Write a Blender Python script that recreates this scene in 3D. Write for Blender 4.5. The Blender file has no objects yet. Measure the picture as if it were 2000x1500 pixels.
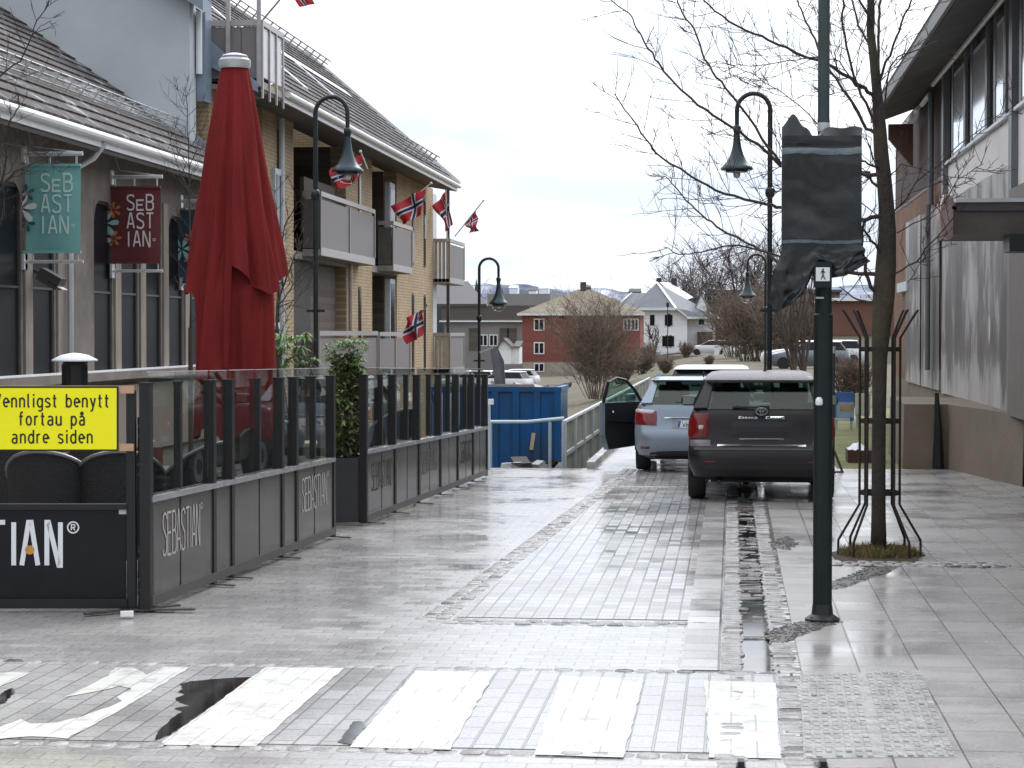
import bpy, math, random
from mathutils import Vector, Matrix, noise as mnoise
sin, cos, tan, atan, pi = math.sin, math.cos, math.tan, math.atan, math.pi
SC = bpy.context.scene
COL = SC.collection

# ------------------------------------------------------------------ camera
F = 4200.0                                   # focal length in pixels of a 2000 x 1500 picture
TH = atan(100 / F)                           # pitched slightly down
PS = atan(430 / F * cos(TH))                 # turned slightly left of the street's direction (+Y)
CAM = Vector((0, 0, 2.0))
cd = bpy.data.cameras.new('camera'); cam = bpy.data.objects.new('camera', cd); COL.objects.link(cam)
cam.location = CAM; cam.rotation_euler = (pi / 2 - TH, 0, PS)
cd.sensor_width = 36; cd.lens = 36 * F / 2000; cd.clip_start = .1; cd.clip_end = 9000
SC.camera = cam

# ------------------------------------------------------------------ sky, sun, exposure
SUN_EL, SUN_ROT = math.radians(42), math.radians(25)
W = bpy.data.worlds.new('World'); SC.world = W; W.use_nodes = True
nt = W.node_tree; nt.nodes.clear(); N = nt.nodes.new; L = nt.links.new
out = N('ShaderNodeOutputWorld'); mixs = N('ShaderNodeMixShader'); bg1 = N('ShaderNodeBackground'); bg2 = N('ShaderNodeBackground')
sky = N('ShaderNodeTexSky'); sky.sky_type = 'NISHITA'; sky.sun_disc = False; sky.sun_elevation = SUN_EL; sky.sun_rotation = SUN_ROT
L(sky.outputs[0], bg1.inputs[0]); bg1.inputs[1].default_value = .1
tc = N('ShaderNodeTexCoord'); mp = N('ShaderNodeMapping'); mp.inputs['Scale'].default_value = (5, 5, 26); mp.inputs['Location'].default_value = (3.1, 1.7, .35)
L(tc.outputs['Generated'], mp.inputs[0])
nz = N('ShaderNodeTexNoise'); nz.inputs['Scale'].default_value = 1.0; nz.inputs['Detail'].default_value = 6; nz.inputs['Roughness'].default_value = .5; nz.inputs['Distortion'].default_value = .4
L(mp.outputs[0], nz.inputs['Vector'])
sp = N('ShaderNodeSeparateXYZ'); L(tc.outputs['Generated'], sp.inputs[0])
# the cloud deck is thinner and bluer low down, closed and white higher up
el = N('ShaderNodeMapRange'); el.inputs[1].default_value = .06; el.inputs[2].default_value = .15; el.inputs[3].default_value = 0; el.inputs[4].default_value = .17; el.clamp = True
L(sp.outputs[2], el.inputs[0])
ad = N('ShaderNodeMath'); ad.operation = 'ADD'; L(nz.outputs['Fac'], ad.inputs[0]); L(el.outputs[0], ad.inputs[1])
cr = N('ShaderNodeValToRGB'); e = cr.color_ramp.elements
e[0].position = .48; e[0].color = (.38, .43, .51, 1); e[1].position = .80; e[1].color = (.77, .775, .785, 1)
m_ = cr.color_ramp.elements.new(.62); m_.color = (.53, .57, .63, 1)
zb = N('ShaderNodeMapRange'); zb.inputs[1].default_value = .12; zb.inputs[2].default_value = 1; zb.inputs[3].default_value = .98; zb.inputs[4].default_value = 2.0; zb.clamp = True; L(sp.outputs[2], zb.inputs[0])   # an overcast sky is brightest overhead
L(ad.outputs[0], cr.inputs[0]); L(cr.outputs[0], bg2.inputs[0]); az = N('ShaderNodeMath'); az.operation = 'MULTIPLY_ADD'; L(sp.outputs[1], az.inputs[0]); az.inputs[1].default_value = .38; az.inputs[2].default_value = 1.0   # the hidden sun is ahead, so that side of the sky is brighter
zz_ = N('ShaderNodeMath'); zz_.operation = 'MULTIPLY'; L(zb.outputs[0], zz_.inputs[0]); L(az.outputs[0], zz_.inputs[1]); L(zz_.outputs[0], bg2.inputs[1])
mixs.inputs[0].default_value = .93
L(bg1.outputs[0], mixs.inputs[1]); L(bg2.outputs[0], mixs.inputs[2]); L(mixs.outputs[0], out.inputs[0])
sd = bpy.data.lights.new('sun', 'SUN'); sd.energy = .8; sd.angle = math.radians(25); sd.color = (1, .97, .94)
sun = bpy.data.objects.new('sun', sd); COL.objects.link(sun)
sv = Vector((sin(SUN_ROT) * cos(SUN_EL), cos(SUN_ROT) * cos(SUN_EL), sin(SUN_EL)))
sun.rotation_euler = sv.to_track_quat('Z', 'Y').to_euler(); sun.location = (5, -5, 30)
vs = SC.view_settings; vs.view_transform = 'Standard'; vs.look = 'None'; vs.gamma = 1; vs.exposure = .80
SC.render.engine = 'CYCLES'; SC.cycles.use_denoising = True; SC.cycles.max_bounces = 8; SC.cycles.transparent_max_bounces = 24
SC.cycles.caustics_reflective = False; SC.cycles.caustics_refractive = False; SC.cycles.sample_clamp_indirect = 6

# ------------------------------------------------------------------ from a place in the photo to a place in the world
Fw = Vector((-sin(PS) * cos(TH), cos(PS) * cos(TH), -sin(TH))); Rt = Vector((cos(PS), sin(PS), 0)); Up = Rt.cross(Fw)
def ray(px, py): return Fw + Rt * ((px - 1000) / F) + Up * ((750 - py) / F)
def at(px, py, Y): d = ray(px, py); return CAM + d * (Y / d.y)
def gp(px, py, z=0.0): d = ray(px, py); return CAM + d * ((z - CAM.z) / d.z)
def onx(px, py, X): d = ray(px, py); return CAM + d * (X / d.x)
def onplane(px, py, p, n): d = ray(px, py); return CAM + d * ((p - CAM).dot(n) / d.dot(n))
def Yx(px, X): return onx(px, 650, X).y

# ------------------------------------------------------------------ materials
MATS = {}
def newmat(name):
    m = bpy.data.materials.new(name); m.use_nodes = True; MATS[name] = m
    t = m.node_tree; b = t.nodes['Principled BSDF']
    return m, t, b, t.nodes.new, t.links.new
def c3(c, k=1.0): return (min(1, c[0] * k), min(1, c[1] * k), min(1, c[2] * k), 1)
def M(name, col, rough=.6, metal=0, var=.15, scale=6, bump=0, bscale=None, stretch=(1, 1, 1), coat=0, spec=.5, dirt=None, dscale=1.2):
    """plain surface with uneven tone, gloss and grain"""
    m, t, b, N, L = newmat(name)
    tc = N('ShaderNodeTexCoord'); mp = N('ShaderNodeMapping'); mp.inputs['Scale'].default_value = stretch; L(tc.outputs['Object'], mp.inputs[0])
    n = N('ShaderNodeTexNoise'); n.inputs['Scale'].default_value = scale; n.inputs['Detail'].default_value = 5; n.inputs['Roughness'].default_value = .6; L(mp.outputs[0], n.inputs['Vector'])
    r = N('ShaderNodeValToRGB'); r.color_ramp.elements[0].position = .28; r.color_ramp.elements[1].position = .72
    r.color_ramp.elements[0].color = c3(col, 1 - var); r.color_ramp.elements[1].color = c3(col, 1 + var); L(n.outputs['Fac'], r.inputs[0])
    colout = r.outputs[0]
    if dirt:
        n2 = N('ShaderNodeTexNoise'); n2.inputs['Scale'].default_value = dscale; n2.inputs['Detail'].default_value = 7; n2.inputs['Roughness'].default_value = .65; L(mp.outputs[0], n2.inputs['Vector'])
        r2 = N('ShaderNodeValToRGB'); r2.color_ramp.elements[0].position = .47; r2.color_ramp.elements[1].position = .66; L(n2.outputs['Fac'], r2.inputs[0])
        mx = N('ShaderNodeMixRGB'); L(r2.outputs[0], mx.inputs[0]); L(colout, mx.inputs[1]); mx.inputs[2].default_value = c3(dirt); colout = mx.outputs[0]
    L(colout, b.inputs['Base Color'])
    mr = N('ShaderNodeMapRange'); mr.inputs[3].default_value = max(.02, rough - .1); mr.inputs[4].default_value = min(1, rough + .1); L(n.outputs['Fac'], mr.inputs[0]); L(mr.outputs[0], b.inputs['Roughness'])
    b.inputs['Metallic'].default_value = metal; b.inputs['Coat Weight'].default_value = coat; b.inputs['Coat Roughness'].default_value = .06; b.inputs['Specular IOR Level'].default_value = spec
    if bump:
        nb = N('ShaderNodeTexNoise'); nb.inputs['Scale'].default_value = bscale or scale * 5; nb.inputs['Detail'].default_value = 4; L(mp.outputs[0], nb.inputs['Vector'])
        bp = N('ShaderNodeBump'); bp.inputs['Strength'].default_value = bump; bp.inputs['Distance'].default_value = .02; L(nb.outputs['Fac'], bp.inputs['Height']); L(bp.outputs[0], b.inputs['Normal'])
    return m
def glass(name, tint=(.86, .92, .90), ior=1.5, rough=.0, absorb=1.0):
    """thin pane: part clear, part mirror by angle"""
    m, t, b, N, L = newmat(name); t.nodes.remove(b)
    o = t.nodes['Material Output']; tr = N('ShaderNodeBsdfTransparent'); tr.inputs[0].default_value = c3(tint); gl = N('ShaderNodeBsdfGlossy'); gl.inputs['Roughness'].default_value = rough
    lw = N('ShaderNodeLayerWeight'); lw.inputs[0].default_value = .5; pw = N('ShaderNodeMath'); pw.operation = 'POWER'; L(lw.outputs['Facing'], pw.inputs[0]); pw.inputs[1].default_value = 5
    f0 = ((ior - 1) / (ior + 1)) ** 2; ma = N('ShaderNodeMath'); ma.operation = 'MULTIPLY_ADD'; L(pw.outputs[0], ma.inputs[0]); ma.inputs[1].default_value = 1 - f0; ma.inputs[2].default_value = f0; mx = N('ShaderNodeMixShader')
    L(ma.outputs[0], mx.inputs[0]); L(tr.outputs[0], mx.inputs[1]); L(gl.outputs[0], mx.inputs[2]); L(mx.outputs[0], o.inputs[0])
    return m
def axes_vec(N, L, axes, src='Object'):
    tc = N('ShaderNodeTexCoord'); s = N('ShaderNodeSeparateXYZ'); L(tc.outputs[src], s.inputs[0]); c = N('ShaderNodeCombineXYZ')
    L(s.outputs['XYZ'.index(axes[0])], c.inputs[0]); L(s.outputs['XYZ'.index(axes[1])], c.inputs[1])
    return c.outputs[0], tc, s
def brick(name, axes, c1, c2, cm, bw, bh, mort=.012, rough=.85, bump=.5, var=.2, stain=None):
    m, t, b, N, L = newmat(name); v, tc, s = axes_vec(N, L, axes)
    bt = N('ShaderNodeTexBrick'); bt.inputs['Scale'].default_value = 1; bt.inputs['Brick Width'].default_value = bw; bt.inputs['Row Height'].default_value = bh; bt.inputs['Mortar Size'].default_value = mort; bt.inputs['Mortar Smooth'].default_value = .2
    bt.inputs['Color1'].default_value = c3(c1); bt.inputs['Color2'].default_value = c3(c2); bt.inputs['Mortar'].default_value = c3(cm); L(v, bt.inputs['Vector'])
    n = N('ShaderNodeTexNoise'); n.inputs['Scale'].default_value = 1.3; n.inputs['Detail'].default_value = 6; L(tc.outputs['Object'], n.inputs['Vector'])
    mr = N('ShaderNodeMapRange'); mr.inputs[1].default_value = .3; mr.inputs[2].default_value = .7; mr.inputs[3].default_value = 1 - var; mr.inputs[4].default_value = 1 + var; L(n.outputs['Fac'], mr.inputs[0])
    mu = N('ShaderNodeMixRGB'); mu.blend_type = 'MULTIPLY'; mu.inputs[0].default_value = 1; L(bt.outputs['Color'], mu.inputs[1]); L(mr.outputs[0], mu.inputs[2]); L(mu.outputs[0], b.inputs['Base Color'])
    b.inputs['Roughness'].default_value = rough
    iv = N('ShaderNodeMath'); iv.operation = 'SUBTRACT'; iv.inputs[0].default_value = 1; L(bt.outputs['Fac'], iv.inputs[1])
    bp = N('ShaderNodeBump'); bp.inputs['Strength'].default_value = bump; bp.inputs['Distance'].default_value = .01; L(iv.outputs[0], bp.inputs['Height']); L(bp.outputs[0], b.inputs['Normal'])
    return m
def boards(name, axis, col, pitch, rough=.7, var=.2, depth=.6, groove=.12):
    """timber boards or ribbed sheet: one board per pitch along axis"""
    m, t, b, N, L = newmat(name); tc = N('ShaderNodeTexCoord'); s = N('ShaderNodeSeparateXYZ'); L(tc.outputs['Object'], s.inputs[0])
    d = N('ShaderNodeMath'); d.operation = 'DIVIDE'; L(s.outputs['XYZ'.index(axis)], d.inputs[0]); d.inputs[1].default_value = pitch
    fl = N('ShaderNodeMath'); fl.operation = 'FLOOR'; L(d.outputs[0], fl.inputs[0]); fr = N('ShaderNodeMath'); fr.operation = 'FRACT'; L(d.outputs[0], fr.inputs[0])
    wn = N('ShaderNodeTexWhiteNoise'); wn.noise_dimensions = '1D'; L(fl.outputs[0], wn.inputs['W'])
    mp = N('ShaderNodeMapping'); sc = [3, 3, 3]; sc['XYZ'.index(axis)] = 30; mp.inputs['Scale'].default_value = sc; L(tc.outputs['Object'], mp.inputs[0])
    n = N('ShaderNodeTexNoise'); n.inputs['Scale'].default_value = 1; n.inputs['Detail'].default_value = 5; L(mp.outputs[0], n.inputs['Vector'])
    a = N('ShaderNodeMath'); a.operation = 'MULTIPLY_ADD'; L(wn.outputs['Value'], a.inputs[0]); a.inputs[1].default_value = .6; L(n.outputs['Fac'], a.inputs[2])
    r = N('ShaderNodeValToRGB'); r.color_ramp.elements[0].position = .35; r.color_ramp.elements[1].position = 1.0; r.color_ramp.elements[0].color = c3(col, 1 - var); r.color_ramp.elements[1].color = c3(col, 1 + var); L(a.outputs[0], r.inputs[0])
    gm = N('ShaderNodeMath'); gm.operation = 'GREATER_THAN'; L(fr.outputs[0], gm.inputs[0]); gm.inputs[1].default_value = groove
    L(r.outputs[0], b.inputs['Base Color']); b.inputs['Roughness'].default_value = rough; b.inputs['Specular IOR Level'].default_value = .2
    bp = N('ShaderNodeBump'); bp.inputs['Strength'].default_value = depth; bp.inputs['Distance'].default_value = .02; L(gm.outputs[0], bp.inputs['Height']); L(bp.outputs[0], b.inputs['Normal'])
    return m
def paver(name, bw, bh, c1, c2, cm, rot=0, mort=.006, offset=.5, tilt=.02, r0=.1, r1=.38, wet=.55, joint=.6, loc=(0, 0), wscale=.55, wbias=0.0):
    """wet paving: every stone leans a little its own way and is a little drier or wetter"""
    m, t, b, N, L = newmat(name)
    g = N('ShaderNodeNewGeometry'); mp = N('ShaderNodeMapping'); mp.inputs['Rotation'].default_value = (0, 0, rot); mp.inputs['Location'].default_value = (loc[0], loc[1], 0); L(g.outputs['Position'], mp.inputs[0])
    def bt(ca, cb, cmm):
        k = N('ShaderNodeTexBrick'); k.inputs['Scale'].default_value = 1; k.offset = offset; k.inputs['Brick Width'].default_value = bw; k.inputs['Row Height'].default_value = bh
        k.inputs['Mortar Size'].default_value = mort; k.inputs['Mortar Smooth'].default_value = .3; k.inputs['Color1'].default_value = c3(ca); k.inputs['Color2'].default_value = c3(cb); k.inputs['Mortar'].default_value = c3(cmm); L(mp.outputs[0], k.inputs['Vector']); return k
    k = bt(c1, c2, cm); kr = bt((0, 0, 0), (1, 1, 1), (.5, .5, .5))
    nb = N('ShaderNodeTexNoise'); nb.inputs['Scale'].default_value = wscale; nb.inputs['Detail'].default_value = 6; nb.inputs['Roughness'].default_value = .6; L(g.outputs['Position'], nb.inputs['Vector'])
    nf = N('ShaderNodeTexNoise'); nf.inputs['Scale'].default_value = 45; nf.inputs['Detail'].default_value = 3; L(g.outputs['Position'], nf.inputs['Vector'])
    sp = N('ShaderNodeSeparateXYZ'); cs = N('ShaderNodeSeparateColor'); L(kr.outputs['Color'], cs.inputs[0])
    a = N('ShaderNodeMath'); a.operation = 'MULTIPLY_ADD'; L(cs.outputs[0], a.inputs[0]); a.inputs[1].default_value = .18; L(nb.outputs['Fac'], a.inputs[2])
    w = N('ShaderNodeMapRange'); w.inputs[1].default_value = wet - .12; w.inputs[2].default_value = wet + .22; w.clamp = True; L(a.outputs[0], w.inputs[0])       # 1 = drier
    rg = N('ShaderNodeMapRange'); rg.inputs[3].default_value = r0; rg.inputs[4].default_value = r1; L(w.outputs[0], rg.inputs[0]); L(rg.outputs[0], b.inputs['Roughness'])
    dk = N('ShaderNodeMapRange'); b.inputs['IOR'].default_value = 1.6; dk.inputs[3].default_value = .84; dk.inputs[4].default_value = 1.05; L(w.outputs[0], dk.inputs[0])
    vr = N('ShaderNodeMapRange'); vr.inputs[1].default_value = .3; vr.inputs[2].default_value = .7; vr.inputs[3].default_value = .8; vr.inputs[4].default_value = 1.15; L(nf.outputs['Fac'], vr.inputs[0])
    m1 = N('ShaderNodeMixRGB'); m1.blend_type = 'MULTIPLY'; m1.inputs[0].default_value = 1; L(k.outputs['Color'], m1.inputs[1]); L(dk.outputs[0], m1.inputs[2])
    m2 = N('ShaderNodeMixRGB'); m2.blend_type = 'MULTIPLY'; m2.inputs[0].default_value = 1; L(m1.outputs[0], m2.inputs[1]); L(vr.outputs[0], m2.inputs[2])
    ns_ = N('ShaderNodeTexNoise'); ns_.inputs['Scale'].default_value = .8; ns_.inputs['Detail'].default_value = 9; ns_.inputs['Roughness'].default_value = .72; L(g.outputs['Position'], ns_.inputs['Vector'])   # trodden-in dirt
    sr = N('ShaderNodeMapRange'); sr.inputs[1].default_value = .50; sr.inputs[2].default_value = .72; sr.inputs[3].default_value = 0; sr.inputs[4].default_value = .38; L(ns_.outputs['Fac'], sr.inputs[0])
    m3 = N('ShaderNodeMixRGB'); L(sr.outputs[0], m3.inputs[0]); L(m2.outputs[0], m3.inputs[1]); m3.inputs[2].default_value = (.17, .145, .12, 1); L(m3.outputs[0], b.inputs['Base Color'])
    wn = N('ShaderNodeTexWhiteNoise'); wn.noise_dimensions = '1D'; L(cs.outputs[0], wn.inputs['W'])
    tx = N('ShaderNodeMath'); tx.operation = 'MULTIPLY_ADD'; L(cs.outputs[0], tx.inputs[0]); tx.inputs[1].default_value = tilt * 2; tx.inputs[2].default_value = -tilt
    ty = N('ShaderNodeMath'); ty.operation = 'MULTIPLY_ADD'; L(wn.outputs['Value'], ty.inputs[0]); ty.inputs[1].default_value = tilt * 2; ty.inputs[2].default_value = -tilt
    cv = N('ShaderNodeCombineXYZ'); L(tx.outputs[0], cv.inputs[0]); L(ty.outputs[0], cv.inputs[1]); cv.inputs[2].default_value = 1
    nn = N('ShaderNodeVectorMath'); nn.operation = 'NORMALIZE'; L(cv.outputs[0], nn.inputs[0])
    iv = N('ShaderNodeMath'); iv.operation = 'MULTIPLY_ADD'; L(k.outputs['Fac'], iv.inputs[0]); iv.inputs[1].default_value = -1.0; sc_ = N('ShaderNodeMath'); sc_.operation = 'MULTIPLY'; L(nf.outputs['Fac'], sc_.inputs[0]); sc_.inputs[1].default_value = .18; L(sc_.outputs[0], iv.inputs[2])
    bp = N('ShaderNodeBump'); bp.inputs['Strength'].default_value = joint; bp.inputs['Distance'].default_value = .003; L(iv.outputs[0], bp.inputs['Height']); L(nn.outputs[0], bp.inputs['Normal']); L(bp.outputs[0], b.inputs['Normal'])
    return m

# ------------------------------------------------------------------ mesh building
class MB:
    def __init__(s): s.v = []; s.f = []; s.m = []
    def add(s, vs, fs, mi=0):
        o = len(s.v); s.v += [tuple(p) for p in vs]; s.f += [[i + o for i in f] for f in fs]; s.m += [mi] * len(fs); return s
    def box(s, x0, x1, y0, y1, z0, z1, mi=0):
        if x0 > x1: x0, x1 = x1, x0
        if y0 > y1: y0, y1 = y1, y0
        if z0 > z1: z0, z1 = z1, z0
        vs = [(x, y, z) for z in (z0, z1) for y in (y0, y1) for x in (x0, x1)]
        return s.add(vs, [(0, 2, 3, 1), (4, 5, 7, 6), (0, 1, 5, 4), (2, 6, 7, 3), (0, 4, 6, 2), (1, 3, 7, 5)], mi)
    def obox(s, c, sx, sy, sz, R=None, mi=0):
        R = R or Matrix.Identity(3); c = Vector(c)
        vs = [c + R @ Vector((x * sx / 2, y * sy / 2, z * sz / 2)) for z in (-1, 1) for y in (-1, 1) for x in (-1, 1)]
        return s.add(vs, [(0, 2, 3, 1), (4, 5, 7, 6), (0, 1, 5, 4), (2, 6, 7, 3), (0, 4, 6, 2), (1, 3, 7, 5)], mi)
    def bar(s, p, q, w, h=None, up=(0, 0, 1), mi=0):
        p, q = Vector(p), Vector(q); d = (q - p); l = d.length; d.normalize(); u = Vector(up)
        if abs(d.dot(u)) > .95: u = Vector((0, 1, 0))
        x = d.cross(u).normalized(); z = x.cross(d)
        R = Matrix((x, d, z)).transposed(); return s.obox((p + q) / 2, w, l, h or w, R, mi)
    def tube(s, pts, r, n=8, cap=True, mi=0):
        pts = [Vector(p) for p in pts]; k = len(pts); rs = r if isinstance(r, (list, tuple)) else [r] * k
        vs = []; ref = None
        for i in range(k):
            d = (pts[min(i + 1, k - 1)] - pts[max(i - 1, 0)])
            if d.length < 1e-9: d = Vector((0, 0, 1))
            d.normalize()
            if ref is None:
                ref = Vector((1, 0, 0)) if abs(d.x) < .8 else Vector((0, 1, 0))
            a = (ref - d * ref.dot(d)).normalized(); b = d.cross(a); ref = a
            for j in range(n):
                t = 2 * pi * j / n; vs.append(pts[i] + (a * cos(t) + b * sin(t)) * rs[i])
        fs = [(i * n + j, i * n + (j + 1) % n, (i + 1) * n + (j + 1) % n, (i + 1) * n + j) for i in range(k - 1) for j in range(n)]
        if cap: fs += [tuple(range(n))[::-1], tuple(range((k - 1) * n, k * n))]
        return s.add(vs, fs, mi)
    def lathe(s, prof, n=16, c=(0, 0, 0), mi=0, fn=None):
        vs = []; c = Vector(c)
        for (r, z) in prof:
            for j in range(n):
                t = 2 * pi * j / n; rr = fn(r, z, t) if fn else r; vs.append(c + Vector((rr * cos(t), rr * sin(t), z)))
        k = len(prof); fs = [(i * n + j, i * n + (j + 1) % n, (i + 1) * n + (j + 1) % n, (i + 1) * n + j) for i in range(k - 1) for j in range(n)]
        fs += [tuple(range(n))[::-1], tuple(range((k - 1) * n, k * n))]
        return s.add(vs, fs, mi)
    def slab(s, pts, t, mi=0):
        """polygon pts given a thickness t against its normal"""
        pts = [Vector(p) for p in pts]; nn = Vector((0, 0, 0))
        for i in range(len(pts)): nn += pts[i].cross(pts[(i + 1) % len(pts)])
        nn.normalize(); k = len(pts); vs = pts + [p - nn * t for p in pts]
        fs = [tuple(range(k)), tuple(range(k, 2 * k))[::-1]] + [(i, i + k, (i + 1) % k + k, (i + 1) % k) for i in range(k)]
        return s.add(vs, fs, mi)
    def poly(s, pts, mi=0): return s.add(pts, [tuple(range(len(pts)))], mi)
    def grid(s, fn, nu, nv, mi=0, mfn=None):
        o = len(s.v); s.v += [tuple(fn(i / nu, j / nv)) for j in range(nv + 1) for i in range(nu + 1)]
        for j in range(nv):
            for i in range(nu):
                a = o + j * (nu + 1) + i; s.f.append([a, a + 1, a + nu + 2, a + nu + 1]); s.m.append(mfn(i, j) if mfn else mi)
        return s
    def build(s, name, mats, parent=None, smooth=False, tf=None):
        me = bpy.data.meshes.new(name); me.from_pydata(s.v, [], s.f); 
        if not isinstance(mats, (list, tuple)): mats = [mats]
        for m in mats: me.materials.append(MATS[m] if isinstance(m, str) else m)
        if len(mats) > 1: me.polygons.foreach_set('material_index', s.m)
        if smooth is not False:
            me.polygons.foreach_set('use_smooth', [True] * len(s.f))
            if smooth is not True: me.set_sharp_from_angle(angle=math.radians(smooth))
        me.update(); me.validate()
        o = bpy.data.objects.new(name, me); COL.objects.link(o)
        if tf is not None: me.transform(tf)
        if parent is not None:
            o.parent = parent
            l = parent.get('_loc')
            if l is not None: o.matrix_parent_inverse = Matrix.Translation(-Vector(l))
        return o
def thing(name, label, cat, loc=None, group=None):
    """an Empty at a thing's base; with loc its parts are given in world coordinates"""
    o = bpy.data.objects.new(name, None); COL.objects.link(o); o.empty_display_size = .2
    o['label'] = label; o['category'] = cat
    if group: o['group'] = group
    if loc is not None: o.location = loc; o['_loc'] = tuple(loc)
    return o
def tag(o, label, cat, group=None):
    o['label'] = label; o['category'] = cat
    if group: o['group'] = group
    return o
def struct(o, kind='structure'): o['kind'] = kind; return o
def kids(o): return [c for c in bpy.data.objects if c.parent == o]
def dup(root, loc, rz=0, label=None, group=None, s=1.0):
    def cp(o, par):
        c = o.copy(); COL.objects.link(c)
        if par is not None: c.parent = par
        for ch in kids(o): cp(ch, c)
        return c
    r = cp(root, None); r.location = loc; r.rotation_euler = (0, 0, rz); r.scale = (s, s, s)
    if label: r['label'] = label
    if group: r['group'] = group
    return r
def text_geo(txt, h=1.0, width=None, depth=.0):
    """letters as flat mesh in the XY plane: (verts, faces), capital height about h, lower-left at 0,0"""
    cu = bpy.data.curves.new('t', 'FONT'); cu.body = txt; cu.size = 1; cu.resolution_u = 3
    o = bpy.data.objects.new('t', cu); COL.objects.link(o); dg = bpy.context.evaluated_depsgraph_get()
    me = bpy.data.meshes.new_from_object(o.evaluated_get(dg)); vs = [v.co.copy() for v in me.vertices]; fs = [list(p.vertices) for p in me.polygons]
    bpy.data.objects.remove(o); bpy.data.curves.remove(cu); bpy.data.meshes.remove(me)
    x0 = min(v.x for v in vs); x1 = max(v.x for v in vs); k = h / .72
    kx = k if width is None else width / (x1 - x0)
    return [((v.x - x0) * kx, v.y * k) for v in vs], fs
# thin tall capitals drawn as strokes in a unit box
GL = {'S': [[(1, .86), (.85, .97), (.5, 1), (.12, .95), (0, .8), (.1, .65), (.5, .53), (.9, .42), (1, .22), (.85, .05), (.5, 0), (.12, .04), (0, .15)]],
      'E': [[(1, 1), (0, 1), (0, 0), (1, 0)], [(.04, .52), (.85, .52)]],
      'B': [[(0, 0), (0, 1), (.7, 1), (.95, .88), (.95, .66), (.7, .54), (.04, .54)], [(.72, .54), (1, .42), (1, .12), (.75, 0), (0, 0)]],
      'A': [[(0, 0), (.42, 1), (.58, 1), (1, 0)], [(.2, .3), (.8, .3)]],
      'T': [[(0, 1), (1, 1)], [(.5, .98), (.5, 0)]], 'I': [[(.5, 1), (.5, 0)]], 'N': [[(0, 0), (0, 1), (.12, 1), (.88, 0), (1, 0), (1, 1)]],
      'R': [[(0, 0), (0, 1), (.7, 1), (1, .85), (1, .62), (.7, .48), (.04, .48)], [(.5, .48), (1, 0)]],
      'a': [[(0, 0), (.42, 1), (.58, 1), (1, 0)]]}
def ribbon(pts, w):
    """2-D polyline -> mitred strip of quads"""
    k = len(pts); vs = []; fs = []
    P = [Vector((p[0], p[1], 0)) for p in pts]
    for i in range(k):
        a = (P[i] - P[i - 1]).normalized() if i else None; b = (P[i + 1] - P[i]).normalized() if i < k - 1 else None
        if a is None: n = Vector((-b.y, b.x, 0)); q = 1
        elif b is None: n = Vector((-a.y, a.x, 0)); q = 1
        else:
            na = Vector((-a.y, a.x, 0)); nb = Vector((-b.y, b.x, 0)); n = na + nb
            if n.length < 1e-6: n = na
            n.normalize(); q = 1 / max(.45, n.dot(na))
        vs += [P[i] + n * (w / 2 * q), P[i] - n * (w / 2 * q)]
    for i in range(k - 1): fs.append((2 * i, 2 * i + 1, 2 * i + 3, 2 * i + 2))
    return vs, fs
def strokes(mb, glyph, x0, y0, x1, y1, w, place, mi=0, lift=.0004):
    for si, st in enumerate(GL[glyph]):
        vs, fs = ribbon([(x0 + (x1 - x0) * u, y0 + (y1 - y0) * v) for u, v in st], w)
        mb.add([place(v.x, v.y, lift * si) for v in vs], fs, mi)
def word(mb, txt, x0, y0, W_, H_, w, place, gap=.25, mi=0):
    wid = {'I': .25}; tot = sum(wid.get(c, 1) for c in txt) + gap * (len(txt) - 1); u = W_ / tot; x = x0
    for c in txt:
        cw = wid.get(c, 1) * u; strokes(mb, c, x, y0, x + cw, y0 + H_, w, place, mi); x += cw + gap * u
def smoothstep(a, b, x):
    t = max(0, min(1, (x - a) / (b - a))); return t * t * (3 - 2 * t)
def interp(tab, x):
    if x <= tab[0][0]: return tab[0][1]
    for (a, va), (b, vb) in zip(tab, tab[1:]):
        if x <= b: return va + (vb - va) * (x - a) / (b - a)
    return tab[-1][1]
# ------------------------------------------------------------------ ground
R0 = random.Random(7)
def nse(x, y, s=1.0, seed=0): return mnoise.noise(Vector((x * s, y * s, seed * 7.3)))
LP = [(-100, -.03), (31.75, -.03), (32.4, -.95), (36, -1.25), (55, -1.75), (100, -1.8), (150, -1.9), (230, -2.7), (400, -2), (900, 4), (1500, 8)]
RP = [(-100, -.03), (60, -.03), (100, .25), (160, .1), (260, -.15), (400, .4), (900, 6), (1500, 10)]
def ground_z(x, y):
    xc = -2.25 - max(0, y - 50) * .045; wd = .1 + max(0, y - 45) * .06
    t = smoothstep(xc - wd, xc + wd, x)
    z = interp(LP, y) * (1 - t) + interp(RP, y) * t
    if y > 60: z += nse(x, y, .03) * min(1, (y - 60) / 80) * .35
    return z
MATS_DONE = 0
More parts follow.
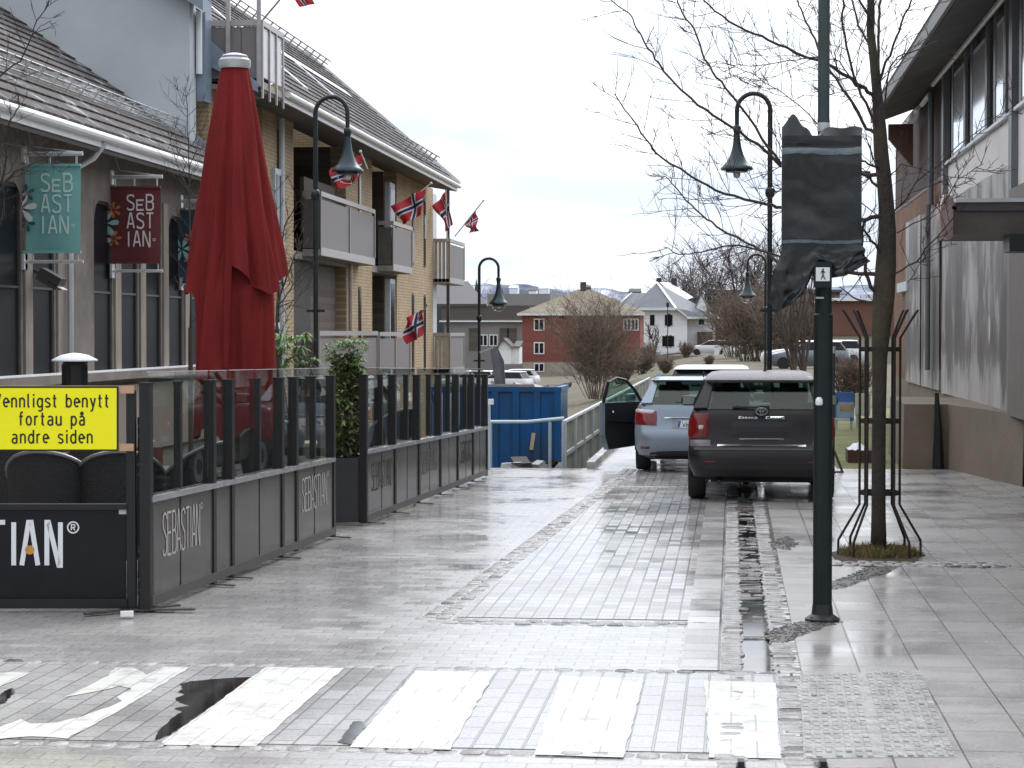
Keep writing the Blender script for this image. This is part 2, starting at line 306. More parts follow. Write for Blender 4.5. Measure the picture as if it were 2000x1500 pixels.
# grass / bare earth / asphalt mix for the open ground
m, t, b, N, L = newmat('open_ground')
g = N('ShaderNodeNewGeometry'); n1 = N('ShaderNodeTexNoise'); n1.inputs['Scale'].default_value = .09; n1.inputs['Detail'].default_value = 6; L(g.outputs['Position'], n1.inputs['Vector'])
n2 = N('ShaderNodeTexNoise'); n2.inputs['Scale'].default_value = 4; n2.inputs['Detail'].default_value = 6; L(g.outputs['Position'], n2.inputs['Vector'])
r1 = N('ShaderNodeValToRGB'); e = r1.color_ramp.elements; e[0].position = .38; e[0].color = (.105, .09, .055, 1); e[1].position = .6; e[1].color = (.12, .09, .07, 1)
q = e.new(.5); q.color = (.12, .11, .065, 1); L(n1.outputs['Fac'], r1.inputs[0])
mu = N('ShaderNodeMixRGB'); mu.blend_type = 'MULTIPLY'; mu.inputs[0].default_value = 1; L(r1.outputs[0], mu.inputs[1])
mr = N('ShaderNodeMapRange'); mr.inputs[1].default_value = .3; mr.inputs[2].default_value = .7; mr.inputs[3].default_value = .6; mr.inputs[4].default_value = 1.4; L(n2.outputs['Fac'], mr.inputs[0]); L(mr.outputs[0], mu.inputs[2]); L(mu.outputs[0], b.inputs['Base Color']); b.inputs['Roughness'].default_value = .9
bp = N('ShaderNodeBump'); bp.inputs['Strength'].default_value = .7; bp.inputs['Distance'].default_value = .08; L(n2.outputs['Fac'], bp.inputs['Height']); L(bp.outputs[0], b.inputs['Normal'])

YS = [-30, -10, 0, 10, 20, 30, 31.6, 31.75, 31.9, 32.1, 32.4, 33, 34, 36, 40, 45, 50, 55, 60, 66, 72, 80, 90, 100, 112, 125, 140, 160, 180, 205, 230, 260, 300, 350, 420, 500, 650, 850, 1100, 1500]
XS = [-900, -500, -300, -200, -140, -100, -75, -55, -42, -32, -25, -20, -16, -13, -11, -9.5, -8, -7, -6, -5.2, -4.6, -4, -3.5, -3, -2.7, -2.5, -2.35, -2.25, -2.15, -2, -1.5, -1, 0, 1, 2, 3, 4, 5, 6.5, 8, 10, 13, 17, 22, 30, 40, 55, 75, 100, 150, 220, 320, 500, 900]
mb = MB(); mb.v = [(x, y, ground_z(x, y)) for y in YS for x in XS]
nx = len(XS); mb.f = [(j * nx + i, j * nx + i + 1, (j + 1) * nx + i + 1, (j + 1) * nx + i) for j in range(len(YS) - 1) for i in range(nx - 1)]; mb.m = [0] * len(mb.f)
struct(mb.build('ground', 'open_ground', smooth=40))

# distant hills: a long snow-flecked wooded ridge, haze painted in as blue-grey
m, t, b, N, L = newmat('hazed_hill_forest')
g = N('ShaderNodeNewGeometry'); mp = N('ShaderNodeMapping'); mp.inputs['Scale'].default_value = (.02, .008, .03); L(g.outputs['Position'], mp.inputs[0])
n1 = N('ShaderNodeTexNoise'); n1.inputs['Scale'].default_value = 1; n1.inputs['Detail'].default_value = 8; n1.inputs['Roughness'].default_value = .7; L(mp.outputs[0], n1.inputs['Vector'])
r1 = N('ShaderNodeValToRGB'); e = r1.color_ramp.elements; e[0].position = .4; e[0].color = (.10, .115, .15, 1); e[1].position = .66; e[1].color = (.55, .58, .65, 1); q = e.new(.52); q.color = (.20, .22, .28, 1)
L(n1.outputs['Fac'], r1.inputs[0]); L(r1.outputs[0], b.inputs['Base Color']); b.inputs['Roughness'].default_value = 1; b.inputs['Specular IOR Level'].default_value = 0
def hill(name, Y, prof, depth, rough):
    """ridge whose skyline passes the given heights (px, py), solid back to front"""
    mb = MB(); pts = [at(px, py, Y) for px, py in prof]; nu = 220; x0, x1 = pts[0].x, pts[-1].x
    tab = [(p.x, p.z) for p in pts]; base = ground_z(0, 1400) - 3
    def fn(u, v):
        x = x0 + (x1 - x0) * u; h = interp(tab, x) + nse(x, 3, .02, 2) * rough + nse(x, 9, .11, 5) * rough * .5
        w = sin(pi * min(1, v * 1.0) * .5) if v <= .5 else 1
        s = v / .6 if v < .6 else 1 - (v - .6) / .4
        s = smoothstep(0, 1, s)
        return (x, Y - depth * .6 + depth * v, base + (h - base) * s + nse(x, v * 40, .03, 8) * rough * s * .6)
    mb.grid(fn, nu, 24); return struct(mb.build(name, 'hazed_hill_forest', smooth=True))
hill('hills', 1900, [(500, 552), (760, 556), (880, 552), (935, 556), (985, 556), (1035, 550), (1085, 562), (1130, 566), (1180, 562), (1215, 575), (1300, 580), (1400, 576), (1600, 560), (1800, 552), (2100, 545), (2600, 560)], 500, 3.0)
hill('hills', 1250, [(300, 560), (800, 560), (900, 553), (960, 556), (1010, 566), (1080, 573), (1140, 580), (1250, 590), (1400, 588), (1500, 580), (1700, 575), (2300, 570)], 300, 2.5)

# ------------------------------------------------------------------ paving
GREY1, GREY2, JOINT = (.465, .45, .44), (.40, .38, .37), (.13, .11, .095)
paver('street_pavers', .21, .14, GREY1, GREY2, (.31, .295, .28), tilt=.008, wet=.52, joint=.3, r0=.07, r1=.30, wscale=.8)
paver('bay_pavers', .21, .115, GREY1, (.37, .355, .34), (.23, .20, .18), rot=pi / 2, offset=.0, tilt=.02, mort=.007, r0=.09, r1=.28, wet=.54, joint=.4, wscale=.8, loc=(.03, .02))
paver('bay_edge_pavers', .33, .24, GREY1, (.36, .34, .33), (.17, .145, .125), rot=pi / 2, tilt=.02, mort=.008, r0=.12, wet=.58, joint=.7, loc=(0, .075))
paver('crossing_pavers', .30, .125, (.47, .455, .455), (.43, .415, .41), (.26, .25, .24), rot=pi / 2, tilt=.010, mort=.008, r0=.14, r1=.34, wet=.58, joint=.7)
paver('slab_pavers', .52, .345, (.41, .39, .37), (.345, .325, .31), (.12, .10, .085), rot=pi / 2, offset=.0, tilt=.006, mort=.006, r0=.10, r1=.40, wet=.50, joint=.5, wscale=.9, loc=(.0, -.41 + .345 * 2))
paver('border_pavers', .14, .105, (.42, .40, .39), (.30, .28, .27), (.08, .065, .055), tilt=.05, mort=.009, r0=.05, r1=.3, wet=.6, joint=1)
def flat(name, poly, z, mat): return struct(MB().poly([(x, y, z) for x, y in poly]).build(name, mat))
EDGE = 31.75
YC0, YC1 = 10.26, 12.66          # the crossing
flat('street_paving', [(-30, -5), (.27, -5), (.27, YC1 + .1), (.02, YC1 + .1), (.02, EDGE), (-30, EDGE)], -.006, 'street_pavers')
flat('street_paving', [(-2.12, EDGE), (1.55, EDGE), (1.55, 62), (-2.12, 62)], -.010, 'street_pavers')
flat('crossing_paving', [(-9, YC0), (.27, YC0), (.27, YC1), (-9, YC1)], -.002, 'crossing_pavers')
flat('parking_bay_paving', [(-1.93, 15.0), (-.30, 15.0), (-.30, 28), (-1.50, 28)], -.002, 'bay_pavers')
flat('parking_bay_paving', [(-1.48, 28.25), (-.30, 28.25), (-.30, EDGE - .1), (-1.37, EDGE - .1)], -.002, 'bay_pavers')
flat('parking_bay_edge', [(-.30, YC1 + .1), (-.06, YC1 + .1), (-.06, EDGE - .1), (-.30, EDGE - .1)], .001, 'bay_edge_pavers')
flat('sidewalk', [(.41, -5), (8, -5), (8, EDGE + .15), (.41, EDGE + .15)], .002, 'slab_pavers')
flat('sidewalk_border', [(.27, -5), (.41, -5), (.41, EDGE), (.27, EDGE)], -.002, 'border_pavers')
flat('gutter_bed', [(.02, YC1 + .1), (.27, YC1 + .1), (.27, EDGE), (.02, EDGE)], -.03, 'border_pavers')
# cobbles laid stone by stone: gutter and the bands that frame the bay and the crossing
M('water', (.015, .013, .012), .03, var=.2, spec=.8)
M('cobble', (.36, .34, .33), .2, var=.45, scale=7, bump=.5, bscale=60)
M('cobble_wet', (.12, .105, .10), .12, var=.6, scale=5, bump=.5, bscale=50)
def stone(mb, x, y, sx, sy, z, h, rot=0, mi=0, tilt=.06):
    R = Matrix.Rotation(rot + R0.uniform(-.06, .06), 3, 'Z') @ Matrix.Rotation(R0.uniform(-tilt, tilt), 3, 'X') @ Matrix.Rotation(R0.uniform(-tilt, tilt), 3, 'Y')
    a, b_ = sx / 2, sy / 2; q = .22 * min(sx, sy)
    o = [(-a + q, -b_), (a - q, -b_), (a, -b_ + q), (a, b_ - q), (a - q, b_), (-a + q, b_), (-a, b_ - q), (-a, -b_ + q)]
    lo = [Vector((u * R0.uniform(.95, 1.04), v * R0.uniform(.95, 1.04), -.03)) for u, v in o]; k = .82
    vs = lo + [Vector((p.x, p.y, h * .55)) for p in lo] + [Vector((p.x * k, p.y * k, h)) for p in lo]
    n = 8; fs = [(i + r * n, (i + 1) % n + r * n, (i + 1) % n + (r + 1) * n, i + (r + 1) * n) for r in (0, 1) for i in range(n)] + [tuple(range(2 * n, 3 * n))]
    c = Vector((x, y, z)); mb.add([c + R @ v for v in vs], fs, mi)
mb = MB()
y = YC1 + .15
while y < EDGE - .1:
    d = R0.uniform(.07, .19)
    dr_ = smoothstep(13.5, 16, y); zt0 = -.008 + (R0.uniform(-.008, .014) if R0.random() < dr_ * .85 + .12 else -.012)
    sp_ = R0.uniform(.35, .65) if R0.random() < .45 else 1
    for (xa_, xb_) in (((.03, .03 + .23 * sp_), (.03 + .23 * sp_, .262)) if sp_ < 1 else ((.03, .262),)):
        if R0.random() < .86: stone(mb, (xa_ + xb_) / 2 + R0.uniform(-.012, .012), y + d / 2 + R0.uniform(-.025, .025), (xb_ - xa_) * R0.uniform(.75, .98), d * R0.uniform(.65, .95), zt0 - .02 + R0.uniform(-.006, .004), .02, rot=R0.uniform(-.12, .12), mi=1, tilt=.09)
    y += d
for xx, w in ((.005, .13), (.315, .14)):
    y = 8.4
    while y < EDGE - .1:
        d = R0.uniform(.07, .12)
        if not (y < YC1 + .15 and xx < 0): stone(mb, xx + R0.uniform(-.012, .012), y + d / 2, w, d * .95, -.012, R0.uniform(.009, .016), mi=0 if R0.random() < .9 else 1, tilt=.03)
        y += d
struct(MB().poly([(.012, YC1 + .08, -.011), (.28, YC1 + .08, -.011), (.28, EDGE - .05, -.011), (.012, EDGE - .05, -.011)]).build('gutter_water', 'water'))
struct(mb.build('gutter_cobbles', ['cobble', 'cobble_wet'], smooth=35))
mb = MB()
def band(x0, y0, x1, y1, rows, size=.11):
    p, q = Vector((x0, y0)), Vector((x1, y1)); l = (q - p).length; d = (q - p) / l; nrm = Vector((-d.y, d.x)); n = int(l / size)
    for r in range(rows):
        for i in range(n):
            c = p + d * (l * (i + .5 + .5 * (r % 2)) / n) + nrm * (r * size * .95)
            stone(mb, c.x, c.y, l / n * .93, size * .88, -.012, R0.uniform(.008, .018), rot=math.atan2(d.y, d.x), mi=0 if R0.random() < .9 else 1, tilt=.035)
band(-2.02, 14.9, -1.43, EDGE - .1, 2); band(-2.0, 14.72, -.1, 14.72, 2, .12); band(-1.5, 28.0, -.3, 28.0, 2, .11)
band(-8.5, YC0 - .1, .27, YC0 - .1, 1, .12); band(-8.5, YC1 + .03, .27, YC1 + .03, 1, .12)
struct(mb.build('cobble_bands', ['cobble', 'cobble_wet'], smooth=35))
# zebra stripes, worn
m, t, b, N, L = newmat('road_paint')
g = N('ShaderNodeNewGeometry'); n1 = N('ShaderNodeTexNoise'); n1.inputs['Scale'].default_value = 5; n1.inputs['Detail'].default_value = 7; n1.inputs['Roughness'].default_value = .7; L(g.outputs['Position'], n1.inputs['Vector'])
r1 = N('ShaderNodeValToRGB'); e = r1.color_ramp.elements; e[0].position = .33; e[0].color = (.48, .44, .38, 1); e[1].position = .48; e[1].color = (.64, .63, .60, 1); L(n1.outputs['Fac'], r1.inputs[0])
pm = N('ShaderNodeMapping'); pm.inputs['Rotation'].default_value = (0, 0, pi / 2); L(g.outputs['Position'], pm.inputs[0]); pb_ = N('ShaderNodeTexBrick'); pb_.inputs['Scale'].default_value = 1; pb_.inputs['Brick Width'].default_value = .30; pb_.inputs['Row Height'].default_value = .125; pb_.inputs['Mortar Size'].default_value = .005; L(pm.outputs[0], pb_.inputs['Vector'])
n3 = N('ShaderNodeTexNoise'); n3.inputs['Scale'].default_value = 2.2; n3.inputs['Detail'].default_value = 8; n3.inputs['Roughness'].default_value = .75; L(g.outputs['Position'], n3.inputs['Vector'])
jm = N('ShaderNodeMath'); jm.operation = 'MULTIPLY'; L(pb_.outputs['Fac'], jm.inputs[0]); jm.inputs[1].default_value = .13; wa_ = N('ShaderNodeMath'); wa_.operation = 'ADD'; L(jm.outputs[0], wa_.inputs[0]); L(n3.outputs['Fac'], wa_.inputs[1])
wr = N('ShaderNodeMapRange'); wr.inputs[1].default_value = .585; wr.inputs[2].default_value = .66; L(wa_.outputs[0], wr.inputs[0])       # 1 = worn down to the stone
mw = N('ShaderNodeMixRGB'); L(wr.outputs[0], mw.inputs[0]); L(r1.outputs[0], mw.inputs[1]); mw.inputs[2].default_value = (.36, .345, .335, 1); L(mw.outputs[0], b.inputs['Base Color'])
b.inputs['Roughness'].default_value = .38
n2 = N('ShaderNodeTexNoise'); n2.inputs['Scale'].default_value = 40; L(g.outputs['Position'], n2.inputs['Vector']); bp = N('ShaderNodeBump'); bp.inputs['Strength'].default_value = .25; bp.inputs['Distance'].default_value = .004; L(n2.outputs['Fac'], bp.inputs['Height']); L(bp.outputs[0], b.inputs['Normal'])
def ragged(pts, step, amp):
    o = []; k = len(pts)
    for i in range(k):
        p, q = pts[i], pts[(i + 1) % k]; n = max(1, int((q - p).length / step))
        for j in range(n):
            c = p.lerp(q, j / n); o.append(c + Vector((R0.uniform(-amp, amp), R0.uniform(-amp, amp), 0)))
    return o
STR = [[(310, 1455), (500, 1458), (672, 1305), (520, 1303)], [(682, 1460), (878, 1465), (967, 1313), (812, 1310)], [(1045, 1474), (1218, 1480), (1258, 1325), (1095, 1321)],
       [(1385, 1480), (1524, 1482), (1516, 1334), (1376, 1330)],
       [(-20, 1446), (60, 1438), (130, 1443), (185, 1415), (238, 1386), (300, 1348), (372, 1303), (322, 1302), (296, 1313), (285, 1318), (276, 1312), (262, 1304), (225, 1304), (212, 1320), (182, 1334), (140, 1356), (128, 1362), (190, 1350), (236, 1340), (258, 1345), (230, 1362), (240, 1370), (215, 1380), (160, 1400), (110, 1412), (60, 1414), (40, 1405), (-20, 1428)],
       [(-60, 1360), (0, 1341), (62, 1314), (20, 1313), (-60, 1325)]]
for i, s in enumerate(STR):
    p = [gp(x, y, .0) for x, y in s]
    r = ragged(p, .11 if i < 4 else .07, .006 if i < 4 else .008)
    struct(MB().poly([(v.x, v.y, .0016) for v in r]).build('zebra_stripe', 'road_paint'))
# standing water
for s in ([(505, 1322), (470, 1323), (420, 1326), (372, 1331), (352, 1336), (356, 1345), (348, 1352), (362, 1357), (340, 1364), (352, 1372), (374, 1378), (340, 1383), (356, 1390), (338, 1402), (312, 1424), (300, 1447), (330, 1436), (400, 1389)],
          [(668, 1440), (690, 1410), (705, 1408), (716, 1420), (694, 1440), (684, 1455), (660, 1450)], [(776, 1342), (790, 1326), (793, 1328), (783, 1347), (772, 1348)],
          [(-10, 1368), (8, 1350), (24, 1344), (30, 1350), (10, 1372), (-10, 1378)]):
    p = ragged([gp(x, y) for x, y in s], .03, .006); struct(MB().poly([(v.x, v.y, .0012) for v in p]).build('puddle', 'water'))
for s in ([(1462, 975), (1478, 950), (1497, 955), (1490, 978)],):
    p = ragged([gp(x, y) for x, y in s], .05, .012); struct(MB().poly([(v.x, v.y, .0035) for v in p]).build('puddle', 'water'))
# tactile plate at the crossing: ribbed slabs
mb = MB(); q = [gp(1570, 1483), (gp(1868, 1480)), gp(1798, 1312), gp(1562, 1318)]
mb.slab([Vector((v.x, v.y, .006)) for v in q], .01)
nx_, ny_ = 15, 22
for i in range(nx_):
    for j in range(ny_):
        if R0.random() < .06 or i == 7: continue
        u, v = (i + .5) / nx_, (j + .5) / ny_
        c = q[0].lerp(q[1], u).lerp(q[3].lerp(q[2], u), v); w = (q[1] - q[0]).length / nx_; d = (q[3] - q[0]).length / ny_
        mb.obox((c.x, c.y, .0075 + R0.uniform(0, .004)), w * .55, d * .8, .006)
struct(mb.build('tactile_paving', M('tactile', (.44, .43, .41), .16, var=.35, scale=9, bump=.3)))
# washed-up grit round post and tree
M('grit', (.13, .12, .108), .35, var=.5, scale=30, bump=.8, bscale=90)
def patch(name, s, mat, z, h, n=260):
    p = [gp(x, y) for x, y in s]; p = ragged(p, .035, .022); mb = MB(); mb.poly([(v.x, v.y, z) for v in p])
    cx = sum(v.x for v in p) / len(p); cy = sum(v.y for v in p) / len(p)
    for i in range(n):
        v = R0.choice(p); k = R0.random() ** .5; c = Vector((cx + (v.x - cx) * k, cy + (v.y - cy) * k, z)); r = R0.uniform(.004, .012)
        stone(mb, c.x, c.y, r * 2, r * 1.6, z, h * R0.uniform(.3, 1), rot=R0.uniform(0, 3), tilt=.3)
    o = mb.build(name, mat); o['kind'] = 'stuff'; return o
for s in ([(1495, 1238), (1530, 1222), (1575, 1214), (1620, 1206), (1640, 1216), (1600, 1230), (1560, 1245), (1520, 1258), (1500, 1252)],
          [(1622, 1138), (1660, 1125), (1700, 1105), (1760, 1098), (1740, 1118), (1700, 1130), (1650, 1148), (1624, 1152)], [(1505, 1060), (1535, 1048), (1558, 1062), (1540, 1075), (1510, 1070)]):
    patch('grit', s, 'grit', .0035, .007)
p = [gp(x, y) for x, y in [(1618, 1082), (1680, 1066), (1760, 1066), (1806, 1082), (1790, 1098), (1700, 1108), (1640, 1102)]]
struct(MB().poly([(v.x, v.y, .008) for v in ragged(p, .06, .02)]).build('tree_pit', M('soil', (.07, .05, .03), .8, var=.5, scale=25, bump=.9)))
# cobbles round the tree pit
mb = MB(); c0 = gp(1716, 1085)
for r in range(3):
    for i in range(12):
        stone(mb, c0.x - .42 + i * .125 + .06 * (r % 2), c0.y - .62 - r * .13, .115, .115, .0, .012, mi=0 if R0.random() < .6 else 1)
struct(mb.build('tree_pit_cobbles', ['cobble', 'cobble_wet'], smooth=35))
# tuft of grass at the trunk
M('grass', (.13, .15, .045), .7, var=.5, scale=12); M('dry_grass', (.22, .15, .06), .8, var=.4, scale=12)
mb = MB()
for i in range(1500):
    a = R0.uniform(0, 2 * pi); r = R0.random() ** .6 * .34; h = R0.uniform(.03, .11) * (1.3 - r); p = Vector((c0.x + r * cos(a) * 1.05, c0.y + r * sin(a), .008)); b2 = R0.uniform(0, 2 * pi); w = .004
    d = Vector((cos(b2), sin(b2), 0)); tip = p + Vector((R0.uniform(-.06, .06), R0.uniform(-.06, .06), h)); mid = p.lerp(tip, .5) + Vector((0, 0, h * .15))
    mb.add([p - d * w, p + d * w, mid + d * w * .7, mid - d * w * .7, tip], [(0, 1, 2, 3), (3, 2, 4)], 0 if R0.random() < (.75 if r < .2 else .25) else 1)
o = mb.build('grass', ['grass', 'dry_grass']); o['kind'] = 'stuff'
# lawn beyond the pavement end
flat('lawn', [(1.3, EDGE + .2), (14, EDGE + .2), (14, 58), (1.3, 58)], -.012, M('lawn', (.17, .18, .06), .85, var=.35, scale=1.2, bump=.6, bscale=40, dirt=(.14, .12, .05), dscale=.5))
# ------------------------------------------------------------------ restaurant building on the left
FX = -8.75                                     # facade line of the left side
M('beige_render', (.20, .172, .15), .75, var=.22, scale=3, bump=.25, dirt=(.13, .11, .095), dscale=.8)
M('beige_panel', (.29, .25, .205), .6, var=.18, scale=2, stretch=(3, 3, .6), dirt=(.17, .145, .12))
M('soffit_dark', (.12, .105, .095), .7, var=.2, scale=2)
M('white_metal', (.80, .81, .82), .4, var=.06, scale=3)
M('pale_metal', (.55, .57, .58), .35, metal=.3, var=.15, scale=4)
M('galvanised', (.55, .57, .58), .38, metal=.7, var=.15, scale=6)
M('window_dark', (.013, .014, .018), .12, var=.3, scale=2, spec=.18); M('shade_glass', (.014, .015, .02), .4, var=.3, scale=2, spec=.1)
M('dark_frame', (.05, .047, .045), .4, var=.2)
M('snow', (.82, .84, .87), .6, var=.08, scale=8, bump=.4)
# roof tiles with a dusting of old snow
m, t, b, N, L = newmat('roof_tiles')
tc = N('ShaderNodeTexCoord'); n1 = N('ShaderNodeTexNoise'); n1.inputs['Scale'].default_value = 1.7; n1.inputs['Detail'].default_value = 8; n1.inputs['Roughness'].default_value = .7; L(tc.outputs['Object'], n1.inputs['Vector'])
n2 = N('ShaderNodeTexNoise'); n2.inputs['Scale'].default_value = 9; n2.inputs['Detail'].default_value = 4; L(tc.outputs['Object'], n2.inputs['Vector'])
r2 = N('ShaderNodeValToRGB'); e = r2.color_ramp.elements; e[0].color = (.055, .048, .046, 1); e[1].color = (.13, .115, .11, 1); L(n2.outputs['Fac'], r2.inputs[0])
r1 = N('ShaderNodeValToRGB'); e = r1.color_ramp.elements; e[0].position = .54; e[0].color = (0, 0, 0, 1); e[1].position = .70; e[1].color = (1, 1, 1, 1); L(n1.outputs['Fac'], r1.inputs[0])
mx = N('ShaderNodeMixRGB'); L(r1.outputs[0], mx.inputs[0]); L(r2.outputs[0], mx.inputs[1]); mx.inputs[2].default_value = (.50, .52, .56, 1); L(mx.outputs[0], b.inputs['Base Color']); b.inputs['Roughness'].default_value = .75; b.inputs['Specular IOR Level'].default_value = .25
wv = N('ShaderNodeTexWave'); wv.wave_type = 'BANDS'; wv.bands_direction = 'Y'; wv.inputs['Scale'].default_value = 1.05; L(tc.outputs['Object'], wv.inputs['Vector'])
bp = N('ShaderNodeBump'); bp.inputs['Strength'].default_value = .7; bp.inputs['Distance'].default_value = .05; L(wv.outputs['Color'], bp.inputs['Height']); L(bp.outputs[0], b.inputs['Normal'])
def tiled_roof(mb, xe, ze, xr, zr, y0, y1, course=.33, th=.035):
    """roof plane from the eave (xe, ze) up to the ridge (xr, zr), course upon course"""
    d = Vector((xr - xe, 0, zr - ze)); l = d.length; d.normalize(); n = Vector((-d.z, 0, d.x)); n = n if n.z > 0 else -n
    k = int(l / course)
    for i in range(k):
        a = Vector((xe, 0, ze)) + d * (l * i / k); b_ = Vector((xe, 0, ze)) + d * (l * (i + 1) / k + .05)
        lo, hi = a + n * th, b_ + n * .004
        vs = []
        for y in (y0, y1): vs += [(a.x, y, a.z), (lo.x, y, lo.z), (hi.x, y, hi.z)]
        mb.add(vs, [(0, 1, 4, 3), (1, 2, 5, 4), (0, 2, 1), (3, 4, 5)])
    return mb
rb = thing('restaurant_building', 'low beige restaurant with dark tall windows and snow dusted tile roof', 'building', (FX, 28, 0))
mb = MB(); yb0, yb1 = 12.0, 35.45; zs, zt = 1.46, 3.84
# openings between piers; [y0, y1]
WIN = []; y = 33.72
piers = [33.72, 35.45]
for k in range(16):
    y0 = 32.85 - 1.31 * k
    WIN.append((y0, y0 + .87))
WIN = [w for w in WIN if not (26.95 < w[0] < 28.2)] + [(34.1, 34.9)]
WIN.sort(); ycur = yb0
mb.box(FX - .25, FX, yb0, yb1, -1.2, zs); mb.box(FX - .25, FX, yb0, yb1, zt, 4.72)
for (a, c) in WIN:
    if a < yb0 + .2: continue
    mb.box(FX - .25, FX, ycur, a, zs, zt); ycur = c
mb.box(FX - .25, FX, ycur, yb1, zs, zt); mb.box(FX - 9, FX - .25, yb1 - .2, yb1, -1.2, 4.72)
mb.build('wall', 'beige_render', rb)
for (a, c) in WIN:
    if a < yb0 + .2: continue
    f = MB(); f.box(FX - .07, FX - .04, a, c, zs, zt); wdw = f.build('window', 'shade_glass', rb)
    f = MB(); f.box(FX - .04, FX - .015, a, a + .04, zs, zt); f.box(FX - .04, FX - .015, c - .04, c, zs, zt); f.box(FX - .04, FX - .015, a + .04, c - .04, zt - .05, zt); f.box(FX - .04, FX - .015, a + .04, c - .04, 2.55, 2.58); f.build('frame', 'dark_frame', wdw)
    for s_ in (0, 1):      # rounded upper corners of the opening
        f = MB()
        yy = a if s_ == 0 else c; sg = 1 if s_ == 0 else -1; pts = [(FX - .004, yy, zt)] + [(FX - .004, yy + sg * .28 * (1 - cos(t_ * pi / 2 / 6)), zt - .28 * (1 - sin(t_ * pi / 2 / 6))) for t_ in range(7)]
        pts = [(FX - .004, yy, zt), (FX - .004, yy, zt - .28)] + [(FX - .004, yy + sg * .28 * (1 - cos(k_ * pi / 12)), zt - .28 + .28 * sin(k_ * pi / 12)) for k_ in range(1, 7)]
        f.slab(pts if s_ else pts[::-1], .012); f.build('arch_corner', 'beige_render', wdw)
for (a, c) in WIN:
    if a < yb0 + .2: continue
    yy = c + .22
    if yy < yb1: MB().box(FX + .003, FX + .03, yy - .14, yy + .14, zs, 4.0).build('pier_strip', 'beige_panel', rb)
f = MB(); f.box(FX + .003, FX + .16, yb0, yb1, zs - .12, zs - .005); sill = f.build('sill', 'beige_render', rb); f = MB(); f.box(FX + .02, FX + .15, 24, yb1, zs - .004, zs + .02); f.build('snow_strip', 'snow', sill)
f = MB(); f.box(FX + .004, FX + .06, yb0, yb1, .25, 1.25)
f.build('base_panels', boards('base_boards', 'Y', (.24, .20, .17), .9, var=.15, groove=.03), rb)
f = MB(); f.slab([(FX - .05, yb0, 4.62), (FX + .5, yb0, 4.42), (FX + .5, yb1, 4.42), (FX - .05, yb1, 4.62)], .05); f.build('soffit', 'soffit_dark', rb)
f = MB(); f.box(FX + .5, FX + .53, yb0, yb1 + .2, 4.43, 4.62); fas = f.build('fascia', 'white_metal', rb)
f = MB(); f.tube([(FX + .585, yb0, 4.56), (FX + .585, yb1 + .1, 4.56)], .055, 10); f.build('gutter', 'white_metal', rb)
f = MB(); tiled_roof(f, FX + .55, 4.63, FX - 7.2, 4.63 + 7.75 * .70, yb0, yb1 + .15); roof = f.build('roof', 'roof_tiles', rb)
f = MB(); f.slab([(FX + .55, yb1 + .16, 4.60), (FX + .55, yb1 + .16, 4.78), (FX - 7.2, yb1 + .16, 4.78 + 7.75 * .7), (FX - 7.2, yb1 + .16, 4.60 + 7.75 * .7)], -.05); f.build('verge_board', M('verge_grey', (.30, .30, .31), .5, var=.2), roof)
sl = Vector((-1, 0, .70)).normalized(); nn = Vector((.70, 0, 1)).normalized()
f = MB(); rz = lambda d: Vector((FX + .55, 0, 4.63)) + sl * d
for dd, hh in ((1.2, .24), ):
    for h in (.06, .15, .24): f.tube([rz(dd) + nn * h + Vector((0, 16, 0)), rz(dd) + nn * h + Vector((0, yb1, 0))], .011, 5)
    y = 16.0
    while y < yb1: f.bar(rz(dd) + Vector((0, y, .0)), rz(dd) + nn * .26 + Vector((0, y, 0)), .02); f.bar(rz(dd + .3) + Vector((0, y, .03)), rz(dd) + nn * .24 + Vector((0, y, 0)), .02); y += .62
f.build('snow_guard', 'galvanised', roof)
f = MB()
for yy in (27.6,): f.tube([(FX + .56, yy, 4.5), (FX + .4, yy, 4.3), (FX + .08, yy, 4.1), (FX + .08, yy, 0)], .045, 8)
f.build('downpipe', 'pale_metal', rb)
# sign floodlight on the wall under the first banner
fl = thing('wall_floodlight', 'small pale floodlight on arm under teal banner', 'lamp', tuple(onx(100, 540, FX)))
pf = onx(100, 545, FX + .25); f = MB(); f.obox(pf, .30, .24, .16, Matrix.Rotation(.5, 3, 'Y')); f.bar(pf, (FX, pf.y, pf.z + .12), .04); f.build('housing', M('lamp_dark', (.06, .055, .055), .4), fl)
f = MB(); f.obox(pf + Vector((.09, -.02, -.085)), .22, .2, .01, Matrix.Rotation(.5, 3, 'Y')); f.build('lens', 'white_metal', fl)

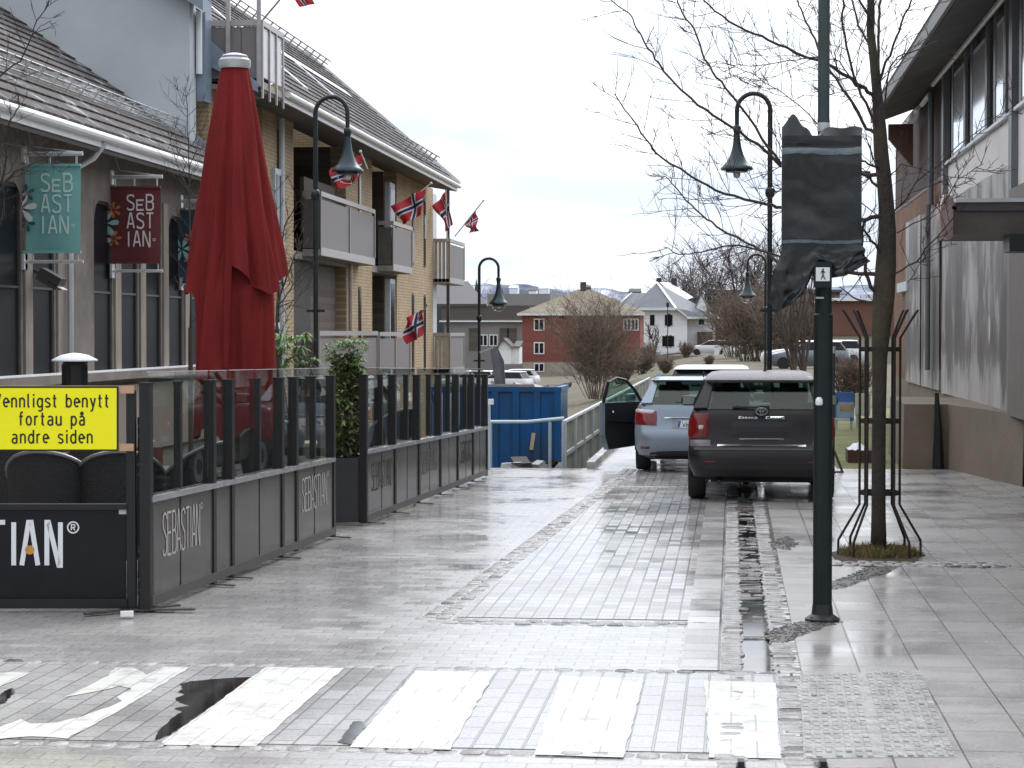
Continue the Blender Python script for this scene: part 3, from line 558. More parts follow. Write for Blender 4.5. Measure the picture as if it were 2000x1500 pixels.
# ------------------------------------------------------------------ banners on brackets
def banner(Yb, cols, px, word_col, label, petals):
    """cloth hung square to the facade between two rods; px = l, r, top, bottom, rod top, rod bottom"""
    l, r, tp, bt, rt, rbm = px
    root = thing('shop_banner', label, 'banner', (FX, Yb, 0), 'banners along the restaurant front')
    A = at(l, tp, Yb); B = at(r, bt, Yb); xl, xr, z1, z0 = A.x, B.x, A.z, B.z
    zt_ = at(r, rt, Yb).z; zb_ = at(r, rbm, Yb).z
    f = MB(); f.grid(lambda u, v: (xl + (xr - xl) * u, Yb + .025 * sin(u * 5 + v * 2.5) * (1 - .5 * v), z0 + (z1 - z0) * v), 14, 14); cloth = f.build('cloth', cols, root, smooth=True)
    f = MB(); w = xr - xl; h = z1 - z0
    pl = lambda x, y, dz=0: (xl + x * w, Yb - .035 - dz, z0 + y * h)
    rows = ('SEB', 'AST', 'IAN'); th = .045
    for i, s in enumerate(rows):
        yb = .70 - .245 * i
        x0 = .44; cw = .115
        for j, c in enumerate(s):
            if c == 'I': a, bb = x0 - .03, x0 + .07
            else: a, bb = x0 + j * .165 - (.06 if s == 'IAN' else 0), x0 + j * .165 + cw - (.06 if s == 'IAN' else 0)
            hh = .20 if not (s == 'SEB' and c == 'E') else .13
            strokes(f, c, a, yb, bb, yb + hh, .024, lambda x, y, d=0: pl(x, y, d))
    vs = []; k = 10
    for ri, rr in enumerate((.026, .017)):
        vs += [pl(.90 + rr * cos(2 * pi * i / k), .30 + rr * h ** 0 * sin(2 * pi * i / k) * w / h) for i in range(k)]
    f.add(vs, [(i, (i + 1) % k, k + (i + 1) % k, k + i) for i in range(k)])
    f.build('lettering', word_col, cloth)
    for (cx, cy, R_, n, mt, ang) in petals:
        f = MB()
        for q in range(n):
            a0 = ang + 2 * pi * q / n; pts = []
            for (rr, da) in ((.1, 0), (.55, -.32), (.9, -.2), (1, 0), (.9, .2), (.55, .32)):
                X = cx + R_ * rr * cos(a0 + da); Y_ = cy + R_ * rr * sin(a0 + da) * w / h; pts.append(pl(max(.005, X), Y_, .0006 * q))
            f.poly(pts[::-1])
        f.build('flower', mt, cloth)
    f = MB()
    f.tube([(FX + .0, Yb, zb_), (xr + .03, Yb, zb_)], .022, 8); f.box(FX, FX + .03, Yb - .07, Yb + .07, zb_ - .1, zb_ + .1)
    for x in (xl + .3 * w, xr - .04): f.bar((x, Yb, zb_), (x, Yb, z0), .015, .015)
    f.build('bracket', 'pale_metal', root); f = MB()
    f.tube([(FX + .0, Yb, zt_), (xr + .03, Yb, zt_)], .022, 8); f.box(FX, FX + .03, Yb - .07, Yb + .07, zt_ - .1, zt_ + .1)
    for x in (xl + .22 * w, xl + .55 * w, xl + .94 * w): f.bar((x, Yb, zt_), (x, Yb, z1), .02, .02)
    f.tube([(FX + .02, Yb, zt_ + .42), (xl + .3 * w, Yb, zt_ + .1), (xr, Yb, zt_ + .02)], .008, 5)
    f.build('bracket', 'pale_metal', root)
    f = MB()
    for z in (zt_,): f.box(xl - .02, xr + .03, Yb - .014, Yb + .014, z + .018, z + .034)
    f.build('rod_sky_gleam', 'snow', root)  # white strip standing for the sky's gleam along the metal rod
    f = MB(); f.box(xl, xr, Yb - .03, Yb + .03, z1 - .01, z1 + .02); f.box(xl, xr, Yb - .03, Yb + .03, z0 - .02, z0 + .01); f.build('hem_rod', cols, cloth)
M('teal_cloth', (.20, .46, .44), .75, var=.07, scale=3); M('wine_cloth', (.135, .028, .032), .75, var=.1, scale=3); M('navy_cloth', (.035, .055, .085), .75, var=.1, scale=3)
M('pale_print', (.60, .80, .76), .6, var=.04); M('white_print', (.72, .66, .68), .6, var=.04); M('orange_print', (.42, .15, .06), .7, var=.1); M('dark_leaf_print', (.03, .09, .10), .7); M('teal_print', (.25, .48, .46), .7); M('blossom_print', (.72, .72, .72), .7)
banner(25.95, 'teal_cloth', (24, 158, 324, 491, 301, 511), 'pale_print', 'teal shop banner with white flower and dark leaves', [(.14, .50, .24, 6, 'blossom_print', .2), (.22, .68, .13, 5, 'dark_leaf_print', .4), (.22, .33, .13, 5, 'dark_leaf_print', 1.2), (.0, .62, .2, 5, 'blossom_print', .1)])
banner(29.75, 'wine_cloth', (200, 314, 367, 512, 346, 529), 'white_print', 'wine red shop banner with teal and orange flowers', [(.06, .52, .24, 6, 'teal_print', .1), (.20, .70, .14, 6, 'orange_print', .5), (.20, .32, .14, 6, 'orange_print', .1), (.02, .33, .18, 5, 'teal_print', .8)])
banner(33.6, 'navy_cloth', (348, 448, 412, 550, 393, 554), 'white_print', 'navy shop banner half hidden behind the red parasol', [(.08, .46, .24, 6, 'teal_print', .1), (.26, .62, .14, 6, 'orange_print', .5), (.26, .3, .14, 6, 'orange_print', .1)])

# ------------------------------------------------------------------ yellow brick apartment block
brick('yellow_brick', 'YZ', (.53, .39, .235), (.45, .32, .185), (.33, .26, .18), .24, .078, .014, bump=.6, var=.12)
brick('yellow_brick_end', 'XZ', (.53, .39, .235), (.45, .32, .185), (.33, .26, .18), .24, .078, .014, bump=.6, var=.12)
M('gable_grey', (.56, .60, .625), .7, var=.07, scale=.5, dirt=(.49, .53, .555), dscale=.35)
boards('brown_boards', 'Z', (.13, .105, .09), .14, var=.25); boards('brown_boards_up', 'Y', (.19, .15, .125), .16, var=.3)
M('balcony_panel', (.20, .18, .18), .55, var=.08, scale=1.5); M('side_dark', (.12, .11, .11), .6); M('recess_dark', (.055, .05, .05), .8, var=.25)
M('pale_frame', (.58, .63, .66), .5, var=.08); M('brown_slot', (.10, .065, .04), .6); M('blue_grey_metal', (.22, .27, .34), .4, var=.15); M('concrete', (.33, .31, .29), .85, var=.2, scale=4, bump=.3)
M('warm_metal', (.40, .37, .37), .4, metal=.2, var=.15)
ab = thing('apartment_block', 'yellow brick apartment block with grey balconies and long tiled roof', 'building', (-8.9, 50, 0))
AX = -8.9; ZB = -2.5; ZE = 6.3
f = MB()
S = lambda px: Yx(px, AX)
brickzones = [(36.1, S(428)), (S(513), S(574)), (S(676), S(727)), (S(775), S(846))]
for a, c in brickzones: MB().box(AX - .35, AX, a, c, ZB, ZE).build('wall', 'yellow_brick', ab)
f = MB(); yE = S(846); f.box(AX - 9, AX - .352, yE - .3, yE, ZB, ZE); f.slab([(AX - .352, yE, ZE), (AX - .352, yE, ZE + .1), (AX - 4.2, yE, 10.0), (AX - 9, yE, ZE)], .3); f.build('end_wall', 'yellow_brick_end', ab)
f = MB()
for a, c in zip([z[1] for z in brickzones], [z[0] for z in brickzones[1:]]): f.box(AX - 1.7, AX - 1.6, a, c, ZB, ZE); f.box(AX - 1.6, AX - .36, a - .04, a, ZB, ZE); f.box(AX - 1.6, AX - .36, c, c + .04, ZB, ZE)
f.box(AX - 3, AX - 1.75, 36.2, yE - .3, ZB, ZE)
f.build('recess_wall', 'brown_boards', ab)
f = MB()
for a, c in zip([z[1] for z in brickzones], [z[0] for z in brickzones[1:]]):
    for z in (3.52, .72): MB().box(AX - 1.6, AX, a + .003, c - .003, z, z + .16).build('loggia_floor', 'concrete', ab)
# timber-clad lower recess and dark upper recess fronts at the middle bay
f = MB(); f.box(AX - .30, AX - .22, S(614), S(674), ZB, 3.5); f.build('timber_screen', 'brown_boards', ab)
f = MB(); f.box(AX - .30, AX - .22, S(614), S(674), 3.75, 5.35); f.build('timber_screen', 'brown_boards', ab)
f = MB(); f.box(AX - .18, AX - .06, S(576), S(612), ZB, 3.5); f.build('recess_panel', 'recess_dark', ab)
# slot windows: recessed strips in brick
for (px, z0, z1) in ((546, 2.2, 6.0), (702, .9, 3.1), (702, 4.6, 5.9), (806, .9, 3.1), (829, .9, 3.1), (806, 3.9, 5.9), (829, 3.9, 5.9)):
    yy = S(px); o = MB(); o.box(AX + .003, AX + .02, yy - .16, yy + .16, z0, z1); wd = o.build('slot_window', 'brown_slot', ab); o = MB(); o.box(AX + .021, AX + .03, yy - .12, yy + .12, z0 + .06, z1 - .06); o.build('pane', 'window_dark', wd)
for (px, z0, z1) in ((761, 3.7, 5.9), (761, .9, 3.4), (533, .6, 2.2), (537, 3.0, 5.2)):
    yy = S(px); o = MB(); w = .42 if px > 700 else .3; o.box(AX - .05, AX + .08, yy - w, yy + w, z0, z1); wd = o.build('white_door', 'pale_frame', ab); o = MB(); o.box(AX + .081, AX + .09, yy - w + .1, yy + w - .1, z0 + .9, z1 - .12); o.build('pane', 'window_dark', wd)
f = MB(); yy = S(543); f.tube([(AX + .08, yy, 6.2), (AX + .08, yy, -1)], .06, 8); f.build('downpipe', 'pale_frame', ab)
f = MB(); yy = S(678); f.tube([(AX + .08, yy, 3.6), (AX + .08, yy, -1)], .05, 8); f.build('downpipe', 'warm_metal', ab)
# balconies
def balcony(y0, y1, xo, z0, z1, side_boards=False, rail=True, back=AX):
    bl = MB(); bl.box(back + .002, xo, y0, y1, z0 - .14, z0); bal = bl.build('balcony', 'concrete', ab)
    p = MB(); n = max(1, round((y1 - y0) / 3.1))
    for i in range(n): p.box(xo - .03, xo, y0 + (y1 - y0) * i / n + .03, y0 + (y1 - y0) * (i + 1) / n - .03, z0 + .02, z1 - .16)
    p.build('front_panel', 'balcony_panel', bal)
    p = MB()
    if side_boards:
        k = 5
        for yy in (y0,):
            for i in range(k): xx = back + (xo - back) * (i + .5) / k; p.box(xx - .05, xx + .05, yy, yy + .03, z0 - .1, z1 - .08)
    else: p.box(back + .01, xo - .035, y0, y0 + .03, z0 + .02, z1 - .16)
    p.build('side_panel', M('slat_pale', (.42, .37, .32), .6) if side_boards and 'slat_pale' not in MATS else ('slat_pale' if side_boards else 'side_dark'), bal)
    p = MB(); p.box(xo - .05, xo + .03, y0 - .02, y1 + .02, z1 - .1, z1); p.box(back + .01, xo - .052, y0 - .02, y0 + .05, z1 - .1, z1); p.box(xo + .001, xo + .02, y0, y1, z0 - .13, z0 + .04)
    for i in range(n + 1): yy = y0 + (y1 - y0) * i / n; p.box(xo + .001, xo + .03, yy - .025, yy + .025, z0 + .041, z1 - .101)
    p.build('railing', 'warm_metal', bal)
    return bal
BX = -8.52
YB = lambda px: Yx(px, BX)
balcony(YB(626), YB(731), BX, 3.74, 4.94); balcony(YB(767), YB(804), BX, 3.70, 4.82)
balcony(YB(622), YB(736), BX, .82, 2.04); balcony(YB(740), YB(800), BX, .82, 2.02, True)
ec = -8.42; YEc = Yx(878, ec)
balcony(YEc, Yx(906, ec), ec, 3.62, 4.82, True, back=-9.0); balcony(YEc, Yx(906, ec), ec, .9, 2.0, True, back=-9.0)
f = MB(); f.box(-9.05, -8.97, YEc + .1, YEc + 1.2, 1, 6.2); f.build('glazed_door', 'pale_frame', ab)
f = MB(); f.bar((ec - .05, YEc + .06, -2), (ec - .05, YEc + .06, 6.3), .09); f.build('corner_post', 'dark_frame', ab)
# eaves, roof
YR0 = Yx(556, -8.0); YR1 = Yx(893, -8.0)
f = MB(); f.slab([(AX - .4, 36.2, 6.34), (-8.02, 36.2, 6.12), (-8.02, YR1, 6.12), (AX - .4, YR1, 6.34)], -.05); f.build('soffit', 'soffit_dark', ab)
f = MB(); f.box(-8.02, -7.99, YR0, YR1, 6.13, 6.31); f.build('fascia', 'white_metal', ab)
f = MB(); f.tube([(-7.93, YR0, 6.27), (-7.93, YR1, 6.27)], .06, 10); f.build('gutter', 'white_metal', ab)
f = MB(); rx, rzz = -12.5, 6.34 + 4.52 * .86; tiled_roof(f, -7.97, 6.34, rx, rzz, YR0 - .1, YR1, course=.34); rf = f.build('roof', 'roof_tiles', ab)
f = MB(); tiled_roof(f, AX - .1, 7.2, rx, rzz, 36.0, YR0 - .1, course=.34); f.build('roof_near_end', 'roof_tiles', rf)
f = MB(); f.slab([(-17, YR1, 6.34), (rx, YR1, rzz), (rx, 36, rzz), (-17, 36, 6.34)], .1); f.build('rear_slope', 'roof_tiles', rf)
f = MB(); f.slab([(-7.9, YR1 + .01, 6.22), (-7.9, YR1 + .01, 6.42), (rx, YR1 + .01, rzz + .1), (rx, YR1 + .01, rzz - .15)], .06); f.build('verge_board', 'white_metal', rf)
dr = Vector((rx + 7.97, 0, rzz - 6.34)).normalized(); nr = Vector((-dr.z, 0, dr.x)); nr = nr if nr.z > 0 else -nr
f = MB(); e0 = Vector((-7.97, 0, 6.34))
for dd, ya, yb_ in ((.45, YR1 - 9, YR1 - 3), (5.0, YR1 - 16, YR1 - 1), (5.3, 37, 50)):
    y = ya
    for h in (.08, .2, .32): f.tube([e0 + dr * dd + nr * h + Vector((0, ya, 0)), e0 + dr * dd + nr * h + Vector((0, yb_, 0))], .02, 5)
    while y < yb_: f.bar(e0 + dr * dd + Vector((0, y, 0)), e0 + dr * dd + nr * .34 + Vector((0, y, 0)), .035); y += .9
f.build('snow_guard', 'warm_metal', rf)
f = MB()
for (d0, d1, ya, yb_, ) in ((3.2, 3.5, YR1 - 17, YR1 - 4), (1.0, 4.8, YR1 - 19, YR1 - 18.6), (1.6, 4.2, YR1 - 12, YR1 - 11.7)):
    p0 = e0 + dr * d0 + nr * .045; p1 = e0 + dr * d1 + nr * .045
    f.slab([p0 + Vector((0, ya, 0)), p0 + Vector((0, yb_, 0)), p1 + Vector((0, yb_, 0)), p1 + Vector((0, ya, 0))], .04)
f.build('snow_patch', 'snow', rf)
# roof terrace at the near end
tb = MB(); tz0, tz1 = 6.30, 7.34; ty0 = 36.2; ty1 = YR0 - .15; tx = -8.0
tb.box(AX + .002, tx, ty0, ty1, tz0 - .12, tz0); ter = tb.build('roof_terrace', 'concrete', ab)
f = MB(); f.box(AX + .01, AX + .8 - .25, ty0, ty0 + .03, tz0 + .05, tz1 - .12); f.box(tx - .36, tx - .05, ty0, ty0 + .03, tz0 + .05, tz1 - .12); f.build('front_panel', 'balcony_panel', ter)
f = MB(); n = 3
for i in range(n): f.box(tx - .03, tx, ty0 + (ty1 - ty0) * i / n + .06, ty0 + (ty1 - ty0) * (i + 1) / n - .06, tz0 + .08, tz1 - .12)
f.build('pale_panel', M('milky_panel', (.62, .62, .64), .35), ter)
f = MB(); f.box(AX, tx + .03, ty0 - .03, ty0 + .06, tz1 - .1, tz1); f.box(tx - .06, tx + .03, ty0 + .061, ty1, tz1 - .1, tz1)
for i in range(n + 1): yy = ty0 + (ty1 - ty0) * i / n; f.box(tx + .001, tx + .03, yy - .03, yy + .03, tz0 - .3, tz1 - .101)
for px in (447, 507): x = at(px, 30, ty0).x; f.bar((x, ty0 - .05, 6.2), (x, ty0 - .05, 9.5), .07)
f.build('railing', 'warm_metal', ter)
f = MB(); f.slab([(AX + .02, 36.05, 7.0), (AX + .02, 36.05, 6.55), (-8.05, 36.05, 6.1), (-8.05, 36.05, 6.25)], .1); f.build('eave_cheek', 'blue_grey_metal', ab)
# grey rendered gable end
GX = at(383, 300, 35.6).x
gz = lambda x: 7.5 + (GX - x) * .62
f = MB(); f.slab([(GX, 35.6, ZB), (GX, 35.6, gz(GX)), (-20, 35.6, gz(-20)), (-20, 35.6, ZB)][::1], -.4); f.build('gable_wall', 'gable_grey', ab)
f = MB(); f.slab([(GX + .3, 35.5, gz(GX + .3)), (GX + .3, 35.5, gz(GX + .3) + .22), (-20, 35.5, gz(-20) + .22), (-20, 35.5, gz(-20))], -.6); f.build('gable_verge', 'blue_grey_metal', ab)
f = MB(); f.tube([(GX + .07, 35.55, 7.4), (GX + .07, 35.55, 6.35)], .055, 8); f.build('downpipe', 'white_metal', ab)
f = MB(); f.box(GX + .002, GX + .16, 35.62, 36.05, 5.9, 7.4); f.build('corner_flashing', 'blue_grey_metal', ab)
f = MB(); xj = at(282, 100, 35.6).x; f.box(xj - .01, xj + .01, 35.585, 35.599, 3, 11); f.box(-20, GX - .02, 35.59, 35.598, 7.0, 7.015); f.build('wall_joint', M('joint_grey', (.38, .40, .41), .8), ab)
# ------------------------------------------------------------------ flags on the balconies
M('flag_red', (.50, .028, .045), .75, var=.1, scale=5); M('flag_white', (.75, .75, .77), .75, var=.05); M('flag_blue', (.018, .03, .12), .75, var=.1)
M('pole_white', (.62, .60, .58), .5); M('pole_grey', (.30, .31, .33), .4)
def flag(Y, pole, c, label, wave=.05, ph=0.0, pm='pole_white'):
    """pole: two photo points; c: hoist top, fly top, fly bottom, hoist bottom"""
    a, b_ = at(*pole[0], Y), at(*pole[1], Y - .25)
    root = thing('flag', label, 'flag', tuple(a), 'flags hung from the apartment balconies')
    f = MB(); f.tube([a, b_], .018, 8); f.lathe([(.0, -.03), (.03, -.02), (.034, 0), (.02, .03), (0, .035)], 8, b_); f.build('pole', pm, root)
    P = [at(x, y, Y - .12) for x, y in c]
    us = [0, 1, 2, 3, 4, 5, 6, 7, 8, 9, 10, 11.5, 13, 14.5, 16, 17.5, 19, 20.5, 22]; vs_ = [0, 1.5, 3, 4.5, 6, 7, 8, 9, 10, 11.5, 13, 14.5, 16]
    f = MB(); nu = len(us) - 1; nv = len(vs_) - 1
    for v in vs_:
        for u in us:
            s, t_ = u / 22, v / 16
            p = P[0].lerp(P[1], s).lerp(P[3].lerp(P[2], s), t_)
            d = sin(s * 9 + t_ * 4 + ph) * wave * (.3 + s) + sin(t_ * 7 - s * 3 + ph * 2) * wave * .5 * s
            f.v.append(tuple(p + Vector((d * .35, d, d * .15))))
    for j in range(nv):
        for i in range(nu):
            k = j * (nu + 1) + i; f.f.append([k, k + 1, k + nu + 2, k + nu + 1])
            uc = (us[i] + us[i + 1]) / 2; vc = (vs_[j] + vs_[j + 1]) / 2
            blue = 7 < uc < 9 or 7 < vc < 9; wh = 6 < uc < 10 or 6 < vc < 10
            f.m.append(2 if blue else 1 if wh else 0)
    f.build('cloth', ['flag_red', 'flag_white', 'flag_blue'], root, smooth=True)
flag(38.4, ((514, 38), (556, -12)), ((560, -22), (604, -28), (612, 8), (586, 14)), 'flag hung from the roof terrace, cut off by the picture top', .05, 1.0, 'pole_grey')
flag(44.0, ((718, 330), (704, 296)), ((708, 300), (648, 328), (660, 374), (700, 352)), 'flag behind the lamp globe, above the long middle balcony', .12, .4)
flag(52.0, ((800, 392), (842, 358)), ((832, 366), (766, 402), (782, 440), (822, 420)), 'flag with blue cross hung before the upper corner brick wall', .10, 2.2)
flag(63.5, ((874, 470), (870, 362)), ((872, 372), (846, 404), (872, 452), (884, 438)), 'flag dangling between corner balcony and eaves', .10, 3.1)
flag(66.0, ((888, 462), (944, 392)), ((930, 412), (934, 452), (920, 454), (906, 436)), 'small flag on slanting pole beyond the corner balcony', .10, 4.4, 'pole_grey')
flag(52.0, ((800, 646), (834, 596)), ((826, 604), (786, 625), (797, 672), (826, 655)), 'flag hanging limp low down, before the ground floor bricks', .12, 5.0, 'pole_grey')

# ------------------------------------------------------------------ street lamps
M('lamp_green', (.016, .022, .024), .4, metal=.2, var=.25, scale=10); M('lamp_bell', (.026, .042, .05), .32, metal=.4, var=.2, scale=6)
glass('lamp_globe', (.93, .94, .94), 1.35)
M('opal', (.78, .72, .68), .4, var=.04)
def street_lamp(h, rot, label, name='street_lamp'):
    r = thing(name, label, 'street lamp', None, 'swan neck street lamps')
    a = .245 if h > 5 else .24
    f = MB(); f.tube([(0, 0, -.3), (0, 0, 1.1)], .07, 12); f.lathe([(.07, 1.08), (.085, 1.12), (.085, 1.18), (.037, 1.3)], 12); f.tube([(0, 0, 1.28), (0, 0, h - a)], .037, 12)
    f.lathe([(.037, h - 1.55), (.065, h - 1.52), (.072, h - 1.47), (.065, h - 1.42), (.037, h - 1.39)], 12); f.build('pole', 'lamp_green', r, smooth=50)
    f = MB(); pts = [(0, 0, h - a - .05)] + [(a - a * cos(t * pi / 14), 0, h - a + a * sin(t * pi / 14)) for t in range(15)] + [(2 * a, 0, h - a - .22)]
    f.tube(pts, [.034] * 16 + [.032], 12)
    f.lathe([(.034, -.22), (.055, -.24), (.06, -.28), (.05, -.33), (.042, -.36)], 12, (2 * a, 0, h - a)); f.build('swan_neck', 'lamp_green', r, smooth=50)
    c = (2 * a, 0, h - a - .36)
    f = MB(); f.lathe([(.045, 0), (.055, -.10), (.07, -.2), (.10, -.3), (.15, -.4), (.20, -.46), (.235, -.49), (.24, -.515), (.23, -.53), (.17, -.52), (.16, -.56), (.08, -.55), (.0, -.54)], 24, c); sh = f.build('lamp_shade', 'lamp_bell', r, smooth=40)
    f = MB(); f.lathe([(.165, -.535), (.162, -.58), (.14, -.64), (.10, -.68), (.05, -.70), (0, -.703)], 20, c); f.build('globe', 'lamp_globe', sh, smooth=True)
    f = MB(); f.lathe([(.05, -.56), (.055, -.6), (.04, -.64), (0, -.65)], 12, c); f.build('bulb', 'opal', sh, smooth=True)
    f = MB(); f.bar((-.14, 0, h * .42), (.14, 0, h * .42), .04); f.build('cross_arm', 'lamp_green', r)
    r.location = (0, 0, 0); r.rotation_euler = (0, 0, rot); return r
la = street_lamp(5.55, math.radians(0), 'swan neck lamp before the apartment balconies, flag behind its globe')
p = at(617, 650, 32); la.location = (p.x, p.y, 0)
p = at(1503, 650, 32.2); dup(la, (p.x, p.y, 0), pi, 'swan neck lamp beside the wrapped sign, hanging over the parked cars')
l2 = street_lamp(4.35, 0, 'slender swan neck lamp beyond the glass fence end, against the sky')
p = at(936, 650, 52.8); l2.location = (p.x, p.y, -.53 - .0); l2.location.z = at(936, 505, 52.8).z - 4.35
p = at(1495, 650, 58); dup(l2, (p.x, p.y, at(1495, 497, 58).z - 4.35), pi, 'smallest swan neck lamp, among the bare trees beyond the cars')

# ------------------------------------------------------------------ glass fence round the terrace
M('black_steel', (.008, .008, .010), .45, var=.3, scale=10); M('fence_panel', (.055, .052, .05), .22, var=.15, scale=2, dirt=(.085, .078, .07), dscale=2.5)
M('front_black', (.008, .008, .0105), .4, var=.2, scale=3, dirt=(.016, .016, .018), spec=.3); M('rail_metal', (.50, .51, .52), .25, metal=.6, var=.15, scale=5)
glass('pane_glass', (.90, .94, .92), 1.6); M('logo_grey', (.42, .40, .38), .5, var=.1); M('logo_white', (.80, .82, .84), .45, var=.03); M('logo_faint', (.12, .113, .106), .5); M('orange_dot', (.60, .26, .05), .5); M('rubber', (.03, .03, .03), .8)
A_ = gp(290, 1194); B_ = gp(950, 931); DIR = (B_ - A_); FL = DIR.length; DIR.normalize(); NRM = Vector((DIR.y, -DIR.x, 0))
def fs(px):
    """distance along the fence line of the photo column px"""
    d = ray(px, 1000); n = NRM; t = (A_ - CAM).dot(n) / Vector((d.x, d.y, 0)).dot(n); q = CAM + d * t; return (Vector((q.x, q.y, 0)) - A_).dot(DIR)
def fpnt(s, z, off=0.0): return A_ + DIR * s + NRM * off + Vector((0, 0, z))
RT = Matrix((NRM, DIR, Vector((0, 0, 1)))).transposed()
zr = lambda s: interp([(0, .82), (7, .775), (14.6, .70)], s)
zp = lambda s: interp([(0, 1.63), (6.5, 1.56), (14.6, 1.41)], s)
zg_ = lambda s: zp(s) + .085
def fence_section(name, label, pxs, wide, glass_px, logos, feet):
    s0, s1 = fs(pxs[0]), fs(pxs[-1]); root = thing(name, label, 'fence', tuple(fpnt(s0, 0)), 'glass fence around the terrace')
    ss = [fs(p) for p in pxs]
    for i, s in enumerate(ss):
        f = MB(); zt_ = zp(s); w = .078 if wide[i] else .052
        lo = .0 if wide[i] else zr(s) + .01; f.obox(fpnt(s, (zt_ + lo + .02) / 2, .032 - w / 2), w, w, zt_ - lo - .02, RT); f.obox(fpnt(s, zt_ + .008, .032 - w / 2), w + .012, w + .012, .016, RT); f.build('post', 'black_steel', root)
    for a, c in zip(ss, ss[1:]):
        a2, c2 = a + .02, c - .02
        f = MB(); f.slab([fpnt(a2, .10, .02), fpnt(c2, .10, .02), fpnt(c2, zr(c) - .04, .02), fpnt(a2, zr(a) - .04, .02)], .012); pn = f.build('lower_panel', 'fence_panel', root)
        for (l0, l1, b0, b1, mt) in logos:
            if a <= fs((l0 + l1) / 2) <= c:
                u0, u1 = fs(l0), fs(l1); f = MB(); zz0 = b0; hh = b1 - b0
                word(f, 'SEBASTIAN', u0, zz0, (u1 - u0) * .95, hh, .018, lambda x, y, d=0: fpnt(x, y, .024 + d))
                k = 10; cxr = u1; czr = zz0 + hh * .95; f.add([fpnt(cxr + r_ * cos(2 * pi * i / k), czr + r_ * sin(2 * pi * i / k), .024) for r_ in (.028, .018) for i in range(k)], [(i, (i + 1) % k, k + (i + 1) % k, k + i) for i in range(k)])
                f.build('lettering', mt, pn)
        f = MB(); f.obox((fpnt(a, (zr(a) + zr(c)) / 2 - .018, .012) + fpnt(c, (zr(a) + zr(c)) / 2 - .018, .012)) / 2, .001, .001, .001, RT)
        f = MB(); f.bar(fpnt(a + .0, zr(a) - .015, .012), fpnt(c, zr(c) - .015, .012), .06, .04); f.build('top_rail', 'rail_metal', root)
        f = MB(); f.bar(fpnt(a + .0, .075, .01), fpnt(c, .075, .01), .05, .07); f.build('bottom_rail', 'dark_steel', root)
    for (l, r) in glass_px:
        a, c = fs(l), fs(r); f = MB(); f.slab([fpnt(a, zr(a) + .012, -.012), fpnt(c, zr(c) + .012, -.012), fpnt(c, zg_(c), -.012), fpnt(a, zg_(a), -.012)], .008); gp_ = f.build('glass_pane', 'pane_glass', root)
        f = MB(); f.bar(fpnt(a, zg_(a) + .004, -.016), fpnt(c, zg_(c) + .004, -.016), .012, .006); f.build('edge_trim', 'pale_metal', gp_)
    for px in feet:
        s = fs(px); f = MB(); f.bar(fpnt(s, .03, -.30), fpnt(s, .010, .19), .045, .010); f.build('foot', 'dark_steel', root)
M('dark_steel', (.07, .066, .062), .4, metal=.3, var=.25)
fence_section('glass_fence', 'glass fence section with bright white lettering, nearest the crossing', [288, 347, 413, 449, 502, 547, 575, 610, 648], [2, 0, 1, 1, 0, 1, 1, 0, 1],
              [(293, 346), (348, 410), (415, 447), (452, 500), (504, 544), (549, 573), (578, 608), (611, 645)],
              [(312, 388, .37, .68, 'logo_grey'), (585, 636, .36, .66, 'logo_grey')], [292, 413, 449, 547, 648])
fence_section('glass_fence', 'glass fence section with faded lettering, beyond the dark planter', [712, 742, 768, 792, 815, 836, 857, 874, 891, 907, 921, 934, 948], [2, 0, 1, 0, 1, 0, 1, 0, 1, 0, 1, 0, 1],
              [(718, 766), (770, 813), (817, 855), (859, 889), (893, 919), (923, 946)],
              [(722, 762, .34, .62, 'logo_faint'), (820, 851, .34, .6, 'logo_faint'), (897, 917, .32, .58, 'logo_faint')], [718, 768, 815, 857, 891, 921])
# front section facing the crossing
C0 = gp(262, 1193); D0 = gp(-420, 1193); FD = (C0 - D0).normalized(); FN = Vector((FD.y, -FD.x, 0)); FN = FN if FN.y < 0 else -FN
def fr(px, py, off=0.0):
    return onplane(px, py, C0, FN) + FN * off
fz = lambda py: fr(120, py).z
ff = thing('glass_fence', 'black fence section with big white lettering, under the yellow notice', 'fence', tuple(C0), 'glass fence around the terrace')
def frs(a, c, z0, z1, off, t, mb=None):
    p = lambda px, z: Vector((fr(px, 1100).x, fr(px, 1100).y, z)) + FN * off
    mb = mb or MB(); return mb.slab([p(a, z0), p(c, z0), p(c, z1), p(a, z1)], t)
zR = fz(984); zB = .02
pnl = frs(-300, 246, zB + .06, zR - .03, .0, .015).build('lower_panel', 'front_black', ff)
f = MB(); wl = .040
FX_ = lambda x, y, d=0: fr(x, y, .004 + d)
wpx = 11.5
letters = [('T', -30, 16), ('I', 21, 33), ('A', 37, 80), ('N', 86, 124), ('S', -76, -42), ('A', -126, -84), ('B', -168, -132), ('E', -206, -174), ('S', -250, -214)]
for ch, x0, x1 in letters:
    for si, st in enumerate(GL['a' if False else ch]):
        if ch == 'A' and si == 1: continue
        inset = wpx / 2
        pts = [(x0 + inset + (x1 - x0 - 2 * inset) * u, 1104 - inset * .0 - (1104 - 1020) * v) for u, v in st]
        vs, fs_ = ribbon(pts, wpx * .82); f.add([FX_(v.x, v.y, .0005 * si) for v in vs], [t_[::-1] for t_ in fs_])
k = 24; f.add([FX_(143 + r_ * cos(2 * pi * i / k), 1030 + r_ * sin(2 * pi * i / k)) for r_ in (12, 9.3) for i in range(k)], [(i, (i + 1) % k, k + (i + 1) % k, k + i) for i in range(k)])
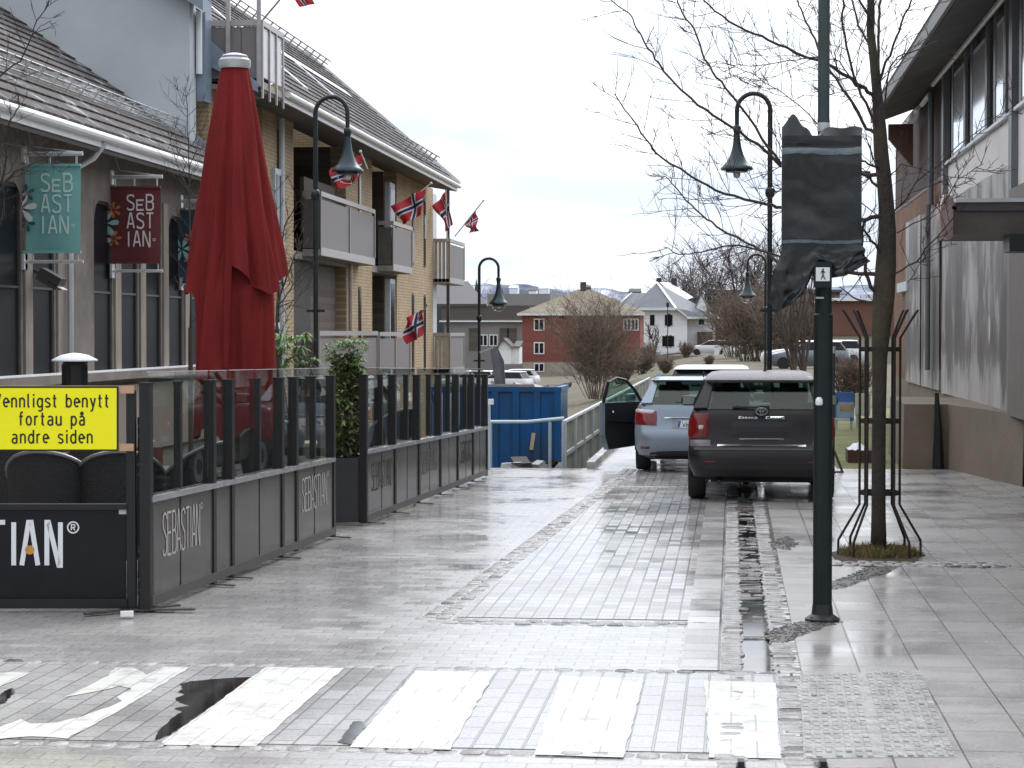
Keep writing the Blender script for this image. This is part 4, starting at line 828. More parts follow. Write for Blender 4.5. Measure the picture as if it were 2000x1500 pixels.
for si, st in enumerate(GL['R']):
    vs, fs_ = ribbon([(139.5 + 7 * u, 1035.5 - 11 * v) for u, v in st], 2.2); f.add([FX_(v.x, v.y, .0005 * si) for v in vs], fs_)
f.build('lettering', 'logo_white', pnl)
f = MB(); k = 20
for cx in (58.5, -105): f.poly([FX_(cx + 9 * cos(2 * pi * i / k), 1074 + 9 * sin(2 * pi * i / k), .003) for i in range(k)])
f.build('orange_dot', 'orange_dot', pnl)
f = MB(); frs(233, 248, fz(1004), fz(994), .012, .008, f); f.build('sticker', M('pale_sticker', (.50, .55, .50), .5), ff)
f = MB(); frs(-300, 252, zR - .04, zR, .03, .06, f); f.build('top_rail', 'black_steel', ff)
f = MB(); frs(-300, 252, zB, zB + .07, .03, .06, f); f.build('bottom_rail', 'black_steel', ff)
f = MB(); frs(249, 266, 0.015, fz(762), .03, .07, f); f.build('post', 'black_steel', ff)
f = MB(); frs(-300, -282, .015, fz(762), .03, .07, f); f.build('post', 'black_steel', ff)
f = MB(); frs(269, 281, .02, fz(815), -.01, .03, f); f.build('hinge_bar', 'rubber', ff)
f = MB()
for py in (830, 850, 880, 905, 925, 1068, 1075, 1090, 1130, 1150): frs(270, 280, fz(py + 4), fz(py), .012, .02, f)
f.build('hinge', 'dark_steel', ff)
f = MB(); a = fr(262, 1193); f.bar(a + FN * .28 + Vector((0, 0, .012)) - FD * .3, a - FN * .2 + Vector((.3, 0, .02)), .05, .012); f.bar(a + FN * .05 + Vector((-.1, 0, .012)), a + FN * .02 + Vector((.45, 0, .02)), .05, .012); f.build('foot', 'dark_steel', ff)
f = MB(); f.obox(gp(248, 1207) + Vector((0, 0, .03)), .09, .05, .035, Matrix.Rotation(.3, 3, 'Z')); tag(f.build('white_wedge', 'logo_white'), 'small white wedge on the paving under the fence corner', 'wedge')

# ------------------------------------------------------------------ yellow notice on two battens
M('notice_yellow', (1.0, .93, .0), .38, var=.02, scale=3); M('ink', (.012, .012, .014), .5); M('raw_wood', (.52, .33, .20), .7, var=.2, scale=3, stretch=(1, 1, 12))
ns = thing('notice_sign', 'yellow notice with black lettering, screwed to wooden battens on the fence', 'sign', tuple(fr(110, 880)))
def sq(l, r, tp, bt, off, t, name, mat, par, mb=None):
    mb = mb or MB(); mb.slab([fr(l, bt, off), fr(r, bt, off), fr(r, tp, off), fr(l, tp, off)], t); return mb.build(name, mat, par) if name else mb
brd = sq(-26, 235, 754, 880, .075, .012, 'sign_board', 'ink', ns); sq(-23, 231.5, 757.5, 876.5, .0765, .001, 'sign_face', 'notice_yellow', brd)
# upright road-sign lettering, drawn stroke by stroke: x-height 23, ascenders 33, descenders -9
def arc(cx, cy, rx, ry, a0, a1, n=9): return [(cx + rx * cos(math.radians(a0 + (a1 - a0) * i / n)), cy + ry * sin(math.radians(a0 + (a1 - a0) * i / n))) for i in range(n + 1)]
bowl = lambda: arc(6.5, 11.5, 5.5, 10.5, 0, 180) + arc(6.5, 11.5, 5.5, 10.5, 180, 360)[1:]
RSG = {'V': (15, [[(1, 33), (7.5, 1), (14, 33)]]), 'n': (13, [[(1.5, 0), (1.5, 23)], [(1.6, 15)] + arc(6.5, 15.5, 5, 7, 150, 0) + [(11.5, 0)]]),
       'e': (13, [[(1.2, 12), (12, 12)] + arc(6.5, 12, 5.5, 10.3, 0, 310)]), 'l': (7, [[(2, 33), (2, 4), (3.2, 1.4), (5.5, 1)]]), 'i': (5, [[(2.5, 0), (2.5, 23)], [(2.5, 28), (2.5, 32.5)]]),
       'g': (13, [[(11.8, 23), (11.8, -4)] + arc(6.8, -3.5, 5, 5, 0, -140), bowl()]), 's': (12, [[(10.8, 18.5)] + arc(6, 17, 4.8, 5.2, 40, 200) + [(5, 12.5), (8, 10.5)] + arc(6, 6.3, 5, 5.4, 45, -150)]),
       't': (10, [[(4, 31), (4, 5)] + arc(7.5, 5, 3.5, 4, 180, 280), [(.5, 22), (8.5, 22)]]), 'b': (13, [[(1.3, 33), (1.3, 0)], bowl()]), 'y': (13, [[(1.2, 23), (6.8, 2)], [(12, 23), (5.6, -6), (3.6, -8.5), (1, -8.8)]]),
       'f': (10, [[(9, 32)] + arc(7, 28, 3, 4, 80, 180) + [(4, 0)], [(.5, 22), (8.5, 22)]]), 'o': (13, [bowl()]), 'r': (9, [[(1.5, 0), (1.5, 23)], [(1.6, 15)] + arc(6, 15.5, 4.4, 6.8, 160, 60)]),
       'a': (13, [arc(6.2, 16.5, 5, 5.5, 150, 0) + [(11.3, 0)], [(11.2, 12.8), (6, 12.6)] + arc(6, 6.6, 4.8, 5.8, 90, 270) + [(8, 1), (11.2, 4)]]), 'u': (13, [[(1.3, 23), (1.3, 7)] + arc(6.4, 7, 5.1, 6.2, 180, 360) + [(11.5, 7)], [(11.7, 23), (11.7, 0)]]),
       'p': (13, [[(1.3, 23), (1.3, -9)], bowl()]), 'd': (13, [[(11.8, 33), (11.8, 0)], bowl()]), ' ': (10, [])}
RSG['å'] = (13, RSG['a'][1] + [arc(6.3, 29, 2.6, 2.8, 0, 360)])
for (txt, l, r, base) in (('Vennligst benytt', -6, 217, 795), ('fortau på', 42, 170, 830), ('andre siden', 28, 185, 865)):
    ws = [RSG[c][0] * .86 for c in txt]; gap = (r - l - sum(ws)) / (len(txt) - 1); f = MB(); x = l
    for c, w_ in zip(txt, ws):
        for si, st in enumerate(RSG[c][1]):
            vs, fcs = ribbon([(a_ * .86, b_ * .80) for a_, b_ in st], 3.3); f.add([fr(x + v.x, base - v.y, .0782 + .0004 * si) for v in vs], fcs)
        x += w_ + gap
    f.build('lettering', 'ink', brd)
for tp, bt in ((753, 768), (866, 880)):
    sq(-200, 264, tp, bt, .062, .03, 'batten', 'raw_wood', ns)

# ------------------------------------------------------------------ closed red parasol
M('red_canvas', (.19, .02, .021), .9, spec=.15, var=.22, scale=2.2, stretch=(2.5, 2.5, .5), bump=.5, bscale=30)
pc = at(460, 650, 20.0); px_ = Vector((pc.x, pc.y, 0)); zt_ = at(460, 128, 20).z
ps = thing('parasol', 'tall closed red parasol standing behind the glass fence', 'parasol', tuple(px_))
f = MB(); f.tube([(px_.x, px_.y, 0), (px_.x, px_.y, zt_ + .02)], .04, 12); f.box(px_.x - .45, px_.x + .45, px_.y - .45, px_.y + .45, 0, .09); f.build('pole', 'dark_steel', ps)
f = MB(); f.lathe([(.14, zt_ - .03), (.15, zt_), (.15, zt_ + .05), (.11, zt_ + .085), (.05, zt_ + .10), (0, zt_ + .105)], 24, (px_.x, px_.y, 0)); cap = f.build('cap', 'pale_metal', ps, smooth=40)
f = MB(); f.lathe([(.13, zt_ + .082), (.11, zt_ + .098), (.05, zt_ + .115), (0, zt_ + .12)], 24, (px_.x, px_.y, 0)); f.build('snow_cap', 'snow', cap, smooth=True)
zb0 = 2.53
prof = []; n = 34
def canopy(mb, ztop, zbot, r_of, amp, nf, ph, hem, nang=128, nz_=40, skew=.0):
    def fn(u, v):
        t = 2 * pi * u; z = ztop + (zbot + hem(t) - ztop) * v; r = r_of(v)
        fold = (abs(sin(t * nf / 2 + ph + .5 * sin(v * 3))) ** .6 - .55) * amp * (v ** .8) + .25 * amp * v * sin(t * 13 + v * 4 + ph) + .12 * amp * v * sin(t * 23 - v * 6)
        w = 1 + .05 * sin(t * 2 + 1.0)
        return (px_.x + (r * w + fold) * cos(t) + skew * v, px_.y + (r * w + fold) * sin(t), z)
    mb.grid(fn, nang, nz_); return mb
f = MB(); canopy(f, zt_ + .0, zb0, lambda v: .115 + .295 * v ** .9, 0.10, 8, .3, lambda t: .05 * sin(t * 4 + 1.0) + .06 * sin(t * 3 + .4) - .12 * max(0, cos(t + .1)) ** 6 - .16 * max(0, cos(t - 3.3)) ** 6 - .95 * smoothstep(3.75, 3.9, t) * (1 - smoothstep(4.78, 4.86, t))); f.build('canopy', 'red_canvas', ps, smooth=True)
f = MB(); canopy(f, 2.95, 1.05, lambda v: .22 + .125 * min(1, v * 3.2), .06, 7, 1.1, lambda t: .06 * sin(t * 5)); f.build('canopy_lining', 'red_canvas', ps, smooth=True)
f = MB()
for t, w in ((.62, .14), (-.62, .16)):   # loose corner flaps hanging over the folds
    def fn(u, v, t=t, w=w):
        a = t + (u - .5) * w * 2.2; r = .27 + .115 * v + .018 * sin(u * 9 + v * 3); return (px_.x + r * cos(a), px_.y + r * sin(a), 2.95 - .52 * v * (1 - .2 * abs(u - .5)))
    f.grid(fn, 10, 18)
f.build('valance', 'red_canvas', ps, smooth=True)

# ------------------------------------------------------------------ heater, chairs, tables behind the fence
hp = at(146, 700, 18.6); ph = thing('patio_heater', 'patio heater with white domed hood above the notice', 'heater', (hp.x, hp.y, 0)); hz = at(146, 700, 18.6).z
f = MB(); f.tube([(hp.x, hp.y, 0), (hp.x, hp.y, hz - .3)], .03, 10); f.lathe([(.25, 0), (.25, .08), (.2, .5), (.03, .55)], 16, (hp.x, hp.y, 0)); f.build('stand', 'dark_steel', ph)
f = MB(); f.lathe([(.10, hz - .3), (.115, hz - .28), (.115, hz - .06), (.10, hz - .03)], 16, (hp.x, hp.y, 0)); f.build('burner', 'black_steel', ph)
f = MB(); f.lathe([(.205, hz - .025), (.2, hz - .01), (.12, hz + .03), (.05, hz + .045), (0, hz + .05)], 28, (hp.x, hp.y, 0)); f.build('hood', 'snow', ph, smooth=True)
for dx, dy in ((-.09, .05), (.09, .05)): f = MB(); f.bar((hp.x + dx, hp.y + dy, hz - .32), (hp.x + dx, hp.y + dy, hz - .02), .02); f.build('strut', 'black_steel', ph)
M('rattan', (.022, .021, .022), .55, var=.4, scale=60, bump=.8, bscale=120); M('wood_top', (.42, .34, .26), .5, var=.2, scale=3, stretch=(1, 8, 1)); M('cushion', (.20, .19, .19), .85, var=.15)
def rattan_chair():
    r = thing('rattan_chair', 'black rattan tub chair', 'chair', None, 'rattan chairs on the terrace')
    f = MB()
    def fn(u, v):
        t = pi * (u * 1.3 - .15); hgt = .42 + (.40 * sin(max(0, min(1, u)) * pi) ** .8) * 1.0
        rr = .31 + .03 * v; return (rr * cos(t), -rr * sin(t) * .9, .25 + (hgt + .02) * v)
    f.grid(fn, 28, 8); f.grid(lambda u, v: [c * k for c, k in zip(fn(1 - u, v), (.9, .9, 1))], 28, 8); f.build('tub_back', 'rattan', r, smooth=True)
    f = MB(); f.tube([fn(i / 28, 1) for i in range(29)], .016, 6); f.build('rim', M('rattan_rim', (.2, .19, .19), .3) if 'rattan_rim' not in MATS else 'rattan_rim', r)
    f = MB(); f.lathe([(.29, .36), (.30, .38), (.30, .42), (.28, .44), (0, .445)], 18, (0, .02, 0)); f.build('seat', 'cushion', r, smooth=40)
    for x, y in ((-.24, -.2), (.24, -.2), (-.24, .24), (.24, .24)): f = MB(); f.tube([(x, y, 0), (x * .95, y * .95, .38)], .016, 6); f.build('leg', 'black_steel', r)
    return r
ch = rattan_chair(); p = at(100, 900, 16.3); ch.location = (p.x, p.y, 0); ch['label'] = 'rattan chair showing its whole arched back beneath the notice'
for (px, Y, rz, lb) in ((235, 16.35, .25, 'rattan chair tucked against the fence corner post'), (212, 17.4, -.2, 'rattan chair behind the two front ones, pale rim showing'), (10, 17.0, .6, 'rattan chair at the picture edge behind the table')):
    p = at(px, 900, Y); dup(ch, (p.x, p.y, 0), rz, lb)
def table():
    r = thing('terrace_table', 'small square terrace table', 'table', None, 'terrace tables')
    f = MB(); f.box(-.35, .35, -.35, .35, .70, .735); f.build('table_top', 'wood_top', r)
    f = MB(); f.tube([(0, 0, .03), (0, 0, .7)], .03, 8); f.box(-.22, .22, -.22, .22, 0, .03); f.build('pedestal', 'black_steel', r); return r
tb_ = table(); p = at(168, 900, 17.05); tb_.location = (p.x, p.y, .08); tb_['label'] = 'terrace table between the chairs beneath the notice'
for px, Y, lb in ((30, 18.0, 'terrace table left of the patio heater'), (335, 18.2, 'terrace table seen through the first glass pane'), (560, 24.5, 'terrace table seen through the glass before the fern')):
    p = at(px, 900, Y); dup(tb_, (p.x, p.y, 0), .2, lb)
for px, Y, rz, lb in ((375, 17.6, 1.2, 'rattan chair behind the second glass pane'), (530, 22.0, .4, 'rattan chair behind the glass, right of the parasol base'), (760, 25.5, 1.0, 'rattan chair behind the far glass fence section')):
    p = at(px, 900, Y); dup(ch, (p.x, p.y, 0), rz, lb)
M('bench_wood', (.14, .055, .035), .6, var=.3)
p = at(130, 880, 18.8)
bn = thing('wall_bench', 'long red brown bench along the terrace behind the chairs', 'bench', (p.x, p.y, 0))
f = MB(); f.box(p.x - 1.6, p.x + .75, p.y, p.y + .45, .40, .46); f.build('seat', 'bench_wood', bn); f = MB(); f.box(p.x - 1.6, p.x + .75, p.y + .45, p.y + .5, .46, .95); f.build('backrest', 'bench_wood', bn)
for xx in (-1.4, .55): f = MB(); f.box(p.x + xx, p.x + xx + .08, p.y + .04, p.y + .42, 0, .4); f.build('leg', 'bench_wood', bn)
for i, (px, lb) in enumerate(((15, 'grey cushion on the bench at the picture edge'), (95, 'grey cushion on the bench below the patio heater'), (185, 'grey cushion at the fence end of the bench'))):
    q = at(px, 880, 18.8); f = MB(); f.obox((q.x, p.y + .33, .70), .42, .12, .42, Matrix.Rotation(.25, 3, 'X')); o = tag(f.build('cushion', 'cushion'), lb, 'cushion', 'cushions on the bench')
    bv = o.modifiers.new('b', 'BEVEL'); bv.width = .05; bv.segments = 3

# ------------------------------------------------------------------ plants
M('fern_leaf', (.14, .26, .06), .5, var=.5, scale=15); M('conifer_leaf', (.12, .145, .06), .6, var=.7, scale=10); M('conifer_light', (.26, .36, .13), .55, var=.4, scale=10); M('planter_black', (.02, .02, .024), .4, var=.2); M('twig_brown', (.10, .07, .055), .8, var=.3)
def leafy(mb, c, rx, rz, n, size, rnd, mi=0, droop=.3, shell=False, minz=None):
    for i in range(n):
        a = rnd.uniform(0, 2 * pi); h = rnd.uniform(-1, 1); r = (1 - h * h) ** .5 * (rnd.uniform(.75, 1) if shell else rnd.random() ** .4)
        p = Vector((c[0] + rx * r * cos(a), c[1] + rx * r * sin(a), c[2] + rz * h * (1 if shell else rnd.uniform(.7, 1)))); d = Vector((cos(a + rnd.uniform(-1, 1)), sin(a + rnd.uniform(-1, 1)), rnd.uniform(-.6, .9) - droop * .3)).normalized()
        s = d.cross(Vector((rnd.uniform(-1, 1), rnd.uniform(-1, 1), 1))).normalized(); l = size * rnd.uniform(.6, 1.4); w = l * .16
        tip = p + d * l - Vector((0, 0, droop * l)); mid = p + d * l * .5
        mb.add([p, mid + s * w, tip, mid - s * w], [(0, 1, 2, 3)], mi if not callable(mi) else mi(p))
rn = random.Random(11)
# bamboo-like fern in a pot
p = at(572, 700, 23.2); fp = thing('potted_fern', 'bright green leafy fern beside the parasol, above the glass', 'plant', (p.x, p.y, 0))
f = MB(); f.lathe([(.2, 0), (.26, .45), (.27, .47), (.23, .47), (.22, .42)], 16, (p.x, p.y, 0)); f.build('pot', 'planter_black', fp)
f = MB()
for i in range(16): a = rn.uniform(0, 6.3); f.tube([(p.x, p.y, .4), (p.x + .1 * cos(a), p.y + .1 * sin(a), 1.1), (p.x + .24 * cos(a), p.y + .24 * sin(a), 1.6 + rn.uniform(0, .35))], .008, 5)
f.build('stem', 'twig_brown', fp)
f = MB()
for i in range(26):
    a = rn.uniform(0, 6.3); r = rn.uniform(.05, .26); base = Vector((p.x + r * cos(a), p.y + r * sin(a), rn.uniform(1.55, 1.98)))
    for j in range(30):
        b2 = rn.uniform(0, 6.3); d = Vector((cos(b2), sin(b2), rn.uniform(-.2, .7))).normalized(); s = d.cross(Vector((0, 0, 1))).normalized(); l = rn.uniform(.08, .17); w = .011
        f.add([base, base + d * l * .45 + s * w, base + d * l - Vector((0, 0, .05)), base + d * l * .45 - s * w], [(0, 1, 2, 3)], 0 if rn.random() < .8 else 1)
f.build('foliage', ['fern_leaf', 'conifer_light'], fp)
# column conifer in tall black planter between the two fence sections
p = at(678, 700, 22.3); cp = thing('planted_conifer', 'column of dark evergreen in a black planter between fence sections', 'plant', (p.x, p.y, 0))
x0 = at(650, 700, 22.0).x; x1 = at(708, 700, 22.0).x
f = MB(); f.slab([(x0, 21.95, .03), (x1, 22.05, .03), (x1, 22.05, .70), (x0, 21.95, .70)], .45); f.build('planter', 'planter_black', cp)
f = MB(); leafy(f, (p.x, 22.25, 1.20), .18, .62, 1700, .10, rn, lambda q: 0 if rn.random() < .8 else 1, .1); leafy(f, (p.x, 22.25, 1.1), .12, .55, 600, .09, rn, 0, .1)
for i in range(110):
    base = Vector((p.x + rn.uniform(-.20, .20), 22.25 + rn.uniform(-.17, .17), rn.uniform(1.45, 1.92)))
    for j in range(14):
        b2 = rn.uniform(0, 6.3); d = Vector((cos(b2), sin(b2), rn.uniform(-.1, .8))).normalized(); s = d.cross(Vector((0, 0, 1))).normalized(); l = rn.uniform(.06, .13); f.add([base, base + d * l * .45 + s * .009, base + d * l - Vector((0, 0, .03)), base + d * l * .45 - s * .009], [(0, 1, 2, 3)], 2 if rn.random() < .6 else 1)
f.build('foliage', ['conifer_leaf', 'conifer_light', 'fern_leaf'], cp)
f = MB(); f.tube([(p.x, 22.25, .5), (p.x, 22.25, 1.7)], .025, 6); f.build('stem', 'twig_brown', cp)
# ------------------------------------------------------------------ cars
def carpaint(name, col, rough=.22, metal=.0, coat=.8, var=.06): return M(name, col, rough, metal, var, 4, coat=coat)
carpaint('paint_silver', (.24, .29, .35), .3, .35, .4); carpaint('paint_brown', (.012, .0085, .011), .38, .0, .10); carpaint('paint_white', (.70, .71, .72), .3); carpaint('paint_dark', (.03, .032, .038), .3); carpaint('paint_greyb', (.20, .22, .25), .3, .4)
M('car_black', (.012, .012, .014), .45, var=.2); M('tyre', (.016, .016, .017), .75, var=.25, scale=20); M('rim_metal', (.35, .36, .37), .3, metal=.8, var=.1); M('chrome', (.75, .76, .77), .12, metal=1, var=.04)
M('lamp_red', (.19, .006, .008), .12, coat=.5, var=.35, scale=14); M('lamp_clear', (.62, .56, .56), .12, coat=1, var=.1); M('reflector_red', (.20, .015, .02), .2); M('plate_white', (.70, .72, .72), .4, var=.03); M('plate_blue', (.03, .10, .38), .4); M('plate_dark', (.028, .027, .032), .5)
M('seat_cloth', (.035, .035, .036), .8); M('door_card', (.016, .017, .02), .5, var=.2)
glass('car_glass', (.62, .70, .66), 1.45); glass('car_glass_clear', (.62, .74, .70), 1.55)
M('roof_sky_sheen', (.20, .19, .195), .5, coat=.15, var=.25, scale=9, bump=.3)  # paler than the body: reflected sky painted into the roof colour
def outline(r, s, half):
    """right-hand half outline of a ring (z, front, rear, half width, rear corner, front corner): arc length s from rear middle"""
    z, yf, yr, hw, rc, rf = r
    a = hw - rc
    if s < a: return (s, yr, 0, -1)
    s -= a; q = rc * pi / 2
    if s < q: t = s / rc; return (a + rc * sin(t), yr + rc - rc * cos(t), sin(t), -cos(t))
    s -= q; l = yf - yr - rc - rf
    if s < l: return (hw, yr + rc + s, 1, 0)
    s -= l; q = rf * pi / 2
    if s < q: t = s / rf; return (hw - rf + rf * cos(t), yf - rf + rf * sin(t), cos(t), sin(t))
    s -= q; return (max(0, hw - rf - s), yf, 0, 1)
def lerp_ring(rings, z):
    for a, b_ in zip(rings, rings[1:]):
        if z <= b_[0]:
            t = (z - a[0]) / max(1e-6, b_[0] - a[0]); return tuple(x + (y - x) * t for x, y in zip(a, b_))
    return rings[-1]
def loop(r, k=5):
    z, yf, yr, hw, rc, rf = r; a = hw - rc; q = rc * pi / 2; l = yf - yr - rc - rf; q2 = rf * pi / 2
    ss = [0, a * .5] + [a + q * i / k for i in range(k + 1)] + [a + q + l * i / 6 for i in range(1, 7)] + [a + q + l + q2 * i / k for i in range(1, k + 1)] + [a + q + l + q2 + (hw - rf) * .5, a + q + l + q2 + hw - rf]
    R = [outline(r, s, 0)[:2] for s in ss]; Lh = [(-x, y) for x, y in R[1:-1]][::-1]
    return [(x, y, z) for x, y in R + Lh]
def shell(mb, rings, k=5, mi=0):
    loops = [loop(r, k) for r in rings]; n = len(loops[0]); vs = [p for l in loops for p in l]
    fs_ = [(i * n + j, i * n + (j + 1) % n, (i + 1) * n + (j + 1) % n, (i + 1) * n + j) for i in range(len(rings) - 1) for j in range(n)]
    fs_ += [tuple(range(n))[::-1], tuple(range((len(rings) - 1) * n, len(rings) * n))]
    return mb.add(vs, fs_, mi)
def cpatch(mb, rings, s0, s1, z0, z1, off, sgn=1, ns=8, nz_=4, mi=0, zfn=None):
    """panel following the body, standing off by off, with skirts"""
    vs = []
    for j in range(nz_ + 1):
        for i in range(ns + 1):
            s = s0 + (s1 - s0) * i / ns; z = z0 + (z1 - z0) * j / nz_
            if zfn: z = zfn(i / ns, j / nz_)
            r = lerp_ring(rings, z)
            x, y, nx_, ny_ = outline(r, abs(s), 0)
            if s < 0: x, nx_ = -x, -nx_
            e = off if (0 < i < ns and 0 < j < nz_) else off * .35
            vs.append((sgn * (x + nx_ * e), y + ny_ * e, z))
    n = ns + 1; fs_ = [(j * n + i, j * n + i + 1, (j + 1) * n + i + 1, (j + 1) * n + i) for j in range(nz_) for i in range(ns)]
    if sgn < 0: fs_ = [f[::-1] for f in fs_]
    return mb.add(vs, fs_, mi)
def wheel(root, x, y, r=.31, w=.20):
    sg = 1 if x > 0 else -1
    R = Matrix.Translation((x, y, r)) @ Matrix.Rotation(pi / 2, 4, 'Y')
    f = MB(); f.lathe([(r * .62, -w / 2), (r * .93, -w / 2), (r, -w / 2 + .03), (r, w / 2 - .03), (r * .93, w / 2), (r * .62, w / 2)], 28); wl = f.build('wheel', 'tyre', root, smooth=40, tf=R)
    f = MB(); f.lathe([(.04, w / 2 - .01), (r * .6, w / 2 - .02), (r * .62, w / 2 + .004), (r * .55, w / 2 + .006), (.05, w / 2 - .004)], 20); f.lathe([(.04, -w / 2 + .01), (r * .6, -w / 2 + .02), (r * .62, -w / 2 - .004), (r * .55, -w / 2 - .006), (.05, -w / 2 + .004)], 20); f.build('rim', 'rim_metal', wl, smooth=40, tf=R)
def greenhouse(root, g, paint, roofmat, roof, glassmat='car_glass', roofname='roof'):
    """g: rear base, rear top, front top, front base as (y, z, half width)"""
    rb_, rt_, ft_, fb_ = g; P = lambda q, s, k=1.0: Vector((s * q[2] * k, q[0], q[1]))
    f = MB(); shell(f, roof, 5); rfo = f.build(roofname, roofmat, root, smooth=45)
    f = MB()
    for s in (1, -1):
        f = MB()      # wide rear pillar, seen from behind and from the side
        a, b_ = P(rb_, s), P(rt_, s); ai, bi = P(rb_, s, .80), P(rt_, s, .87); af = a + Vector((.0, .42, 0)); bf = b_ + Vector((0, .20, .005))
        f.slab([a, b_, bi, ai] if s < 0 else [a, ai, bi, b_], .04); f.slab([a, af, bf, b_] if s > 0 else [a, b_, bf, af], .04)
        f.build('rear_pillar', 'car_black' if paint == 'paint_brown' else paint, root); f = MB(); f.tube([P(fb_, s), P(ft_, s)], .035, 6); f.build('front_pillar', 'car_black' if paint == 'paint_brown' else paint, root); f = MB(); m1 = (rb_[0] * .42 + fb_[0] * .58); m2 = (rt_[0] * .42 + ft_[0] * .58)
        f.tube([Vector((s * (rb_[2] + .005), m1, rb_[1])), Vector((s * (rt_[2] + .005), m2, rt_[1]))], .035, 6); f.build('middle_pillar', 'car_black', root)
    f = MB(); f.slab([P(rb_, -1, .81) + Vector((0, -.012, .01)), P(rb_, 1, .81) + Vector((0, -.012, .01)), P(rt_, 1, .875) + Vector((0, -.012, -.01)), P(rt_, -1, .875) + Vector((0, -.012, -.01))], .006); f.build('rear_window', glassmat, root)
    f = MB(); f.slab([P(fb_, 1, .95), P(fb_, -1, .95), P(ft_, -1, .95), P(ft_, 1, .95)], .006); f.build('windscreen', 'car_glass_clear', root)
    for s in (1, -1):
        a, b_, c, d = P(rb_, s) + Vector((0, .4, 0)), P(rt_, s) + Vector((0, .2, 0)), P(ft_, s), P(fb_, s)
        f = MB(); f.slab([a, d, c, b_] if s > 0 else [a, b_, c, d], .006); f.build('side_window', 'car_glass', root)
def seats(root, y1, y2, zb):
    for s in (-1, 1):
        f = MB(); f.obox((s * .36, y1, zb + .10), .46, .13, .44, Matrix.Rotation(.18, 3, 'X')); f.obox((s * .36, y1 - .07, zb + .37), .24, .09, .17); o = f.build('front_seat', 'seat_cloth', root); bv = o.modifiers.new('b', 'BEVEL'); bv.width = .04; bv.segments = 3
        f = MB(); f.obox((s * .42, y2, zb + .05), .5, .12, .22); f.obox((s * .42, y2 - .03, zb + .19), .26, .08, .14); o = f.build('rear_seat', 'seat_cloth', root); bv = o.modifiers.new('b', 'BEVEL'); bv.width = .03; bv.segments = 3
    f = MB(); f.obox((0, y1 + .75, zb + .30), .22, .03, .06); f.bar((0, y1 + .75, zb + .3), (0, y1 + .8, zb + .4), .02); f.build('rear_view_mirror', 'car_black', root)
def mirror(root, x, y, z, paint):
    s = 1 if x > 0 else -1
    f = MB(); f.obox((x + s * .10, y, z), .19, .10, .13); o = f.build('wing_mirror', paint, root); bv = o.modifiers.new('b', 'BEVEL'); bv.width = .04; bv.segments = 3
    f = MB(); f.slab([(x + s * .10 - .075, y - .053, z - .045), (x + s * .10 + .075, y - .053, z - .045), (x + s * .10 + .075, y - .053, z + .045), (x + s * .10 - .075, y - .053, z + .045)], .004); f.build('mirror_glass', M('mirror_face', (.22, .27, .25), .1, metal=.5) if 'mirror_face' not in MATS else 'mirror_face', o)
    f = MB(); f.bar((x - s * .03, y + .02, z - .05), (x + s * .06, y + .02, z - .03), .05); f.build('mirror_arm', 'car_black', o)
def lathe_at(prof, n, tf, name, mat, root):
    f = MB(); f.lathe(prof, n); return f.build(name, mat, root, smooth=40, tf=tf)

# dark brown small off-roader, rear towards us
su = thing('parked_car', 'dark brown high-roofed car with chrome tailgate strip, behind the green post', 'car', None, 'cars parked on the right of the street')
RS = [(.25, 3.80, .16, .66, .16, .2), (.30, 3.86, .05, .80, .20, .3), (.42, 3.92, .0, .85, .18, .35), (.62, 3.93, .0, .862, .16, .35), (.655, 3.93, .03, .858, .15, .35), (.70, 3.92, .055, .855, .14, .35), (.90, 3.86, .065, .85, .12, .35), (1.0, 3.66, .075, .835, .11, .35), (1.06, 3.1, .09, .82, .10, .3), (1.095, 2.72, .11, .80, .10, .25)]
f = MB(); shell(f, RS, 6); f.build('body', 'paint_brown', su, smooth=35)
greenhouse(su, ((.10, 1.09, .80), (.36, 1.425, .645), (1.95, 1.455, .635), (2.75, 1.06, .74)), 'paint_brown', 'roof_sky_sheen', [(1.405, 2.0, .28, .67, .14, .2), (1.44, 1.98, .22, .675, .14, .2), (1.47, 1.9, .26, .66, .14, .2), (1.515, 1.75, .42, .60, .14, .2), (1.535, 1.55, .6, .5, .14, .2)])
seats(su, 1.55, .62, 1.0)
f = MB(); cpatch(f, RS, -.90, .90, .29, .655, .014, ns=18, nz_=5); f.build('rear_bumper', 'paint_brown', su, smooth=40)
f = MB(); cpatch(f, RS, -.80, .80, .26, .455, .022, ns=16, nz_=4); f.build('lower_bumper', 'car_black', su, smooth=40)
for s in (1, -1):
    f = MB(); cpatch(f, RS, .62, .96, .735, 1.055, .016, s, 8, 5, zfn=lambda u, v: .735 + .04 * (1 - u) + (.32 - .04 * (1 - u) - .02 * u) * v); tl = f.build('tail_light', 'lamp_red', su, smooth=40)
    f = MB(); cpatch(f, RS, .665, .76, .845, .925, .021, s, 3, 3); f.build('clear_lens', 'lamp_clear', tl, smooth=40)
    f = MB(); cpatch(f, RS, .60, .86, .66, .735, .016, s, 5, 3); f.build('bumper_corner', M('bumper_pale', (.20, .19, .20), .25, coat=1) if 'bumper_pale' not in MATS else 'bumper_pale', su, smooth=40)
    f = MB(); cpatch(f, RS, .52, .70, .465, .49, .024, s, 4, 2); f.build('reflector', 'reflector_red', su)
    mirror(su, s * .80, 2.25, 1.13, 'car_black')
    for y in (.66, 3.12): wheel(su, s * .765, y, .315, .205)
    f = MB()
    for yc in (.66, 3.12):
        pts = [(s * .868, yc + .37 * cos(t * pi / 12), .315 + .37 * sin(t * pi / 12)) for t in range(13)]; f.slab(pts if s > 0 else pts[::-1], .03)
    f.build('wheel_arch', 'car_black', su)
